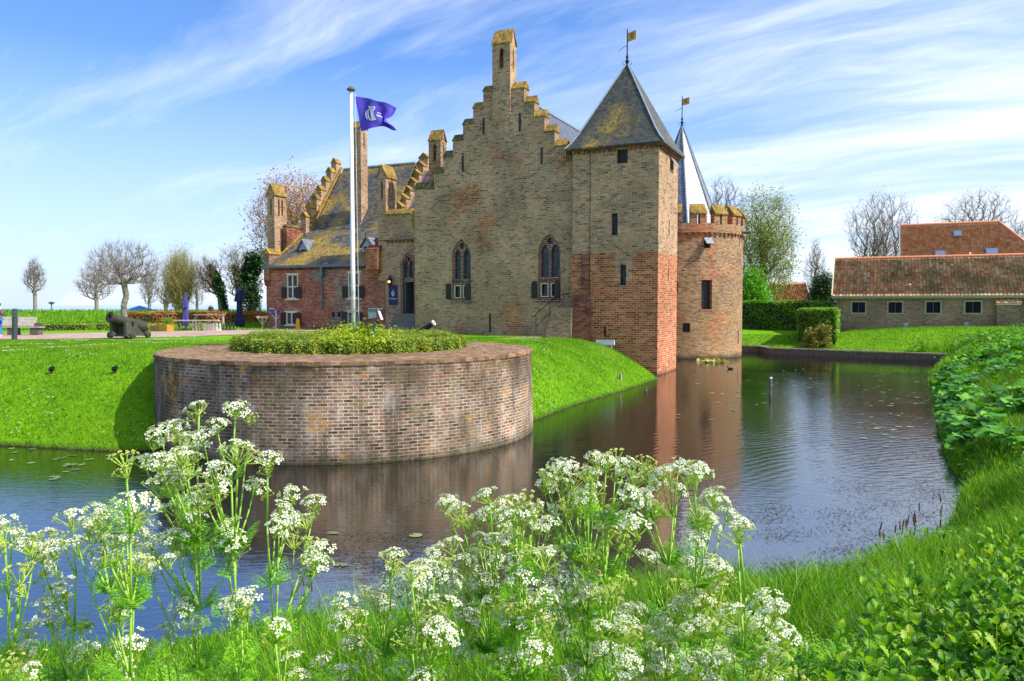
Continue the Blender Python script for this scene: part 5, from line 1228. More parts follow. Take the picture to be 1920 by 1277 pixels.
# shrub at the revetment
def shrub(name, label, loc, rad, h, n, lsize, mat, seed, cat='shrub'):
    r = np.random.default_rng(seed); root = empty(name, loc, 0, label, cat); d = r.normal(0,1,(n,3)); d /= np.linalg.norm(d,axis=1)[:,None]; d[:,2] = np.abs(d[:,2])*1.0
    rr_ = (.45+.6*r.random(n)**.5); lob = 1+.25*np.sin(d[:,0]*5+seed)+.25*np.sin(d[:,1]*6+d[:,2]*5)
    P = d*rr_[:,None]*lob[:,None]*(rad,rad,h*.85)+(0,0,.08*h); leaves('foliage', P, lsize, mat, root, None, seed)
    s = MB(); 
    for i in range(16): k = r.normal(0,1,3); k/=np.linalg.norm(k); s.path([(0,0,-.2),(k[0]*rad*.3,k[1]*rad*.3,h*.3),(k[0]*rad*.8,k[1]*rad*.8,h*(.5+.4*abs(k[2])))],[.03,.02,.008],5)
    s.build('stems', M['darkwood'], root); return root
LSY = leafmat('leaves_sycamore', [(0,(.08,.14,.02)),(.5,(.22,.26,.04)),(.8,(.38,.34,.07)),(1,(.30,.14,.06))], trans=.3)
q = wp(1536,54.3); shrub('young_sycamore', 'small bushy yellow-green shrub overhanging the plank revetment', (q[0],q[1],.35), .85, 1.75, 2600, .17, LSY, 31)
# ------------------------------------------------------------------ trees
BARK = plain('bark', (.20,.17,.12), .9, var=.4, scale=3, bump=.5); BARKG = plain('bark_grey', (.27,.24,.20), .9, var=.35, scale=3, bump=.5)
TWIG = plain('twigs', (.20,.16,.12), .9, bump=0)
def treegeo(seed, h, rx, ry, zc0, shape='round', n=900, k=.35, trunk_r=.22, lean=(0,0), twl=.7, ntw=5, droop=0., topup=.6):
    r = np.random.default_rng(seed); pts = []
    while len(pts) < n:
        d = r.normal(0,1,3); d /= np.linalg.norm(d); q = r.random()**(1/2.2)
        p = d*q
        if shape == 'vase': s = (p[2]+1)/2; p[:2] *= (.35+.75*s)
        if shape == 'upright': s = (p[2]+1)/2; p[:2] *= (1.1-.75*s)
        if shape == 'flat' and p[2] < -.35: continue
        pts.append((p[0]*rx+lean[0], p[1]*ry+lean[1], zc0+(p[2]+1)/2*(h-zc0)))
    pts = np.array(pts); stub = np.array([(0,0,zc0*i/4) for i in range(5)]+([(lean[0]*.4,lean[1]*.4,zc0+(h-zc0)*.25),(lean[0]*.7,lean[1]*.7,zc0+(h-zc0)*.5)] if shape in ('upright','round') else []))
    if len(stub) == 5: stub[:, :2] = np.outer(np.linspace(0,1,5), np.array(lean)*.15)
    order = np.argsort(np.linalg.norm(pts-stub[4], axis=1)); pts = pts[order]
    N = np.zeros((len(stub)+n,3)); N[:len(stub)] = stub; par = [-1]+list(range(len(stub)-1)); pl = np.zeros(len(N)); m = len(stub)
    for i in range(1,m): pl[i] = pl[i-1]+np.linalg.norm(N[i]-N[i-1])
    for p in pts:
        d = np.linalg.norm(N[3:m]-p, axis=1); c = d*(1+.25*np.maximum(0, (N[3:m,2]-p[2])/(d+.1)))+k*pl[3:m]; j = 3+int(np.argmin(c))
        # step half-way with slight upward curve
        N[m] = p; par.append(j); pl[m] = pl[j]+d[j-3]; m += 1
    cnt = np.zeros(m)
    ch = np.bincount([p for p in par[1:]], minlength=m)
    cnt[:] = 0
    for i in range(m-1,0,-1):
        if ch[i] == 0: cnt[i] = 1
        cnt[par[i]] += cnt[i]
    order2 = None
    R = trunk_r*(cnt/ max(cnt[0],1))**.54; R = np.maximum(R, .008)
    mbT, mbC = MB(), MB(); nst = len(stub)
    for i in range(1,m):
        j = par[i]; a, b = N[j], N[i]
        tgt = mbT if (i < nst or R[i] > trunk_r*.42) else mbC; sides = 7 if tgt is mbT else (4 if R[i] > .04 else 3)
        ra = min(R[j], R[i]*1.35) if i >= nst else R[j]
        if i >= nst:
            mid = (a+b)/2+r.normal(0,.06,3)*np.linalg.norm(b-a)+(0,0,-.08*np.linalg.norm(b-a))
            tgt.tube(a, mid, ra, (ra+R[i])/2, sides, caps=False); tgt.tube(mid, b, (ra+R[i])/2, R[i], sides, caps=False)
        else: tgt.tube(a, b, ra*(1.25 if j == 0 else 1), R[i], 10, caps=False)
    # twigs: thin three-sided spikes
    src = N[nst:m]; pr = N[[par[i] for i in range(nst,m)]]; K = len(src)*ntw; b = np.repeat(src, ntw, axis=0); dirp = np.repeat(src-pr, ntw, axis=0); dirp /= np.linalg.norm(dirp,axis=1)[:,None]+1e-6
    d = dirp*.8+r.normal(0,.55,(K,3))+(0,0,topup); d /= np.linalg.norm(d,axis=1)[:,None]; d[:,2] -= droop
    L = twl*(.5+r.random(K)); tr0 = .006; s1 = np.cross(d,(0.3,.5,.8)); s1 /= np.linalg.norm(s1,axis=1)[:,None]+1e-6; s2 = np.cross(d,s1)
    b = b+np.repeat(pr-src, ntw, axis=0)*r.random(K)[:,None]*.8
    e = b+d*L[:,None]
    V = np.concatenate([b+s1*tr0, b-s1*.5*tr0+s2*.87*tr0, b-s1*.5*tr0-s2*.87*tr0, e], 0); I = np.arange(K)
    Ft = np.concatenate([np.stack([I,I+K,I+3*K],1), np.stack([I+K,I+2*K,I+3*K],1), np.stack([I+2*K,I,I+3*K],1)])
    o0 = len(mbC.v); mbC.v += [tuple(x) for x in V]; mbC.f += [tuple(int(y)+o0 for y in f) for f in Ft]; mbC.m += [0]*len(Ft)
    return mbT, mbC, e, src
def tree(name, label, px, dep, toppx, halfpx, trunkpx=None, seed=1, basez=1.5, shape='round', leafn=0, lsize=.15, lmat=None, bark=None, twig=None, cat='tree', lowfrac=.3, group=None, **kw):
    x = (px-960)/FPX*dep; ztop = HC+(572-toppx)*dep/FPX; h = ztop-basez; rx = halfpx*dep/FPX
    root = empty(name, (x,dep,basez), random.uniform(0,.3), label, cat, group)
    kw['ntw'] = max(3, kw.get('ntw', 5)-1); T, C, ends, src = treegeo(seed, h*.97, rx*.93, rx*.9, h*lowfrac, shape, **kw)
    T.build('trunk', bark or BARK, root, smooth=True, recalc=False, uv=False); C.build('crown', twig or TWIG, root, recalc=False, uv=False)
    if leafn:
        r = np.random.default_rng(seed+100); A = np.concatenate([ends, src]); P = A[r.integers(0,len(A),leafn)]+r.normal(0,lsize*1.6,(leafn,3)); leaves('leaves', P, lsize, lmat, root, None, seed)
    return root
LO = leafmat('leaves_orange', [(0,(.32,.14,.06)),(.5,(.55,.24,.06)),(1,(.65,.36,.06))], trans=.3)
LP = leafmat('buds_pale', [(0,(.16,.15,.07)),(1,(.30,.30,.12))], trans=.2)
LW = leafmat('leaves_willow', [(0,(.16,.17,.03)),(1,(.34,.34,.06))], trans=.35)
LS = leafmat('leaves_spring', [(0,(.14,.22,.02)),(.6,(.28,.38,.03)),(1,(.46,.52,.07))], trans=.4)
LV = leafmat('leaves_ivy', [(0,(.008,.035,.012)),(.6,(.02,.08,.02)),(1,(.06,.16,.03))], trans=.15)
LD = leafmat('leaves_evergreen', [(0,(.01,.035,.01)),(1,(.05,.12,.025))], trans=.15)
BL_ = leafmat('leaves_bright', [(0,(.07,.28,.01)),(1,(.22,.55,.03))], trans=.4)
tree('bare_tree', 'slim young bare tree standing alone at the far left of the dike', 67, 66, 482, 27, seed=41, basez=2.9, shape='upright', n=420, trunk_r=.16, twl=.55, bark=BARKG, lowfrac=.34)
tree('bare_tree', 'small bare tree half behind the big spreading one, left of the cannon', 182, 68, 505, 40, seed=42, basez=2.8, shape='round', n=450, trunk_r=.17, twl=.6, bark=BARKG, lowfrac=.3)
tree('bare_tree', 'broad spreading bare tree directly behind the big cannon', 233, 54, 446, 78, seed=43, basez=1.9, shape='flat', n=1100, trunk_r=.2, twl=.6, ntw=5, bark=BARKG, lowfrac=.26)
tree('bare_tree', 'thin bare tree right of the blue tent roof', 281, 72, 505, 25, seed=44, basez=1.8, shape='upright', n=350, trunk_r=.15, twl=.6, bark=BARKG, lowfrac=.35)
tree('bare_tree', 'small dark bare tree between the blue tent and the willow', 312, 74, 518, 24, seed=45, basez=1.6, shape='vase', n=300, trunk_r=.17, twl=.6, lowfrac=.3)
tree('willow_tree', 'bushy olive-yellow willow with upright fine twigs behind the beech hedge', 338, 66, 471, 40, seed=46, basez=1.6, shape='vase', n=900, trunk_r=.3, twl=1.1, ntw=9, leafn=4500, lsize=.10, lmat=LW, lowfrac=.12, topup=1.2, k=.6, twig=plain('willow_twigs', (.30,.26,.09), .9, bump=0))
tree('bare_tree', 'slender pale-stemmed bare tree right of the willow', 370, 70, 492, 22, seed=47, basez=1.6, shape='upright', n=260, trunk_r=.12, twl=.6, bark=BARKG, lowfrac=.3)
def ivy(root, pts, rad, n, seed):
    r = np.random.default_rng(seed); pts = np.array(pts); s = r.random(n)*(len(pts)-1); i = s.astype(int); f = (s-i)[:,None]; c = pts[i]*(1-f)+pts[np.minimum(i+1,len(pts)-1)]*f
    d = r.normal(0,1,(n,3)); d /= np.linalg.norm(d,axis=1)[:,None]; P = c+d*(rad*(.5+.6*r.random(n)*(1+.4*np.sin(c[:,2]*2.3))))[:,None]*(1,1,1.2); leaves('ivy', P, .22, LV, root, None, seed)
t1 = tree('ivy_clad_tree', 'leaning bare tree with an ivy-clad trunk behind the closed parasols', 418, 66, 478, 34, seed=48, basez=1.6, shape='vase', n=420, trunk_r=.26, twl=.7, lowfrac=.45, lean=(-1.2,0)); ivy(t1, [(.3,0,0),(.1,0,2),(-.3,0,3.6),(-.9,0,5.0)], .42, 3800, 1)
t2 = tree('ivy_clad_tree', 'bare tree with sparse yellow-green leaves left of the ivy column by the castle', 452, 68, 452, 48, seed=49, basez=1.6, shape='round', n=650, trunk_r=.26, twl=.7, lowfrac=.35, leafn=500, lsize=.18, lmat=LS); ivy(t2, [(0,0,0),(0,0,2),(-.2,0,4),(-.5,0,5.2)], .34, 2600, 2)
t3 = tree('ivy_clad_tree', 'tree trunk wrapped in a broad column of dark ivy next to the castle corner', 474, 64, 505, 14, seed=50, basez=1.6, shape='upright', n=150, trunk_r=.26, twl=.5, lowfrac=.5); ivy(t3, [(0,0,0.2),(0,0,2.4),(-.3,0,4.4),(.4,0,5.6)], .85, 7000, 3)
tree('budding_tree', 'tall tree with orange-brown spring leaves rising behind the castle wing', 556, 74, 316, 92, seed=51, basez=1.6, shape='round', n=1500, trunk_r=.45, twl=.8, ntw=5, leafn=11000, lsize=.2, lmat=LO, lowfrac=.3)
tree('bare_tree', 'bare tree crown showing between the spire and the big green tree', 1352, 84, 322, 52, seed=52, basez=1.4, shape='round', n=900, trunk_r=.4, twl=.9, lowfrac=.3)
tree('spring_tree', 'large tree in fresh yellow-green leaf beside the round tower', 1428, 72, 352, 70, seed=53, basez=1.4, shape='round', n=1500, trunk_r=.42, twl=.9, ntw=5, leafn=20000, lsize=.16, lmat=LS, lowfrac=.12)
tree('maple_tree', 'bright green leafy young maple low beside the round tower', 1408, 69, 505, 34, seed=54, basez=1.4, shape='round', n=350, trunk_r=.2, twl=.5, leafn=9000, lsize=.2, lmat=BL_, lowfrac=.1)
tree('bare_tree', 'thin bare tree above the small red-roofed shed', 1527, 84, 446, 34, seed=55, basez=1.4, shape='upright', n=420, trunk_r=.18, twl=.9, lowfrac=.25)
tree('evergreen_tree', 'dark evergreen bush-like tree at the left end of the barn', 1543, 75, 514, 26, seed=56, basez=1.4, shape='round', n=300, trunk_r=.25, twl=.4, leafn=9000, lsize=.2, lmat=LD, lowfrac=.05)
tree('bare_tree', 'wide bare tree with many upright limbs standing behind the barn roof', 1646, 92, 354, 88, seed=57, basez=1.4, shape='vase', n=1500, trunk_r=.5, twl=1.1, ntw=5, lowfrac=.22, k=.5, topup=.9, leafn=2500, lsize=.14, lmat=LP)
tree('bare_tree', 'wide bare tree whose crown shows above the farmhouse roof', 1826, 98, 350, 92, seed=58, basez=1.4, shape='round', n=1500, trunk_r=.5, twl=1.1, ntw=5, lowfrac=.3, leafn=3500, lsize=.15, lmat=LP)
tree('bare_tree', 'bare tree at the right picture edge behind the farmhouse hip', 1925, 88, 410, 34, seed=59, basez=1.4, shape='round', n=500, trunk_r=.3, twl=.9, lowfrac=.25, leafn=800, lsize=.15, lmat=LP)
r = np.random.default_rng(61); n = 16000; xx = r.uniform(16,75,n); yy = 100+r.random(n)*8; P = np.c_[xx, yy, 1.3+np.abs(r.normal(0,1.5,n))*(1+.5*np.sin(xx*.5))]
fw = leaves('distant_scrub', P, .45, leafmat('leaves_scrub', [(0,(.06,.10,.03)),(1,(.18,.20,.08))], trans=.2), None, None, 62); tag(fw, 'low belt of distant scrub behind the buildings', 'scrub', kind='stuff')
# ------------------------------------------------------------------ court furniture
Zc = 1.87
def at(px, py_base, z=Zc): x, y = onz(px, py_base, z); return x, y
# big cannon on a garrison carriage: barrel points at the camera and a little left, muzzle raised
cx, cy = at(236, 635)
can = empty('cannon', (cx, cy, Zc+.02), math.radians(-8), 'big old iron cannon on a weathered wooden carriage at the lawn edge', 'cannon'); can.scale = (.92,.92,.92)
# local frame: -y towards the viewer
IR = plain('cannon_iron', (.05,.045,.035), .7, .15, var=.3, scale=8); CW = plain('carriage_wood', (.07,.068,.062), .85, var=.45, scale=3, bump=.5)
el = math.radians(17); ax = Vector((-.30,-1,.30)).normalized(); o0 = Vector((.42,.95,.55))
def barrel(mbx, o, ax, prof, n=20, bore=0):
    a = ax.orthogonal().normalized(); b = ax.cross(a); vs = [o+ax*s+(a*math.cos(2*PI*i/n)+b*math.sin(2*PI*i/n))*r for s, r in prof for i in range(n)]
    fs = [(k*n+i,k*n+(i+1)%n,(k+1)*n+(i+1)%n,(k+1)*n+i) for k in range(len(prof)-1) for i in range(n)]+[tuple(range(n-1,-1,-1)), tuple(range((len(prof)-1)*n,len(prof)*n))]
    mbx.add(vs, fs)
b_ = MB(); barrel(b_, o0, ax, [(-.28,.02),(-.26,.09),(-.2,.10),(-.12,.06),(-.05,.2),(0,.28),(.05,.29),(.5,.275),(.52,.29),(.56,.29),(.58,.27),(1.2,.25),(1.22,.262),(1.26,.245),(1.95,.225),(1.98,.255),(2.05,.29),(2.14,.29),(2.16,.27),(2.161,.11),(1.6,.10)]); b_.build('barrel', IR, can, smooth=False)
tr_ = MB(); m = o0+ax*1.0; sd = Vector((1,-.38,0)).normalized(); tr_.tube(m-sd*.52, m+sd*.52, .08, n=10); tr_.build('trunnion', IR, can)
for s in (-1, 1):
    k = MB(); x0, x1 = s*.40-.08, s*.40+.08
    k.slab([(-.62,.12),(1.25,.12),(1.25,.38),(1.0,.38),(1.0,.52),(.7,.52),(.7,.68),(.35,.68),(.35,.86),(-.62,.86)], [], x0, x1, 'a'); k.build('cheek', CW, can)
k = MB(); k.box(-.31,.31,-.2,-.1,.2,.6); k.build('transom', CW, can); k = MB(); k.box(-.31,.31,.8,.9,.15,.4); k.build('transom', CW, can)
for y in (-.35,.95):
    k = MB(); k.tube((-.78,y,.17),(.78,y,.17),.07,n=8); k.build('axle', CW, can)
    for s in (-1,1):
        k = MB(); k.tube((s*.56,y,.17),(s*.72,y,.17),.17,n=18); k.build('wheel', CW, can)
# smaller cannon behind the bastion hedge
cx, cy = onz(808, 628, Zc); cy -= 6; cx = (808-960)/FPX*cy
sc2 = empty('small_cannon', (cx, cy, Hs(cx,cy)), 0, 'small dark cannon with pale muzzle rim, pointing up behind the bastion hedge', 'cannon')
tipx, _, tipz = aty(814, 605, cy-.2); o0 = Vector((-.55,.1,.35)); tip = Vector((tipx-cx, -.2, tipz-Hs(cx,cy))); ax = (tip-o0); L = ax.length; ax.normalize()
b_ = MB(); barrel(b_, o0, ax, [(-.12,.03),(-.02,.1),(0,.15),(L*.4,.14),(L*.42,.13),(L*.9,.10),(L*.93,.135)]); b_.build('barrel', M['iron'], sc2)
b_ = MB(); barrel(b_, o0, ax, [(L*.931,.14),(L,.135),(L+.001,.06),(L*.8,.055)]); b_.build('muzzle_rim', plain('pale_rim', (.5,.5,.47), .6), sc2)
for s in (-1,1):
    k = MB(); k.slab([(-.7,.05),(.5,.05),(.5,.3),(.1,.5),(-.2,.5),(-.7,.3)], [], s*.25-.05, s*.25+.05, 'b'); k.build('cheek', M['darkwood'], sc2)
k = MB(); k.tube((-.45,-.35,.12),(-.45,.35,.12),.12,n=12); k.tube((.3,-.35,.12),(.3,.35,.12),.12,n=12); k.build('wheels', M['darkwood'], sc2)
# bollard light
bx_, by_ = at(27, 637); bol = empty('bollard_light', (bx_,by_,Zc), 0, 'dark grey cylindrical bollard lamp with louvred head at the path edge', 'bollard'); bol.rotation_euler = (0, math.radians(3), 0)
k = MB(); k.lathe([(.12,0),(.12,1.08)],16); k.build('post', plain('anthracite', (.045,.06,.075), .5, bump=0), bol)
k = MB(); k.lathe([(.09,1.08),(.09,1.32)],12); k.build('lamp', M['white'], bol)
k = MB()
for i in range(4): k.lathe([(.155,1.10+i*.065),(.12,1.135+i*.065)],16)
k.lathe([(.15,1.36),(.15,1.40),(.06,1.46),(.0,1.47)],16); k.build('louvres', bpy.data.materials['anthracite'], bol)
# bench
ex, ey = at(80, 629); 
ben = empty('park_bench', (ex-2.0, ey, Zc), 0, 'long weathered wooden bench with a slatted back beside the paved path', 'bench')
wg = plain('bench_wood', (.46,.40,.34), .8, var=.25, scale=3)
for i, (z0, yy_) in enumerate(((.52,.32),(.68,.36),(.84,.40))):
    k = MB(); k.obox((-.1,yy_,z0+.07),(1.55,0,0),(0,.02,0),(0,.02,.075)); k.build('back_slat', wg, ben)
k = MB()
for i in range(4): k.box(-1.7,2.0,-.25+i*.13,-.14+i*.13,.42,.47)
k.build('seat', wg, ben)
for x in (-1.1,.45,1.65):
    k = MB(); k.box(x-.22,x+.22,-.2,.25,0,.42); k.build('leg', M['darkwood'], ben)
k = MB(); k.box(1.5,1.95,.1,.2,.475,.66); k.build('armrest', M['darkwood'], ben)
# closed parasols
def parasol(px, base, top, z, mat, label, h0, dep):
    x = (px-960)/FPX*dep; zt = HC+(572-top)*dep/FPX; root = empty('closed_parasol', (x,dep,Zc), 0, label, 'parasol', 'closed parasols on the terrace'); h = zt-Zc
    k = MB(); k.lathe([(.03,0),(.03,h)],8); k.build('pole', M['iron'], root)
    k = MB(); n = 24; prof = [(.03,h),(.13,h*.86-.1),(.23,h-1.0),(.15,h-1.05),(.17,h-1.3),(.26,h-1.9),(.22,h-2.2),(.1,h-2.21)] if h0 else [(.04,h),(.25,h-.45),(.38,h-.95),(.40,h-1.02),(.2,h-1.05),(.22,h-1.9),(.2,h-2.1),(.36,h-2.3),(.36,h-2.8),(.1,h-2.82)]
    vs = [(r*(1+.16*((i%3)-1))*math.cos(2*PI*i/n)*.82, r*(1+.16*((i%3)-1))*math.sin(2*PI*i/n)*.82, zz) for r, zz in prof for i in range(n)]
    fs = [(a*n+i,a*n+(i+1)%n,(a+1)*n+(i+1)%n,(a+1)*n+i) for a in range(len(prof)-1) for i in range(n)]+[tuple(range(n-1,-1,-1))]; k.add(vs, fs); k.build('canopy', mat, root)
    k = MB(); k.lathe([(.3,0),(.3,.08),(.06,.12),(.05,.4)],16); k.build('base', M['iron'], root)
parasol(348, 600, 548, 0, plain('purple_cloth', (.07,.05,.26), .8), 'furled purple parasol behind the picnic bench', True, 50)
parasol(449.5, 600, 538, 0, plain('navy_cloth', (.015,.02,.08), .8), 'furled dark navy parasol nearer the castle corner', False, 54)
# blue tent roof beyond the dike
tx = 68; bxl = (262-960)/FPX*tx; tn = empty('party_tent', (bxl, tx, 1.0), .2, 'blue peaked party tent roof on thin poles beyond the dike behind the cannon', 'tent')
zt = HC+(572-573)*tx/FPX-1; ze = HC+(572-583.5)*tx/FPX-1
k = MB(); w = 1.15
k.add([(-w*1.1,-w,ze),(w*.85,-w,ze),(w*1.2,w,ze+.02),(-w*.8,w,ze+.02),(0,0,zt),(-w*1.1,-w,ze-.06),(w*.85,-w,ze-.06),(w*1.2,w,ze-.04),(-w*.8,w,ze-.04)],[(0,1,4),(1,2,4),(2,3,4),(3,0,4),(5,6,1,0),(6,7,2,1),(7,8,3,2),(8,5,0,3),(8,7,6,5)]); k.build('roof', plain('tent_blue', (.01,.12,.60), .6, var=.1, bump=0), tn)
for p in ((-w*1.05,-w*.95),(w*.8,-w*.95),(w*1.1,w*.95),(-w*.75,w*.95)):
    k = MB(); k.tube((*p,-.4),(*p,ze),.03,n=6); k.build('pole', M['white'], tn)
# street lamp and picnic table on the dike, chimney stub beyond hedge
lx = (97.5-960)/FPX*74; lp = empty('street_lamp', (lx,74,1.5), 0, 'tiny mushroom-topped street lamp beyond the dike at far left', 'street lamp'); zt = HC+(572-568)*74/FPX-1.5
k = MB(); k.tube((0,0,-1),(0,0,zt),.05,n=6); k.build('pole', M['zinc'], lp); k = MB(); k.lathe([(.08,zt-.16),(.3,zt),(.3,zt+.04),(.05,zt+.12)],12); k.build('lamp_head', M['zinc'], lp)
lx = (395.5-960)/FPX*70; hb = empty('boat_house', (lx,70,1.2), 0, 'small distant hut roof with a stub chimney showing over the beech hedge', 'hut')
k = MB(); z1 = HC+(572-590)*70/FPX-1.2; k.slab([(-1.2,-.5),(1.2,-.5),(1.2,z1-.25),(.45,z1),(-.45,z1),(-1.2,z1-.3)],[],-1,1,'b'); k.build('wall', M['barnwall'], hb); k = MB(); z2 = HC+(572-575)*70/FPX-1.2; k.box(-.15,.18,-.2,.2,z1,z2); k.lathe([(.03,z2),(.03,z2+.08),(.14,z2+.1),(.0,z2+.14)],8); k.build('chimney', M['barnwall'], hb)
# orange planter box
x, y = at(306, 621); pl = empty('planter_box', (x,y,Zc), -.3, 'bright orange-yellow wooden planter box with a small shrub on the grass strip', 'planter')
om = plain('orange_wood', (.50,.24,.03), .7, var=.2)
k = MB(); k.box(-.05,.55,-.3,.3,0,.42); k.build('box', om, pl); k = MB(); k.box(-.75,-.06,-.3,.3,0,.34); k.build('box', plain('brown_wood', (.35,.16,.05), .7), pl)
leaves('foliage', np.random.default_rng(5).normal(0,1,(500,3))*(.16,.16,.13)+(.3,.1,.6), .08, LG, pl, None, 4); k = MB(); k.box(-.5,.0,-.05,.05,.62,.67); k.box(-.45,-.4,-.05,.05,.3,.62); k.build('rail', om, pl)
# picnic bench and crate
x, y = at(372, 620.5); pb = empty('picnic_bench', (x,y,Zc), 0, 'light wooden trestle bench with a seat plank beside the planters on the terrace', 'bench')
for xx in (-1.0,-.1,.9):
    k = MB(); 
    for s in (-1,1): k.box(xx-.04+s*.22,xx+.04+s*.22,-.05,.05,0,.62)
    k.box(xx-.26,xx+.26,-.04,.04,.30,.36); k.build('trestle', wg if xx > -.5 else M['zinc'], pb)
k = MB(); k.box(-1.5,1.3,-.2,.2,.625,.69); k.build('seat', wg, pb)
k = MB(); k.box(-.5,1.4,.5,.9,.98,1.03); k.box(-.45,-.38,.6,.8,0,.98); k.box(1.28,1.35,.6,.8,0,.98); k.build('tabletop', M['wood'], pb)
x, y = at(394, 620.5); cb_ = empty('slatted_crate', (x,y,Zc), 0, 'pale slatted wooden crate standing at the right end of the picnic bench', 'crate')
k = MB()
for i in range(7): k.box(-.32+i*.095,-.25+i*.095,-.25,-.22,0,.44)
k.build('slats', wg, cb_); k = MB(); k.box(-.31,.31,-.219,.22,0,.42); k.build('box', M['wood'], cb_)
# garden chess / skittles
wht, blk = plain('white_plastic', (.8,.8,.8), .4), plain('black_plastic', (.02,.02,.02), .4)
def pin(i, px, m, label):
    x, y = at(px, 620); o = MB(); o.lathe([(.09,0),(.09,.05),(.045,.12),(.035,.28),(.06,.30),(.03,.33),(.055,.39),(.04,.44),(.0,.46)],12); o = o.build('chess_piece', m, None, uv=False); o.location = (x, y+(i%2)*.25, Zc)
    tag(o, label, 'chess piece', 'white garden chess pieces' if m is wht else 'black garden chess pieces')
for i in range(6): pin(i, 401+i*2.9, wht, 'white plastic garden chess piece in the row right of the crate')
for i in range(6): pin(i, 419+i*3.3, blk, 'black plastic garden chess piece in the row right of the white pieces')
# wooden stands, yellow figure, boards
def ystand(px, base, top, mat, label, legs, dep_off=0):
    x, y = at(px, base); k0 = (base-top)*y/FPX; root = empty('wooden_stand', (x,y,Zc), 0, label, 'stand')
    k = MB(); k.box(-.045,.045,-.045,.045,0,k0*.93); k.build('post', mat, root)
    for s in (-1,1):
        k = MB(); k.obox((s*.2,.0,k0*.62),(.03,0,0),(0,.03,0),(s*.22,0,.3)); k.build('brace', mat, root)
        if legs: k = MB(); k.obox((s*.2,0,.14),(.035,0,0),(0,.035,0),(s*.2,0,-.14)); k.build('foot', mat, root)
    return root, k0
r0, k0 = ystand(492.5, 617, 592, M['rawwood'], 'raw wooden Y-shaped post with a plank across its top by the castle corner', False)
k = MB(); k.box(-.36,.36,-.07,-.046,k0*.80,k0*.98); k.build('plank', M['rawwood'], r0)
greyw = plain('silver_wood', (.52,.49,.50), .8, var=.2)
r0, k0 = ystand(518, 617, 578, greyw, 'silvery wooden signpost with small purple name boards and splayed feet', True)
pur = plain('purple_board', (.05,.03,.35), .5, bump=0)
k = MB(); k.box(-.46,-.03,-.09,-.05,k0*.93,k0*1.04); k.build('board', pur, r0); k = MB(); k.box(.1,.3,-.09,-.05,k0*.80,k0*.88); k.box(-.44,-.1,-.091,-.051,k0*.70,k0*.76); k.build('board', pur, r0)
k = MB()
for xx in (-.38,-.25,-.12): k.box(xx-.03,xx+.03,-.096,-.091,k0*.95,k0*1.02)
k.build('marks', wht, r0)
x, y = at(559, 618); yc = empty('yellow_figure', (x,y,Zc), 0, 'yellow plastic skittle-shaped marker with flared foot in front of the low windows', 'marker')
ym = plain('yellow_plastic', (.75,.38,.01), .4, var=.1, bump=0); k = MB(); k.lathe([(.30,0),(.27,.03),(.19,.08),(.15,.22),(.13,.5),(.12,.62),(.09,.71),(.04,.76),(0,.77)],20); k.build('body', ym, yc, smooth=True)
k = MB(); 
for i in range(6): a = i*PI/3; k.obox((.27*math.cos(a),.27*math.sin(a),.03),(.07*math.cos(a),.07*math.sin(a),0),(-.04*math.sin(a),.04*math.cos(a),0),(0,0,.03))
k.build('foot', ym, yc)
navy = plain('navy_board', (.012,.014,.045), .5, bump=0); pale = plain('pale_print', (.62,.66,.75), .6, var=.05, bump=0)
x, y = at(609.5, 614); ab = empty('sign_board', (x,y-.5,Zc), 0, 'upright black information board with white prints by the wing wall', 'sign board')
s_ = y/FPX; k = MB(); k.box(-.28,.28,-.03,.03,.1,1.28); k.build('panel', navy, ab); k = MB(); k.box(-.33,.33,-.2,.2,0,.1); k.build('foot', M['iron'], ab)
k = MB(); k.box(-.24,-.12,-.036,-.031,.98,1.22); k.box(-.24,.0,-.036,-.031,.14,.19); k.box(-.23,-.13,-.036,-.0311,.2,.32)
for i in range(3): k.obox((.10,-.033,1.16-i*.07),(.12,0,-.05),(0,.002,0),(.01,0,.018))
k.box(-.12,.14,-.036,-.031,.66,.70); k.build('print', pale, ab)
rB = rpx(729,745,535,572,PB-.05); bn = MB(); bn.box(rB[0],rB[1],PB-.06,PB-.04,rB[2],rB[3]); bn = bn.build('banner', plain('navy_banner', (.012,.018,.11), .6, bump=0), None); bn.matrix_world = Matrix.Translation((CO[0],CO[1],0)) @ Matrix.Rotation(ROTZ,4,'Z')
tag(bn, 'dark blue hanging banner with a white crest left of the castle doorway', 'banner')
bc_, bz_ = (rB[0]+rB[1])/2, rB[3]-.55
k = MB(); k.slab([(bc_-.1,bz_+.14),(bc_+.1,bz_+.14),(bc_+.1,bz_-.02),(bc_,bz_-.15),(bc_-.1,bz_-.02)], [rect(bc_-.05,bc_+.05,bz_-.02,bz_+.08)], PB-.068, PB-.061); k.box(bc_-.015,bc_+.015,PB-.068,PB-.061,bz_+.18,bz_+.28); k.build('crest', pale, bn)
txt('RADBOUD', .12, 'lettering', pale, bn, Matrix.Translation((bc_,PB-.064,bz_-.32)) @ Matrix.Rotation(PI/2,4,'X'), .002)
x, y = at(746, 619); y -= .4; sb = empty('sign_board', ((746-960)/FPX*y,y,Zc), 0, 'tall navy welcome board with white panels at the foot of the entrance steps', 'sign board')
k = MB(); k.box(-.34,.34,-.03,.03,.05,1.42); k.build('panel', navy, sb)
k = MB(); k.box(-.29,.29,-.036,-.031,.98,1.38); k.box(-.29,.29,-.036,-.031,.24,.50); k.build('print', pale, sb)
k = MB(); k.add([(.02,-.04,1.03),(.2,-.04,1.03),(.2,-.037,1.03),(.05,-.04,1.24),(.05,-.037,1.24),(.02,-.037,1.03)],[(0,1,3),(5,4,2),(0,3,4,5),(1,2,4,3),(0,5,2,1)]); k.box(-.2,.16,-.04,-.037,.34,.40); k.build('figures', navy, sb)
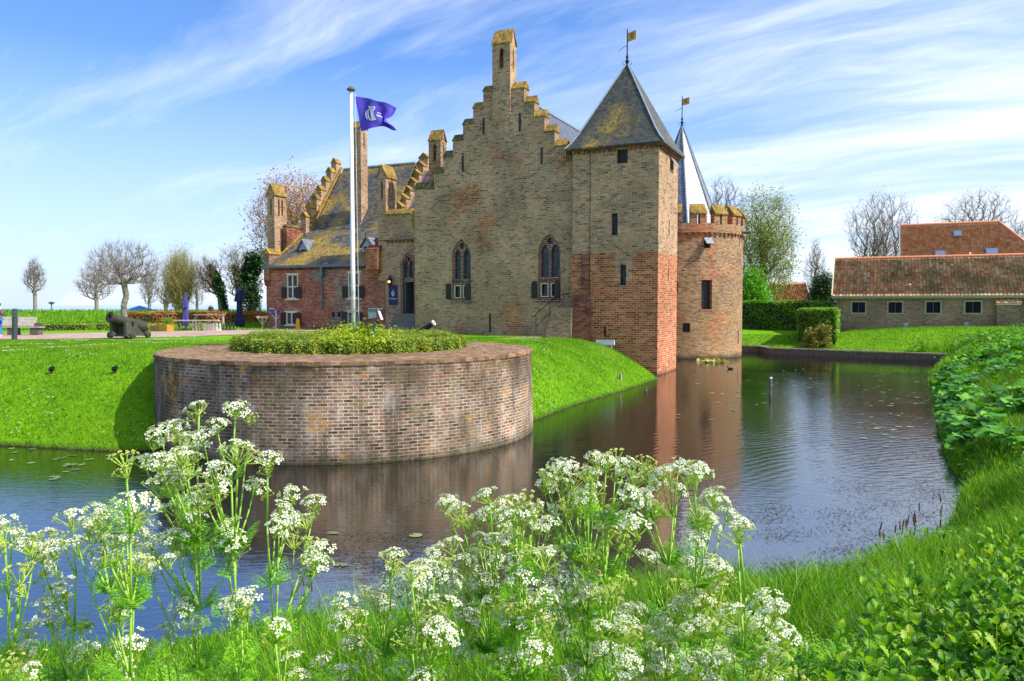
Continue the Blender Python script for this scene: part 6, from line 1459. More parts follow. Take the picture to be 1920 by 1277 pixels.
txt('Welkom', .13, 'lettering', navy, sb, Matrix.Translation((-.02,-.038,1.27)) @ Matrix.Rotation(PI/2,4,'X'), .002)
k = MB(); k.box(-.2,-.02,-.036,-.0311,.58,.76); k.box(.06,.2,-.036,-.0311,.58,.76); k.box(-.26,.26,-.036,-.0311,.84,.88); k.build('pictures', pale, sb)
# white box bench on the slope at the tower foot
x, y = (1135-960)/FPX*36.9, 36.9; z1 = HC+(572-637)*36.9/FPX; z0 = HC+(572-646)*36.9/FPX
wb = MB(); wb.obox((x,y,(z0+z1)/2-.02),(.45*.95,-.45*.3,0),(.02,.04,0),(0,0,(z1-z0)/2)); wb.obox((x-.3,y+.13,(z0)/1-.2),(.03,0,0),(0,.03,0),(0,0,.25)); wb.obox((x+.3,y-.05,(z0)/1-.3),(.03,0,0),(0,.03,0),(0,0,.35))
wb = wb.build('notice_board', plain('pale_board', (.55,.58,.60), .6), None); tag(wb, 'low pale board on short legs at the head of the slope beside the tower', 'board')
# posts
def onground(u, v):
    r_ = ray(u, v); t_ = (np.arange(8, 60, .05)); X = r_[0]*t_; Y = r_[1]*t_; Z = HC+r_[2]*t_; h = H(X, Y); i = int(np.argmax(Z < np.maximum(h, 0))); return X[i], Y[i], max(h[i], 0)
def post(px, ybase, ytop, dep, label, r=.07, z0=None, mat=None, name='wooden_post', lean=0):
    x, dep, zb = onground(px, ybase); zt = HC+(572-ytop)*dep/FPX; k = MB()
    k.lathe([(r,-.4),(r*1.02,0),(r*.95,(zt-zb)*.6),(r,(zt-zb)*.97),(r*.6,zt-zb)],8); o = k.build(name, mat or M['wood'], None); o.location = (x,dep,zb); o.rotation_euler = (0,lean,0); tag(o, label, 'post'); return o
xq, yq = onz(1163, 716, .75); 
post(1163.5, 713, 700, 30.5, 'short wooden post standing on the grass slope above the moat', .06)
post(1211, 733, 727, 33.0, 'stubby dark post at the waterline below the tower slope', .05, mat=M['darkwood'])
wpst = post(1444, 740, 712, 3.5*FPX/168, 'single dark wooden post with a white tip rising from the open water', .055, mat=M['darkwood'], lean=.03)
k = MB(); k.lathe([(.054,.62),(.053,.67),(.03,.685)],8); k.build('white_tip', M['white'], wpst)
for px, py in ((98,695),(216,695)):
    x, y, g_ = onground(px, py+5); k = MB(); k.lathe([(.03,-.1),(.03,.06)],6); k.obox((0,-.02,.12),(.06,0,.02),(0,.05,-.02),(0,.02,.045)); o = k.build('ground_spotlight', M['iron'], None); o.location = (x,y,g_); tag(o, 'small black ground spotlight on the left grass slope, '+('the one further left' if px < 150 else 'the one nearer the bastion'), 'spotlight', 'ground spotlights on the slope')
# coot nest, lily pads, floating weed
x, y = onz(1337, 679, 0); nst_ = empty('floating_nest', (x,y,0), 0, 'small floating nest of yellowish reeds with a bird beside the round tower', 'nest')
r = np.random.default_rng(8); leaves('reeds', r.normal(0,1,(260,3))*(.32,.3,.06)+(0,0,.05), .3, plain('reed', (.40,.36,.10), .8), nst_, None, 8)
def bird(loc, s, label, col, ang=0):
    root = bpy.data.meshes.new('duck'); o = MB(); n = 12
    def ell(c, rx, ry, rz): 
        k = 8; vs = [(c[0]+rx*math.cos(2*PI*i/n)*math.sin(PI*j/k), c[1]+ry*math.sin(2*PI*i/n)*math.sin(PI*j/k), c[2]+rz*math.cos(PI*j/k)) for j in range(k+1) for i in range(n)]
        o.add(vs, [(j*n+i,j*n+(i+1)%n,(j+1)*n+(i+1)%n,(j+1)*n+i) for j in range(k) for i in range(n)])
    # one lofted body: tail, belly, breast, neck, head, bill
    P = [(-.24,0,.09,.01),(-.16,0,.07,.06),(-.05,0,.06,.095),(.06,0,.06,.09),(.13,0,.10,.055),(.15,0,.16,.032),(.17,0,.21,.04),(.20,0,.225,.035),(.24,0,.215,.012),(.28,0,.21,.006)]
    vs = []; 
    for i, (x,y,z,r_) in enumerate(P):
        a = P[max(i-1,0)]; b = P[min(i+1,len(P)-1)]; d = Vector((b[0]-a[0],0,b[2]-a[2])).normalized(); up = Vector((-d.z,0,d.x)); sd = Vector((0,1,0))
        vs += [Vector((x,y,z))+up*(r_*math.cos(2*PI*j/n))+sd*(r_*math.sin(2*PI*j/n)) for j in range(n)]
    o.add(vs, [(k*n+i,k*n+(i+1)%n,(k+1)*n+(i+1)%n,(k+1)*n+i) for k in range(len(P)-1) for i in range(n)]+[tuple(range(n-1,-1,-1)),tuple(range((len(P)-1)*n,len(P)*n))])
    b = o.build('coot', col, None, smooth=True, uv=False); b.location = loc; b.scale = (s,s,s); b.rotation_euler = (0,0,ang); return tag(b, label, 'bird')
bird((x-.1,y-.05,.06), 1.0, 'small dark water bird sitting on the floating nest', M['iron'], .4)
x, y = onz(1369,692,0); bird((x,y,-.03), .8, 'tiny dark water bird swimming right of the floating nest', M['iron'], 2.6)
r = np.random.default_rng(9); regs = [((20,330),(838,870),30),((1250,1420),(690,790),30),((1600,1765),(690,840),70),((560,900),(1000,1090),4),((60,200),(870,905),10),((1420,1560),(690,760),18)]
pp = []
for (u0,u1),(v0,v1),n in regs:
    for _ in range(n): u, v = r.uniform(u0,u1), v0+(v1-v0)*r.random()**1.3; pp.append((*onz(u,v,0), .012))
pp = np.array(pp); keep = inpoly(pp[:,0],pp[:,1],WPOLY)&(np.hypot(pp[:,0]-BC[0],pp[:,1]-BC[1])>5.3); pp = pp[keep]
nn = 11; a = np.linspace(.25,2*PI-.25,nn); tv = np.r_[[(0,0,0)], np.c_[np.cos(a),np.sin(a),0*a]]; tf = [[(0,i+1,i+2) for i in range(nn-1)]]
lp_ = scatter('lily_pads', tv, tf, pp, np.c_[.05+.08*r.random(len(pp)), .045+.07*r.random(len(pp)), np.ones(len(pp))], r.random(len(pp))*6, mat=leafmat('lily_leaf', [(0,(.12,.16,.05)),(1,(.30,.32,.16))], trans=.05, rough=.25, spec=.6)); tag(lp_, 'scattered floating lily pads on the moat', 'water plants', kind='stuff')
# drifting weed mats: many small dark-olive threads
pp = []
for (u0,u1),(v0,v1),n in [((1400,1760),(940,1075),2600),((1560,1780),(830,960),1800),((600,800),(1000,1090),900),((640,840),(900,960),250),((1000,1300),(1060,1100),200)]:
    c = [(r.uniform(u0,u1), r.uniform(v0,v1)) for _ in range(max(4,n//60))]
    for _ in range(n): q = c[r.integers(0,len(c))]; pp.append((*onz(q[0]+r.normal(0,22), min(q[1]+r.normal(0,7),1180), 0), .006))
pp = np.array(pp); pp = pp[inpoly(pp[:,0],pp[:,1],WPOLY)]
wd = scatter('water_weed', [(-.5,0,0),(0,-.16,.04),(.5,.05,0),(0,.14,.02)], [[(0,1,2,3)]], pp, np.c_[.025+.05*r.random(len(pp)), .03+.03*r.random(len(pp)), .1+0*pp[:,0]], r.random(len(pp))*6, mat=plain('weed', (.045,.04,.02), .6, var=.5)); tag(wd, 'drifting dark water weed on the near moat', 'water weed', kind='stuff')
# ------------------------------------------------------------------ person at the left edge, seen from behind-left with a backpack
px_, py_ = at(-1, 631.5); per = empty('person', (px_, py_, Zc), math.radians(84), 'person in white top, blue jeans and white shoes at the left picture edge', 'person')
def skin(name, V, E, R, mat, parent, sub=2):
    me = bpy.data.meshes.new(name); me.from_pydata(V, E, []); o = bpy.data.objects.new(name, me); COL.objects.link(o)
    o.modifiers.new('s','SKIN'); 
    for i, q in enumerate(R): me.skin_vertices[0].data[i].radius = (q,q) if isinstance(q,(int,float)) else q
    me.skin_vertices[0].data[0].use_root = True; m = o.modifiers.new('u','SUBSURF'); m.levels = sub; m.render_levels = sub
    em = bpy.data.meshes.new_from_object(o.evaluated_get(bpy.context.evaluated_depsgraph_get())); bpy.data.objects.remove(o)
    em.materials.clear(); em.materials.append(mat); em.shade_smooth(); r_ = bpy.data.objects.new(name, em); COL.objects.link(r_); r_.parent = parent; return r_
skm = plain('skin', (.55,.33,.24), .55, bump=0)
V = [(0,0,.95),(0,-.01,1.15),(0,-.02,1.38),(0,0,1.50),(0,.02,1.56),(0,.03,1.66),(0,.03,1.76), (.17,-.02,1.40),(.24,0,1.15),(.20,.2,1.0),(.19,.27,.98),(-.17,-.02,1.40),(-.25,-.03,1.14),(-.26,.06,.92),(-.26,.10,.85),
     (.09,0,.88),(.10,.05,.5),(.10,-.02,.09),(.10,.14,.04),(-.09,0,.88),(-.12,-.02,.5),(-.14,-.16,.10),(-.14,-.02,.04)]
E = [(0,1),(1,2),(2,3),(3,4),(4,5),(5,6),(2,7),(7,8),(8,9),(9,10),(2,11),(11,12),(12,13),(13,14),(0,15),(15,16),(16,17),(17,18),(0,19),(19,20),(20,21),(21,22)]
R = [(.15,.11),(.14,.10),(.15,.10),.055,.06,.095,.07,.06,.045,.035,.03,.06,.045,.035,.03,.09,.06,.045,.04,.09,.06,.045,.04]
skin('body', V, E, R, skm, per)
skin('jeans', [V[0],(.09,0,.86),V[16],(.10,-.02,.12),(-.09,0,.86),V[20],(-.14,-.15,.13)], [(0,1),(1,2),(2,3),(0,4),(4,5),(5,6)], [(.17,.13),.11,.08,.075,.11,.08,.075], plain('denim', (.03,.16,.50), .8), per)
skin('shirt', [V[0],V[1],V[2],(0,0,1.47),V[7],V[8],(.22,.1,1.07),V[11],V[12],(-.26,.0,1.02)], [(0,1),(1,2),(2,3),(2,4),(4,5),(5,6),(2,7),(7,8),(8,9)], [(.165,.125),(.16,.12),(.17,.12),.075,.08,.06,.055,.08,.06,.055], plain('white_shirt', (.65,.62,.68), .8), per)
skin('hair', [(0,-.02,1.70),(0,-.06,1.66),(0,-.05,1.58)], [(0,1),(1,2)], [.11,.085,.05], plain('brown_hair', (.10,.06,.03), .7), per)
for s in (-1,1): skin('shoe', [(s*.12-.02*(s<0),-.05+(-.12 if s<0 else 0),.05),(s*.12-.02*(s<0),.15+(-.12 if s<0 else 0),.04)], [(0,1)], [.055,.045], M['white'], per, 1)
for sx in (.19,-.26):     # hands: palm and five bent fingers
    hy, hz2 = (.30,.97) if sx > 0 else (.11,.80)
    Vh = [(sx,hy-.03,hz2),(sx,hy+.03,hz2-.03)]; Eh = [(0,1)]; Rh = [(.035,.018),(.04,.018)]
    for i in range(4): b = len(Vh); xx = sx-.03+i*.02; Vh += [(xx,hy+.06,hz2-.05),(xx,hy+.085-.004*i,hz2-.09)]; Eh += [(1,b),(b,b+1)]; Rh += [.009,.007]
    b = len(Vh); Vh += [(sx+.045,hy+.0,hz2-.02),(sx+.055,hy+.03,hz2-.05)]; Eh += [(0,b),(b,b+1)]; Rh += [.011,.009]
    skin('hand', Vh, Eh, Rh, skm, per, 1)
bp_ = skin('backpack', [(0,-.20,1.05),(0,-.23,1.25),(0,-.20,1.46)], [(0,1),(1,2)], [(.17,.12),(.18,.13),(.14,.10)], plain('camo_pack', (.10,.11,.08), .8, var=.7, scale=14), None); bp_.location = per.location; bp_.rotation_euler = per.rotation_euler; tag(bp_, 'dark mottled grey-green backpack on the back of the person at the left edge', 'backpack')
# ------------------------------------------------------------------ grass
def blades(name, P, h, w, mat, seed, bend=.5, parent=None):
    r = np.random.default_rng(seed); n = len(P); az = r.random(n)*2*PI; b = bend*(.3+1.2*r.random(n))*h
    h = h*(.5+.8*r.random(n)); dx, dy = np.cos(az), np.sin(az); fz = r.random(n)*2*PI; wx, wy = np.cos(fz), np.sin(fz)
    T = [0,.38,.74,1.0]; Wd = [1,.85,.5,0]; V = []
    for t_, wd in zip(T, Wd):
        c = P+np.stack([dx*b*t_**2, dy*b*t_**2, h*(t_-.22*bend*t_**3)], 1)
        if wd == 0: V.append(c)
        else:
            o = np.stack([wx,wy,0*wx],1)*(w*wd/2)[:,None] if hasattr(w,'__len__') else np.stack([wx,wy,0*wx],1)*(w*wd/2)
            V += [c-o, c+o]
    V = np.stack(V, 1).reshape(-1,3); b0 = np.arange(n)*7
    Q = np.concatenate([np.stack([b0,b0+1,b0+3,b0+2],1), np.stack([b0+2,b0+3,b0+5,b0+4],1)]); Tt = np.stack([b0+4,b0+5,b0+6],1)
    return npmesh(name, V, [Q, Tt], mat, parent)
GM = leafmat('grass_blades', [(0,(.02,.10,.003)),(.35,(.07,.26,.005)),(.7,(.19,.44,.008)),(.95,(.36,.56,.02)),(1,(.45,.42,.15))], trans=.45, rough=.45)
GL = leafmat('lawn_blades', [(0,(.035,.10,.003)),(.35,(.11,.28,.004)),(.7,(.22,.40,.006)),(1,(.46,.50,.03))], trans=.4, patch=.8)
r = np.random.default_rng(70)
def field(n, x0, x1, y0, y1, cond):
    X = r.uniform(x0,x1,n); Y = r.uniform(y0,y1,n); k = cond(X,Y)&~inpoly(X,Y,WPOLY); X, Y = X[k], Y[k]
    # keep what the camera (or one a step aside) could see
    k = (np.abs(X) < .78*Y+2.5)&(Y > .3); X, Y = X[k], Y[k]; return np.stack([X,Y,H(X,Y)],1)
isl = lambda X,Y: inpoly(X,Y,IPOLY)&(np.hypot(X-BC[0],Y-BC[1]) > BR+.12)
main = lambda X,Y: ~inpoly(X,Y,IPOLY)
P1 = field(260000,-27,-3,17.5,38,isl); P1 = P1[~((P1[:,1] > 35.0))]
P2 = field(120000,-3,7.2,21,38.5,isl); l = (P2[:,0]-CO[0])*VB[0]+(P2[:,1]-CO[1])*VB[1]; P2 = P2[(l < -.1)]
fp_a = np.abs((P2[:,0]+2.9)*.66-(P2[:,1]-33.9)*.75); P2 = P2[~((fp_a < .42)&(P2[:,1] > 33.4))]
lw = blades('lawn_grass', np.r_[P1,P2], np.full(len(P1)+len(P2), .085), .016, GL, 71, .6); tag(lw, 'short lawn grass on the castle side of the moat', 'grass', kind='stuff')
gs = []
for n, bx0, hh, ww in ((130000,(-4.5,6.5,1.2,5.2),.50,.0065),(210000,(-9,10,5,12.5),.36,.008),(170000,(5,17,8,24),.34,.013),(150000,(9,42,24,50),.32,.025)):
    P = field(n, *bx0, main); 
    if bx0[2] == 8: P = P[P[:,1] > 12.5-.0*P[:,0]] 
    k = 1+.45*np.sin(P[:,0]*1.7+P[:,1]*.6)+.3*np.sin(P[:,0]*4.1-P[:,1]*3.3)
    sh = segdist(P[:,0],P[:,1],MAINS)
    hts = hh*np.clip(k,.45,1.6)*np.where((P[:,0] < -.5)&(P[:,1] > 4.6), .72, 1.0)*(.6+.4*np.clip(sh/1.6,0,1))
    o = blades('bank_grass', P, hts, ww, GM, n%97, .5); gs.append(o)
# join the four distance bands to one object
import itertools
def join(objs, name):
    V, Fq, Ft, off = [], [], [], 0
    for o in objs:
        me = o.data; v = np.empty(len(me.vertices)*3, np.float32); me.vertices.foreach_get('co', v); V.append(v.reshape(-1,3))
        n = len(me.vertices)//7; b0 = np.arange(n)*7+off
        Fq += [np.stack([b0,b0+1,b0+3,b0+2],1), np.stack([b0+2,b0+3,b0+5,b0+4],1)]; Ft.append(np.stack([b0+4,b0+5,b0+6],1)); off += len(me.vertices)
        mt = me.materials[0]; bpy.data.objects.remove(o); bpy.data.meshes.remove(me)
    return npmesh(name, np.concatenate(V), [np.concatenate(Fq), np.concatenate(Ft)], mt)
bgz = join(gs, 'bank_grass'); tag(bgz, 'long rough grass covering the near bank and the dike on the right', 'grass', kind='stuff')
P3 = field(60000,14,45,50,66,lambda X,Y: main(X,Y)&((X-bx)*VB[0]+(Y-60)*VB[1] < -.1)); fg = blades('far_bank_grass', P3, np.full(len(P3),.13), .03, GL, 75, .6); tag(fg, 'mown grass on the far bank in front of the barn', 'grass', kind='stuff')
P4 = np.r_[field(50000,-60,-8,47,67,isl)]; P4 = P4[P4[:,1] > 49]; dg = blades('dike_grass', P4, np.where(P4[:,1] > 56, .30, .12), .035, GM, 76, .6); tag(dg, 'rough grass on the low dike behind the paved path', 'grass', kind='stuff')
# daisies
Pd = np.r_[field(5200,-22,-6,18,38,isl), field(1500,0,7.4,22,38,isl)]; q = np.sin(Pd[:,0]*1.9)+np.sin(Pd[:,1]*2.3+Pd[:,0]); Pd = Pd[(q > .9)&(Pd[:,2] < 2.1)]; Pd[:,2] += .09
a = np.linspace(0,2*PI,8)[:-1]; tvd = np.r_[[(0,0,.3)], np.c_[np.cos(a),np.sin(a),0*a]]; tfd = [[(0,i+1,(i+1)%7+1) for i in range(7)]]
dz = scatter('daisies', tvd, tfd, Pd, (.013+.015*r.random(len(Pd)))[:,None]*np.ones((1,3)), r.random(len(Pd))*6, mat=plain('daisy_white', (.8,.8,.76), .7, var=.05, bump=0)); tag(dz, 'scattered white daisies in the slope grass', 'daisies', kind='stuff')
# ------------------------------------------------------------------ broad-leaved plants on the right bank
def broadleaf(k=10):
    a = np.linspace(.35,2*PI-.35,k); rr_ = 1-.10*np.cos(a*3); V = [(0,0,.0)]
    V += [(np.cos(x)*q, np.sin(x)*q, .16*np.sin(x*3.0)-.12) for x, q in zip(a, rr_)]
    return V, [[(0,i+1,i+2) for i in range(k-1)]]
bv, bf = broadleaf(); P = field(6500,9.5,24,14,33,main); d = segdist(P[:,0],P[:,1],MAINS); s = np.sin(P[:,0]*.9+P[:,1]*.5); P = P[(d < 5)&((s > -.2)|(d<1))]
P[:,2] += .22+.30*r.random(len(P)); BLM = leafmat('broad_leaves', [(0,(.02,.11,.006)),(.5,(.06,.27,.012)),(1,(.18,.48,.03))], trans=.3, spec=.35)
o = scatter('butterbur', bv, bf, P, (.09+.10*r.random(len(P)))[:,None]*np.ones((1,3)), r.random(len(P))*6, r.random(len(P))*.7, r.random(len(P))*6, mat=BLM); tag(o, 'dense broad-leaved plants on the right bank above the waterline', 'plants', kind='stuff')
# mixed small weeds breaking up the grass of the bank and dike
Pw = np.r_[field(60000,-8,14,3.5,16,main), field(110000,8,42,14,50,main)]; dw = segdist(Pw[:,0],Pw[:,1],MAINS); cl_ = np.sin(Pw[:,0]*1.3+2*np.sin(Pw[:,1]*.7))+np.sin(Pw[:,1]*1.1+Pw[:,0]*.4)+r.normal(0,.35,len(Pw)); Pw = Pw[(cl_ > .75)&(dw < 7)&((Pw[:,0] > 2.5)|(cl_ > 1.5))]
Pw[:,2] += .06+(.30+.012*Pw[:,1])*r.random(len(Pw))*(.7+.3*np.sin(Pw[:,0]*2.7)); szw = .035+.0035*np.hypot(Pw[:,0],Pw[:,1])
ow = scatter('bank_weeds', [(-.5,0,0),(-.1,-.30,.08),(.5,0,-.12),(-.1,.30,.08)], [[(0,1,2,3)]], Pw, (szw*(.6+.8*r.random(len(Pw))))[:,None]*np.ones((1,3)), r.random(len(Pw))*6, r.random(len(Pw))*.9, r.random(len(Pw))*6, mat=leafmat('weed_leaves', [(0,(.02,.10,.005)),(.5,(.09,.30,.01)),(1,(.28,.52,.03))], trans=.35, patch=.8)); tag(ow, 'mixed low leafy weeds growing through the bank grass', 'weeds', kind='stuff')
# nettles: opposite pairs of toothed leaves on upright stems
def nettle():
    V, T = [], []
    def leaf(o, d, L, dr):
        d = Vector(d).normalized(); sd = d.cross(Vector((0,0,1))).normalized(); n = 7; b = len(V); V.append(tuple(o)); n = 11
        L_, R_, C_ = [], [], []
        for i in range(1,n+1):
            t_ = i/n; w = L*.31*math.sin(PI*min(1,t_*1.02)**.6)*(1.12 if i%2 else .66); c = Vector(o)+d*L*t_+Vector((0,0,-dr*L*t_*t_)); 
            if i == n: w = 0
            C_.append(len(V)); V.append(tuple(c)); L_.append(len(V)); V.append(tuple(c+sd*w+Vector((0,0,.22*w)))); R_.append(len(V)); V.append(tuple(c-sd*w+Vector((0,0,.22*w))))
        T.extend([(b,L_[0],C_[0]),(b,C_[0],R_[0])])
        for i in range(n-1): T.extend([(C_[i],L_[i],L_[i+1]),(C_[i],L_[i+1],C_[i+1]),(C_[i],C_[i+1],R_[i+1]),(C_[i],R_[i+1],R_[i])])
    for k in range(11):
        z = .12+.048*k*1.15; a = k*PI/2*1.0+.2*k; L = (.13,.14,.145,.145,.14,.135,.125,.11,.09,.07,.045)[k]; 
        for s in (0, PI): leaf((0,0,z), (math.cos(a+s),math.sin(a+s),.30+.05*k), L, .6-.04*k)
    b = len(V); V.extend([(.002,0,0),(-.0015,.0015,0),(-.0015,-.0015,0),(.002,0,.68),(-.001,.001,.68),(-.001,-.001,.68)]); T.extend([(b,b+1,b+4),(b,b+4,b+3),(b+1,b+2,b+5),(b+1,b+5,b+4),(b+2,b,b+3),(b+2,b+3,b+5)])
    return V, [T]
nv, nf = nettle()
P = np.r_[field(5200,.5,7,1.7,8,lambda X,Y: main(X,Y)&(Y < 2.1+.80*X)&(segdist(X,Y,MAINS) > 1.6)), field(260,4,11,6,13,lambda X,Y: main(X,Y)&(X > .62*Y+.5))]
bord = P[:,0] > .42+.18*P[:,1]+.25*np.sin(P[:,1]*2.1); P = P[bord]; dens = np.sin(P[:,0]*2.3+1)+np.sin(P[:,1]*3.1+P[:,0]); P = P[(dens > -1.7)&(P[:,1]>1.9)]
hN = .9+.25*r.random(len(P))
o = scatter('nettles', nv, nf, P, np.stack([hN*.66,hN*.66,hN*1.4],1), r.random(len(P))*6, .05+.25*r.random(len(P)), r.random(len(P))*6, mat=leafmat('nettle_leaves', [(0,(.03,.12,.006)),(.4,(.09,.28,.01)),(.8,(.22,.46,.02)),(1,(.42,.56,.05))], trans=.4, spec=.3)); tag(o, 'thick patch of stinging nettles in the lower right foreground', 'nettles', kind='stuff')
# ferny undergrowth leaf
def fern():
    V, T = [], []
    def dia(o, d, L, w, zz=.0):
        d = Vector(d).normalized(); s = Vector((-d.y,d.x,.15)).normalized(); b = len(V); V.extend([tuple(o), tuple(Vector(o)+d*L*.5+s*w), tuple(Vector(o)+d*L+Vector((0,0,-.1*L))), tuple(Vector(o)+d*L*.5-s*w)]); T.append((b,b+1,b+2,b+3))
    for i in range(9):
        t_ = i/9; x = .12+.85*t_; z = .35*math.sin(t_*1.6); L = .42*(1-t_)**.8+.05
        for s in (-1,1):
            d = Vector((.55,s*.85,.05)).normalized(); m = max(3,int(7*(1-t_)))
            for j in range(m):
                o = Vector((x,0,z))+d*L*(j+.6)/m; 
                for q in (-1,1):
                    e = Vector((d.x*.5-q*d.y*.7, d.y*.5+q*d.x*.7, .05)); dia(o, e, L*.36*(1-j/m*.7), L*.07)
            dia(Vector((x,0,z)), d, L, .010)
    dia((0,0,0),(1,0,.3),.6,.007); dia((.5,0,.15),(1,0,.25),.5,.006)
    return V, [T]
fv, ff = fern(); FM = leafmat('fern_leaves', [(0,(.06,.22,.006)),(.5,(.16,.44,.01)),(1,(.34,.60,.03))], trans=.4)
# ------------------------------------------------------------------ cow parsley
PET = plain('petal_white', (.86,.85,.70), .55, var=.04, bump=0); nt_p = PET.node_tree; t = NT(nt_p)
trp = t.n('ShaderNodeBsdfTranslucent'); trp.inputs[0].default_value = (.8,.82,.7,1); mxp = t.n('ShaderNodeMixShader'); mxp.inputs[0].default_value = .3
t.l(nt_p.nodes['Principled BSDF'].outputs[0], mxp.inputs[1]); t.l(trp.outputs[0], mxp.inputs[2]); t.l(mxp.outputs[0], nt_p.nodes['Material Output'].inputs[0])
RAYM = leafmat('ray_green', [(0,(.34,.50,.05)),(1,(.55,.66,.12))], trans=.3); BUDM = leafmat('bud_green', [(0,(.50,.56,.10)),(1,(.76,.76,.30))], trans=.3)
STM, snt, sbs = newmat('stem_green'); t = NT(snt); t.l(t.ramp(t.noise(t.n('ShaderNodeTexCoord').outputs['Object'], 9, 3), [(.3,(.17,.36,.02)),(.6,(.30,.50,.05)),(.8,(.30,.24,.08))]), sbs.inputs['Base Color']); sbs.inputs['Roughness'].default_value = .5
def umbel(seed, bud=False):
    rr_ = np.random.default_rng(seed); m = MB(); R = .032; nr = rr_.integers(9,13)
    tips = []
    for i in range(nr):
        a = 2*PI*i/nr*1.0+rr_.normal(0,.15); q = R*(.95 if i%3 else .45)*(.85+.3*rr_.random()); z = .032+.010*(1-(q/R)**2)+rr_.normal(0,.002)
        tips.append(Vector((q*math.cos(a), q*math.sin(a), z)))
    tips.append(Vector((.002,0,.043)))
    for tp in tips:
        mid = tp*.5+Vector((0,0,-.003)); m.tube((0,0,0), mid, .0013, .0011, 3, 1, caps=False); m.tube(mid, tp-Vector((0,0,.005)), .0011, .0009, 3, 1, caps=False)
        out = Vector((tp.x,tp.y,.03)).normalized(); u = out.orthogonal().normalized(); v = out.cross(u); base = tp-out*.006
        nf_ = 10 if bud else rr_.integers(8,14)
        for k in range(nf_):
            g = k*2.399; q = (.0022 if bud else .0088)*math.sqrt((k+.3)/nf_)*(1.9 if bud else 1); c = tp+u*(q*math.cos(g))+v*(q*math.sin(g))+out*(.0015-14*q*q)+Vector(rr_.normal(0,.0006,3))
            if bud:
                s = .0016; m.add([c+u*s,c+v*s,c-u*s,c-v*s,c+out*s*1.6,c-out*s],[(0,1,4),(1,2,4),(2,3,4),(3,0,4),(1,0,5),(2,1,5),(3,2,5),(0,3,5)],2)
            else:
                m.tube(base, c, .0006, .0006, 3, 1, caps=False)
                pl_ = .0020*(1.05+.4*(q > .006)); th0 = rr_.random()*6; nn = (out+Vector(rr_.normal(0,.25,3))).normalized(); uu = nn.orthogonal().normalized(); vv = nn.cross(uu)
                for p in range(5):
                    th_ = th0+p*2*PI/5; d = uu*math.cos(th_)+vv*math.sin(th_); s = nn.cross(d); m.add([c, c+d*pl_*.6+s*pl_*.42+nn*.0003, c+d*pl_, c+d*pl_*.6-s*pl_*.42+nn*.0003], [(0,1,2,3)], 0)
    for k in range(5): a = k*1.257; m.add([(0,0,0),(.006*math.cos(a)-.001*math.sin(a),.006*math.sin(a)+.001*math.cos(a),-.003),(.011*math.cos(a),.011*math.sin(a),-.006),(.006*math.cos(a)+.001*math.sin(a),.006*math.sin(a)-.001*math.cos(a),-.003)],[(0,1,2,3)],1)
    o = m.build('flower_head', [PET, RAYM, BUDM], None, uv=False, recalc=False); me = o.data; bpy.data.objects.remove(o); return me
UM = [umbel(i) for i in range(5)]+[umbel(9, True), umbel(10, True)]
Lz = [(825,100),(978,105),(900,180),(725,185),(668,220),(845,230),(775,250),(520,315),(665,335),(710,400),(750,300),(895,385),(1018,305),(1110,320),(1055,425),(845,455),(830,520),(1215,462),(1305,505),(1180,580),(1290,700),(1220,670),(970,600),(960,650),(400,520),(520,515),(300,575),(410,590),(500,610),(560,640),(630,670),(720,665),(110,680),(170,720),(330,690),(550,750),(500,775),(700,735),(480,920),(220,890),(80,805),(20,580),(15,630),(760,920),(1000,930),(700,1035),(1130,1020),(690,1125),(1220,1160),(1240,1220),(1270,1250),(330,1010),(120,1110),(600,330),(690,350),(640,420),(760,390),(740,540),(800,570),(600,600),(260,650),(200,650),(430,730),(620,780),(1140,600),(1300,740),(1030,900),(940,690),(450,960),(190,930),(1330,690),(560,520),(360,600),(480,660),(230,700),(140,710),(820,480),(780,500)]
Cz = [(540,365),(600,400),(745,315),(1090,155),(1140,150),(1020,215),(1070,200),(1270,120),(1380,115),(1420,155),(1540,185),(1650,205),(1690,155),(1270,280),(1110,265),(1130,350),(1190,370),(1300,390),(1470,250),(1420,300),(1490,330),(1560,390),(1440,430),(1340,485),(860,350),(930,345),(760,410),(830,430),(900,460),(960,420),(1060,395),(690,520),(560,570),(480,590),(680,600),(740,610),(850,520),(880,560),(1070,570),(1240,640),(1290,780),(1080,680),(870,680),(1160,600),(1580,620),(1440,560),(260,630),(250,680),(350,700),(440,670),(480,700),(560,740),(640,790),(720,740),(110,790),(190,830),(60,910),(290,780),(400,760),(500,900),(650,1080),(880,880),(950,850),(1060,820),(1100,960),(1150,880),(1220,1080),(1390,930),(1480,880),(1520,1010),(1560,1100),(1600,1180),(1650,970),(1680,780),(60,1060),(140,1110),(310,1170),(30,1210),(420,1060),(800,370),(700,430),(650,430),(980,380),(1000,460),(1180,300),(1230,290),(1610,200),(1460,165),(1330,130),(780,540),(910,600),(620,430),(330,730),(380,690),(160,790),(220,780),(1180,780),(1350,760),(1020,640),(1120,720),(1000,770),(1200,850),(1040,960),(1260,1060),(1450,1000),(1640,1060),(1620,1200),(1690,1120),(1300,960),(1420,1100),(1500,1190),(1360,1180),(930,950),(840,900),(90,1000),(10,840),(1230,210),(1160,250)]
Rz = [(40,490),(110,600),(90,670),(200,670),(50,740),(110,820),(20,820),(100,910),(20,930),(140,990),(60,1030),(240,1120),(340,1110),(30,1200),(140,1170),(340,1240),(250,1180),(200,1010),(160,640),(60,640),(120,860),(60,960),(180,1080),(80,1110),(10,1080),(0,1180),(300,1150),(400,1250),(110,1240)]
UMB = [(x/2.2125, 700+y/2.2125) for x, y in Lz]+[(640+x/2.6766, 800+y/2.6766) for x, y in Cz]+[(1280+x/1.9438, 620+y/1.9438) for x, y in Rz]
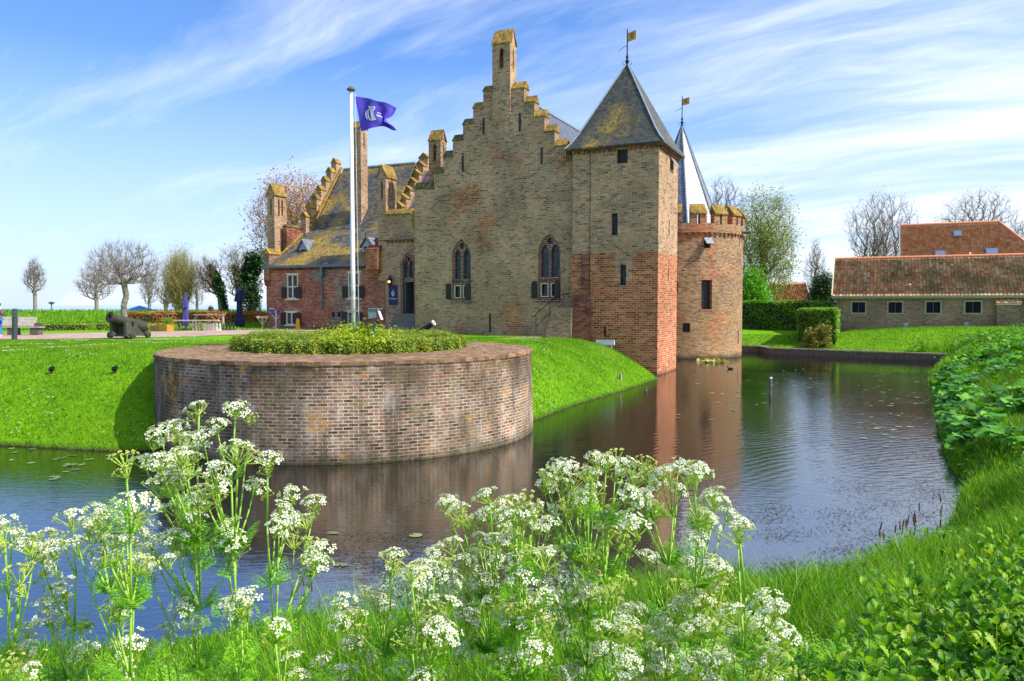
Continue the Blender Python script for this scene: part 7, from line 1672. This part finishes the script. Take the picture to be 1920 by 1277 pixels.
_r = random.Random(5)
UMB += [(u+_r.uniform(-26,26), v+_r.uniform(-16,34)) for u, v in UMB if _r.random() < (.5 if u > 620 else .25)]
UMB += [(_r.uniform(760,1480), _r.uniform(1090,1275)) for _ in range(85)]+[(_r.uniform(20,640), _r.uniform(1150,1270)) for _ in range(8)]
PL = [(30,1.65,'leftmost, cut by the picture edge'),(95,1.85,''),(200,1.6,''),(330,1.8,''),(420,1.65,''),(545,1.85,''),(690,1.95,''),(790,1.75,''),(900,2.0,''),(985,1.75,''),(1075,2.1,''),(1160,1.85,''),(1235,2.1,''),(1330,1.9,''),(1410,1.7,'')]
where = ['leftmost one, its stem near the left picture edge','second from the left, low branches over the water','third from the left, with wide flat white heads','the tall left one, highest heads against the bastion wall','left group, stem below the right end of its tallest heads','rightmost of the left group, three heads over open water',
 'left edge of the central mass, heads reaching towards the open water','lower left of the central mass, heads hanging above the blue water','crowded part of the central mass, below the bastion foot','middle of the central mass, heads low at the bottom edge','tall central one whose heads reach the edge of the bastion reflection','central one with white heads before the dark water',
 'tall one topping the right half of the central mass','right side, heads against the reflection of the towers','rightmost one beside the nettles at the bottom']
grp = [[] for _ in PL]; rr = random.Random(11)
for u, v in UMB:
    best = min(range(len(PL)), key=lambda i: abs(PL[i][0]-u)*(1.0+.12*rr.random())+ (25 if (v < 950 and 600 < u < 1300 and PL[i][1] < 1.9) else 0)); grp[best].append((u,v))
for i, (u0, d0, _) in enumerate(PL):
    if not grp[i]: continue
    bxp, byp = (u0-960)/FPX*d0, d0; gz = Hs(bxp, byp)
    root = empty('cow_parsley', (bxp,byp,gz), 0, 'cow parsley, '+where[i], 'cow parsley', 'cow parsley plants on the near bank')
    tg = []
    for u, v in grp[i]:
        d = d0+rr.uniform(-.14,.14); x, y, z = aty(u, v+6, d); tg.append(Vector((x-bxp, y-byp, z-gz-.02)))
    tg.sort(key=lambda p: -p.z); top = tg[0]; stem = MB(); ax_ = []
    for k in range(13):
        s = k/12; ax_.append(Vector((top.x*s**1.5+.012*math.sin(s*7+i), top.y*s**1.5, top.z*s)))
    ax_[-1] = top.copy(); stem.path(ax_, [.0052*(1-.62*k/12) for k in range(13)], 7); nodes = []
    br = [ax_]
    for p in tg[1:]:
        bestc = None
        for path in br:
            for q in path[2:-1]:
                hd = math.hypot(p.x-q.x, p.y-q.y); rise = p.z-q.z
                if rise < .05: continue
                c = abs(rise-1.25*hd-.07)+.35*hd+(.0 if path is ax_ else .04)
                if bestc is None or c < bestc[0]: bestc = (c, q)
        q = bestc[1] if bestc else Vector((p.x*.35, p.y*.35, max(0,p.z-.35)))
        P = []; m1 = q.lerp(p, .5)+Vector(((p.x-q.x)*.16, (p.y-q.y)*.16, -.10*(p.z-q.z)))
        for k in range(7): s = k/6; P.append(q*(1-s)**2+m1*2*s*(1-s)+p*s*s)
        L = (p-q).length; stem.path(P, [.0028-.0013*k/6 for k in range(7)], 5); br.append(P); nodes.append(q)
    stem.build('stem', STM, root, smooth=True, uv=False)
    for j, p in enumerate(tg):
        lowp = j/len(tg); me = UM[rr.randrange(5)] if rr.random() > .2 else UM[5+rr.randrange(2)]
        o = bpy.data.objects.new('flower_head', me); COL.objects.link(o); o.parent = root; o.location = p-Vector((0,0,.012)); s = rr.uniform(.78,1.12); o.scale = (s,s,s*rr.uniform(.8,1.1)); o.rotation_euler = (rr.uniform(-.4,.6), rr.uniform(-.5,.5), rr.random()*6)
        # unopened side heads just below
        if rr.random() < .55:
            o = bpy.data.objects.new('flower_head', UM[5+rr.randrange(2)]); COL.objects.link(o); o.parent = root; off = Vector((rr.uniform(-.025,.025), rr.uniform(-.02,.02), -.03)); o.location = p+off; o.scale = (.6,.6,.6); o.rotation_euler = (rr.uniform(-.5,.5), rr.uniform(-.5,.5), 0)
    # leaves: feathery, at the nodes and around the lower stem
    nl = 44; hh = top.z; PP = []; SS = []; AZ = []; TL = []
    for q in nodes[:30]: PP.append(q); SS.append(rr.uniform(.05,.10)); AZ.append(rr.random()*6.28); TL.append(-rr.uniform(0,.6))
    for k in range(nl):
        s = rr.uniform(.3,.62) if k < 26 else rr.uniform(.6,.85); q = ax_[int(s*12)]; PP.append(q+Vector((rr.uniform(-.07,.07),rr.uniform(-.04,.08),0))); SS.append(rr.uniform(.12,.24)*(1.2-s)*(1 if k < 26 else .6)); AZ.append(rr.random()*6.28); TL.append(-rr.uniform(0,.6))
    AZ = np.array(AZ)
    scatter('leaf', fv, ff, np.array([tuple(p) for p in PP]), np.array(SS)[:,None]*np.ones((1,3)), AZ, np.array(TL), AZ, mat=FM, parent=root)
# ferny ground cover between the plants
P = field(3600,-3.2,2.6,1.4,4.4,main); P[:,2] += .10+(.62-.10*P[:,1])*r.random(len(P)); az = r.random(len(P))*6.28
o = scatter('ferny_undergrowth', fv, ff, P, (.16+.16*r.random(len(P)))[:,None]*np.ones((1,3)), az, -.1-.7*r.random(len(P)), az, mat=FM); tag(o, 'feathery green undergrowth at the foot of the cow parsley', 'ground cover', kind='stuff')
# rusty foxtail spikes standing at the water's edge
FX = plain('foxtail_brown', (.14,.055,.035), .8, var=.5, scale=30, bump=0)
spk = [(1646,990),(1655,1005),(1662,1012),(1686,985),(1691,990),(1695,980),(1701,1003),(1708,973),(1716,982),(1720,978),(1739,1003),(1746,1010),(1725,957),(1761,958),(1770,939),(1767,965),(1684,1032),(1668,1030),(1672,1033),(1688,1000),(1739,1018),(1700,985),(1754,1000),(1762,985),(1676,998),(1710,1000),(586,1108),(596,1140),(575,1095),(1384,1040),(1393,1062)]
for u, v in spk:
    yy = 9.9 if u > 1500 else 8.6; x, y, z = aty(u, v, yy+rr.uniform(-.3,.3)); gz = min(Hs(x,y),0)-.1 if Hs(x,y) < 0 else Hs(x,y)
    o = MB(); lean = Vector((rr.uniform(-.04,.04), rr.uniform(-.04,.04), 0)); tp = Vector((0,0,z-gz))+lean; o.path([(0,0,0), Vector((0,0,(z-gz)*.5))+lean*.3, tp], [.003,.0025,.002], 4, 1); o.tube(tp-Vector((0,0,.02)), tp+Vector((lean.x*.4,lean.y*.4,.07)), .011, .009, 7, 0); o.tube(tp+Vector((lean.x*.4,lean.y*.4,.07)), tp+Vector((lean.x*.5,lean.y*.5,.10)), .009, .001, 7, 0)
    o = o.build('foxtail_spike', [FX, STM], None, uv=False); o.location = (x,y,gz); tag(o, 'thin stalk with a rusty brown seed spike at the edge of the near water', 'seed spike', 'rusty seed spikes by the water')
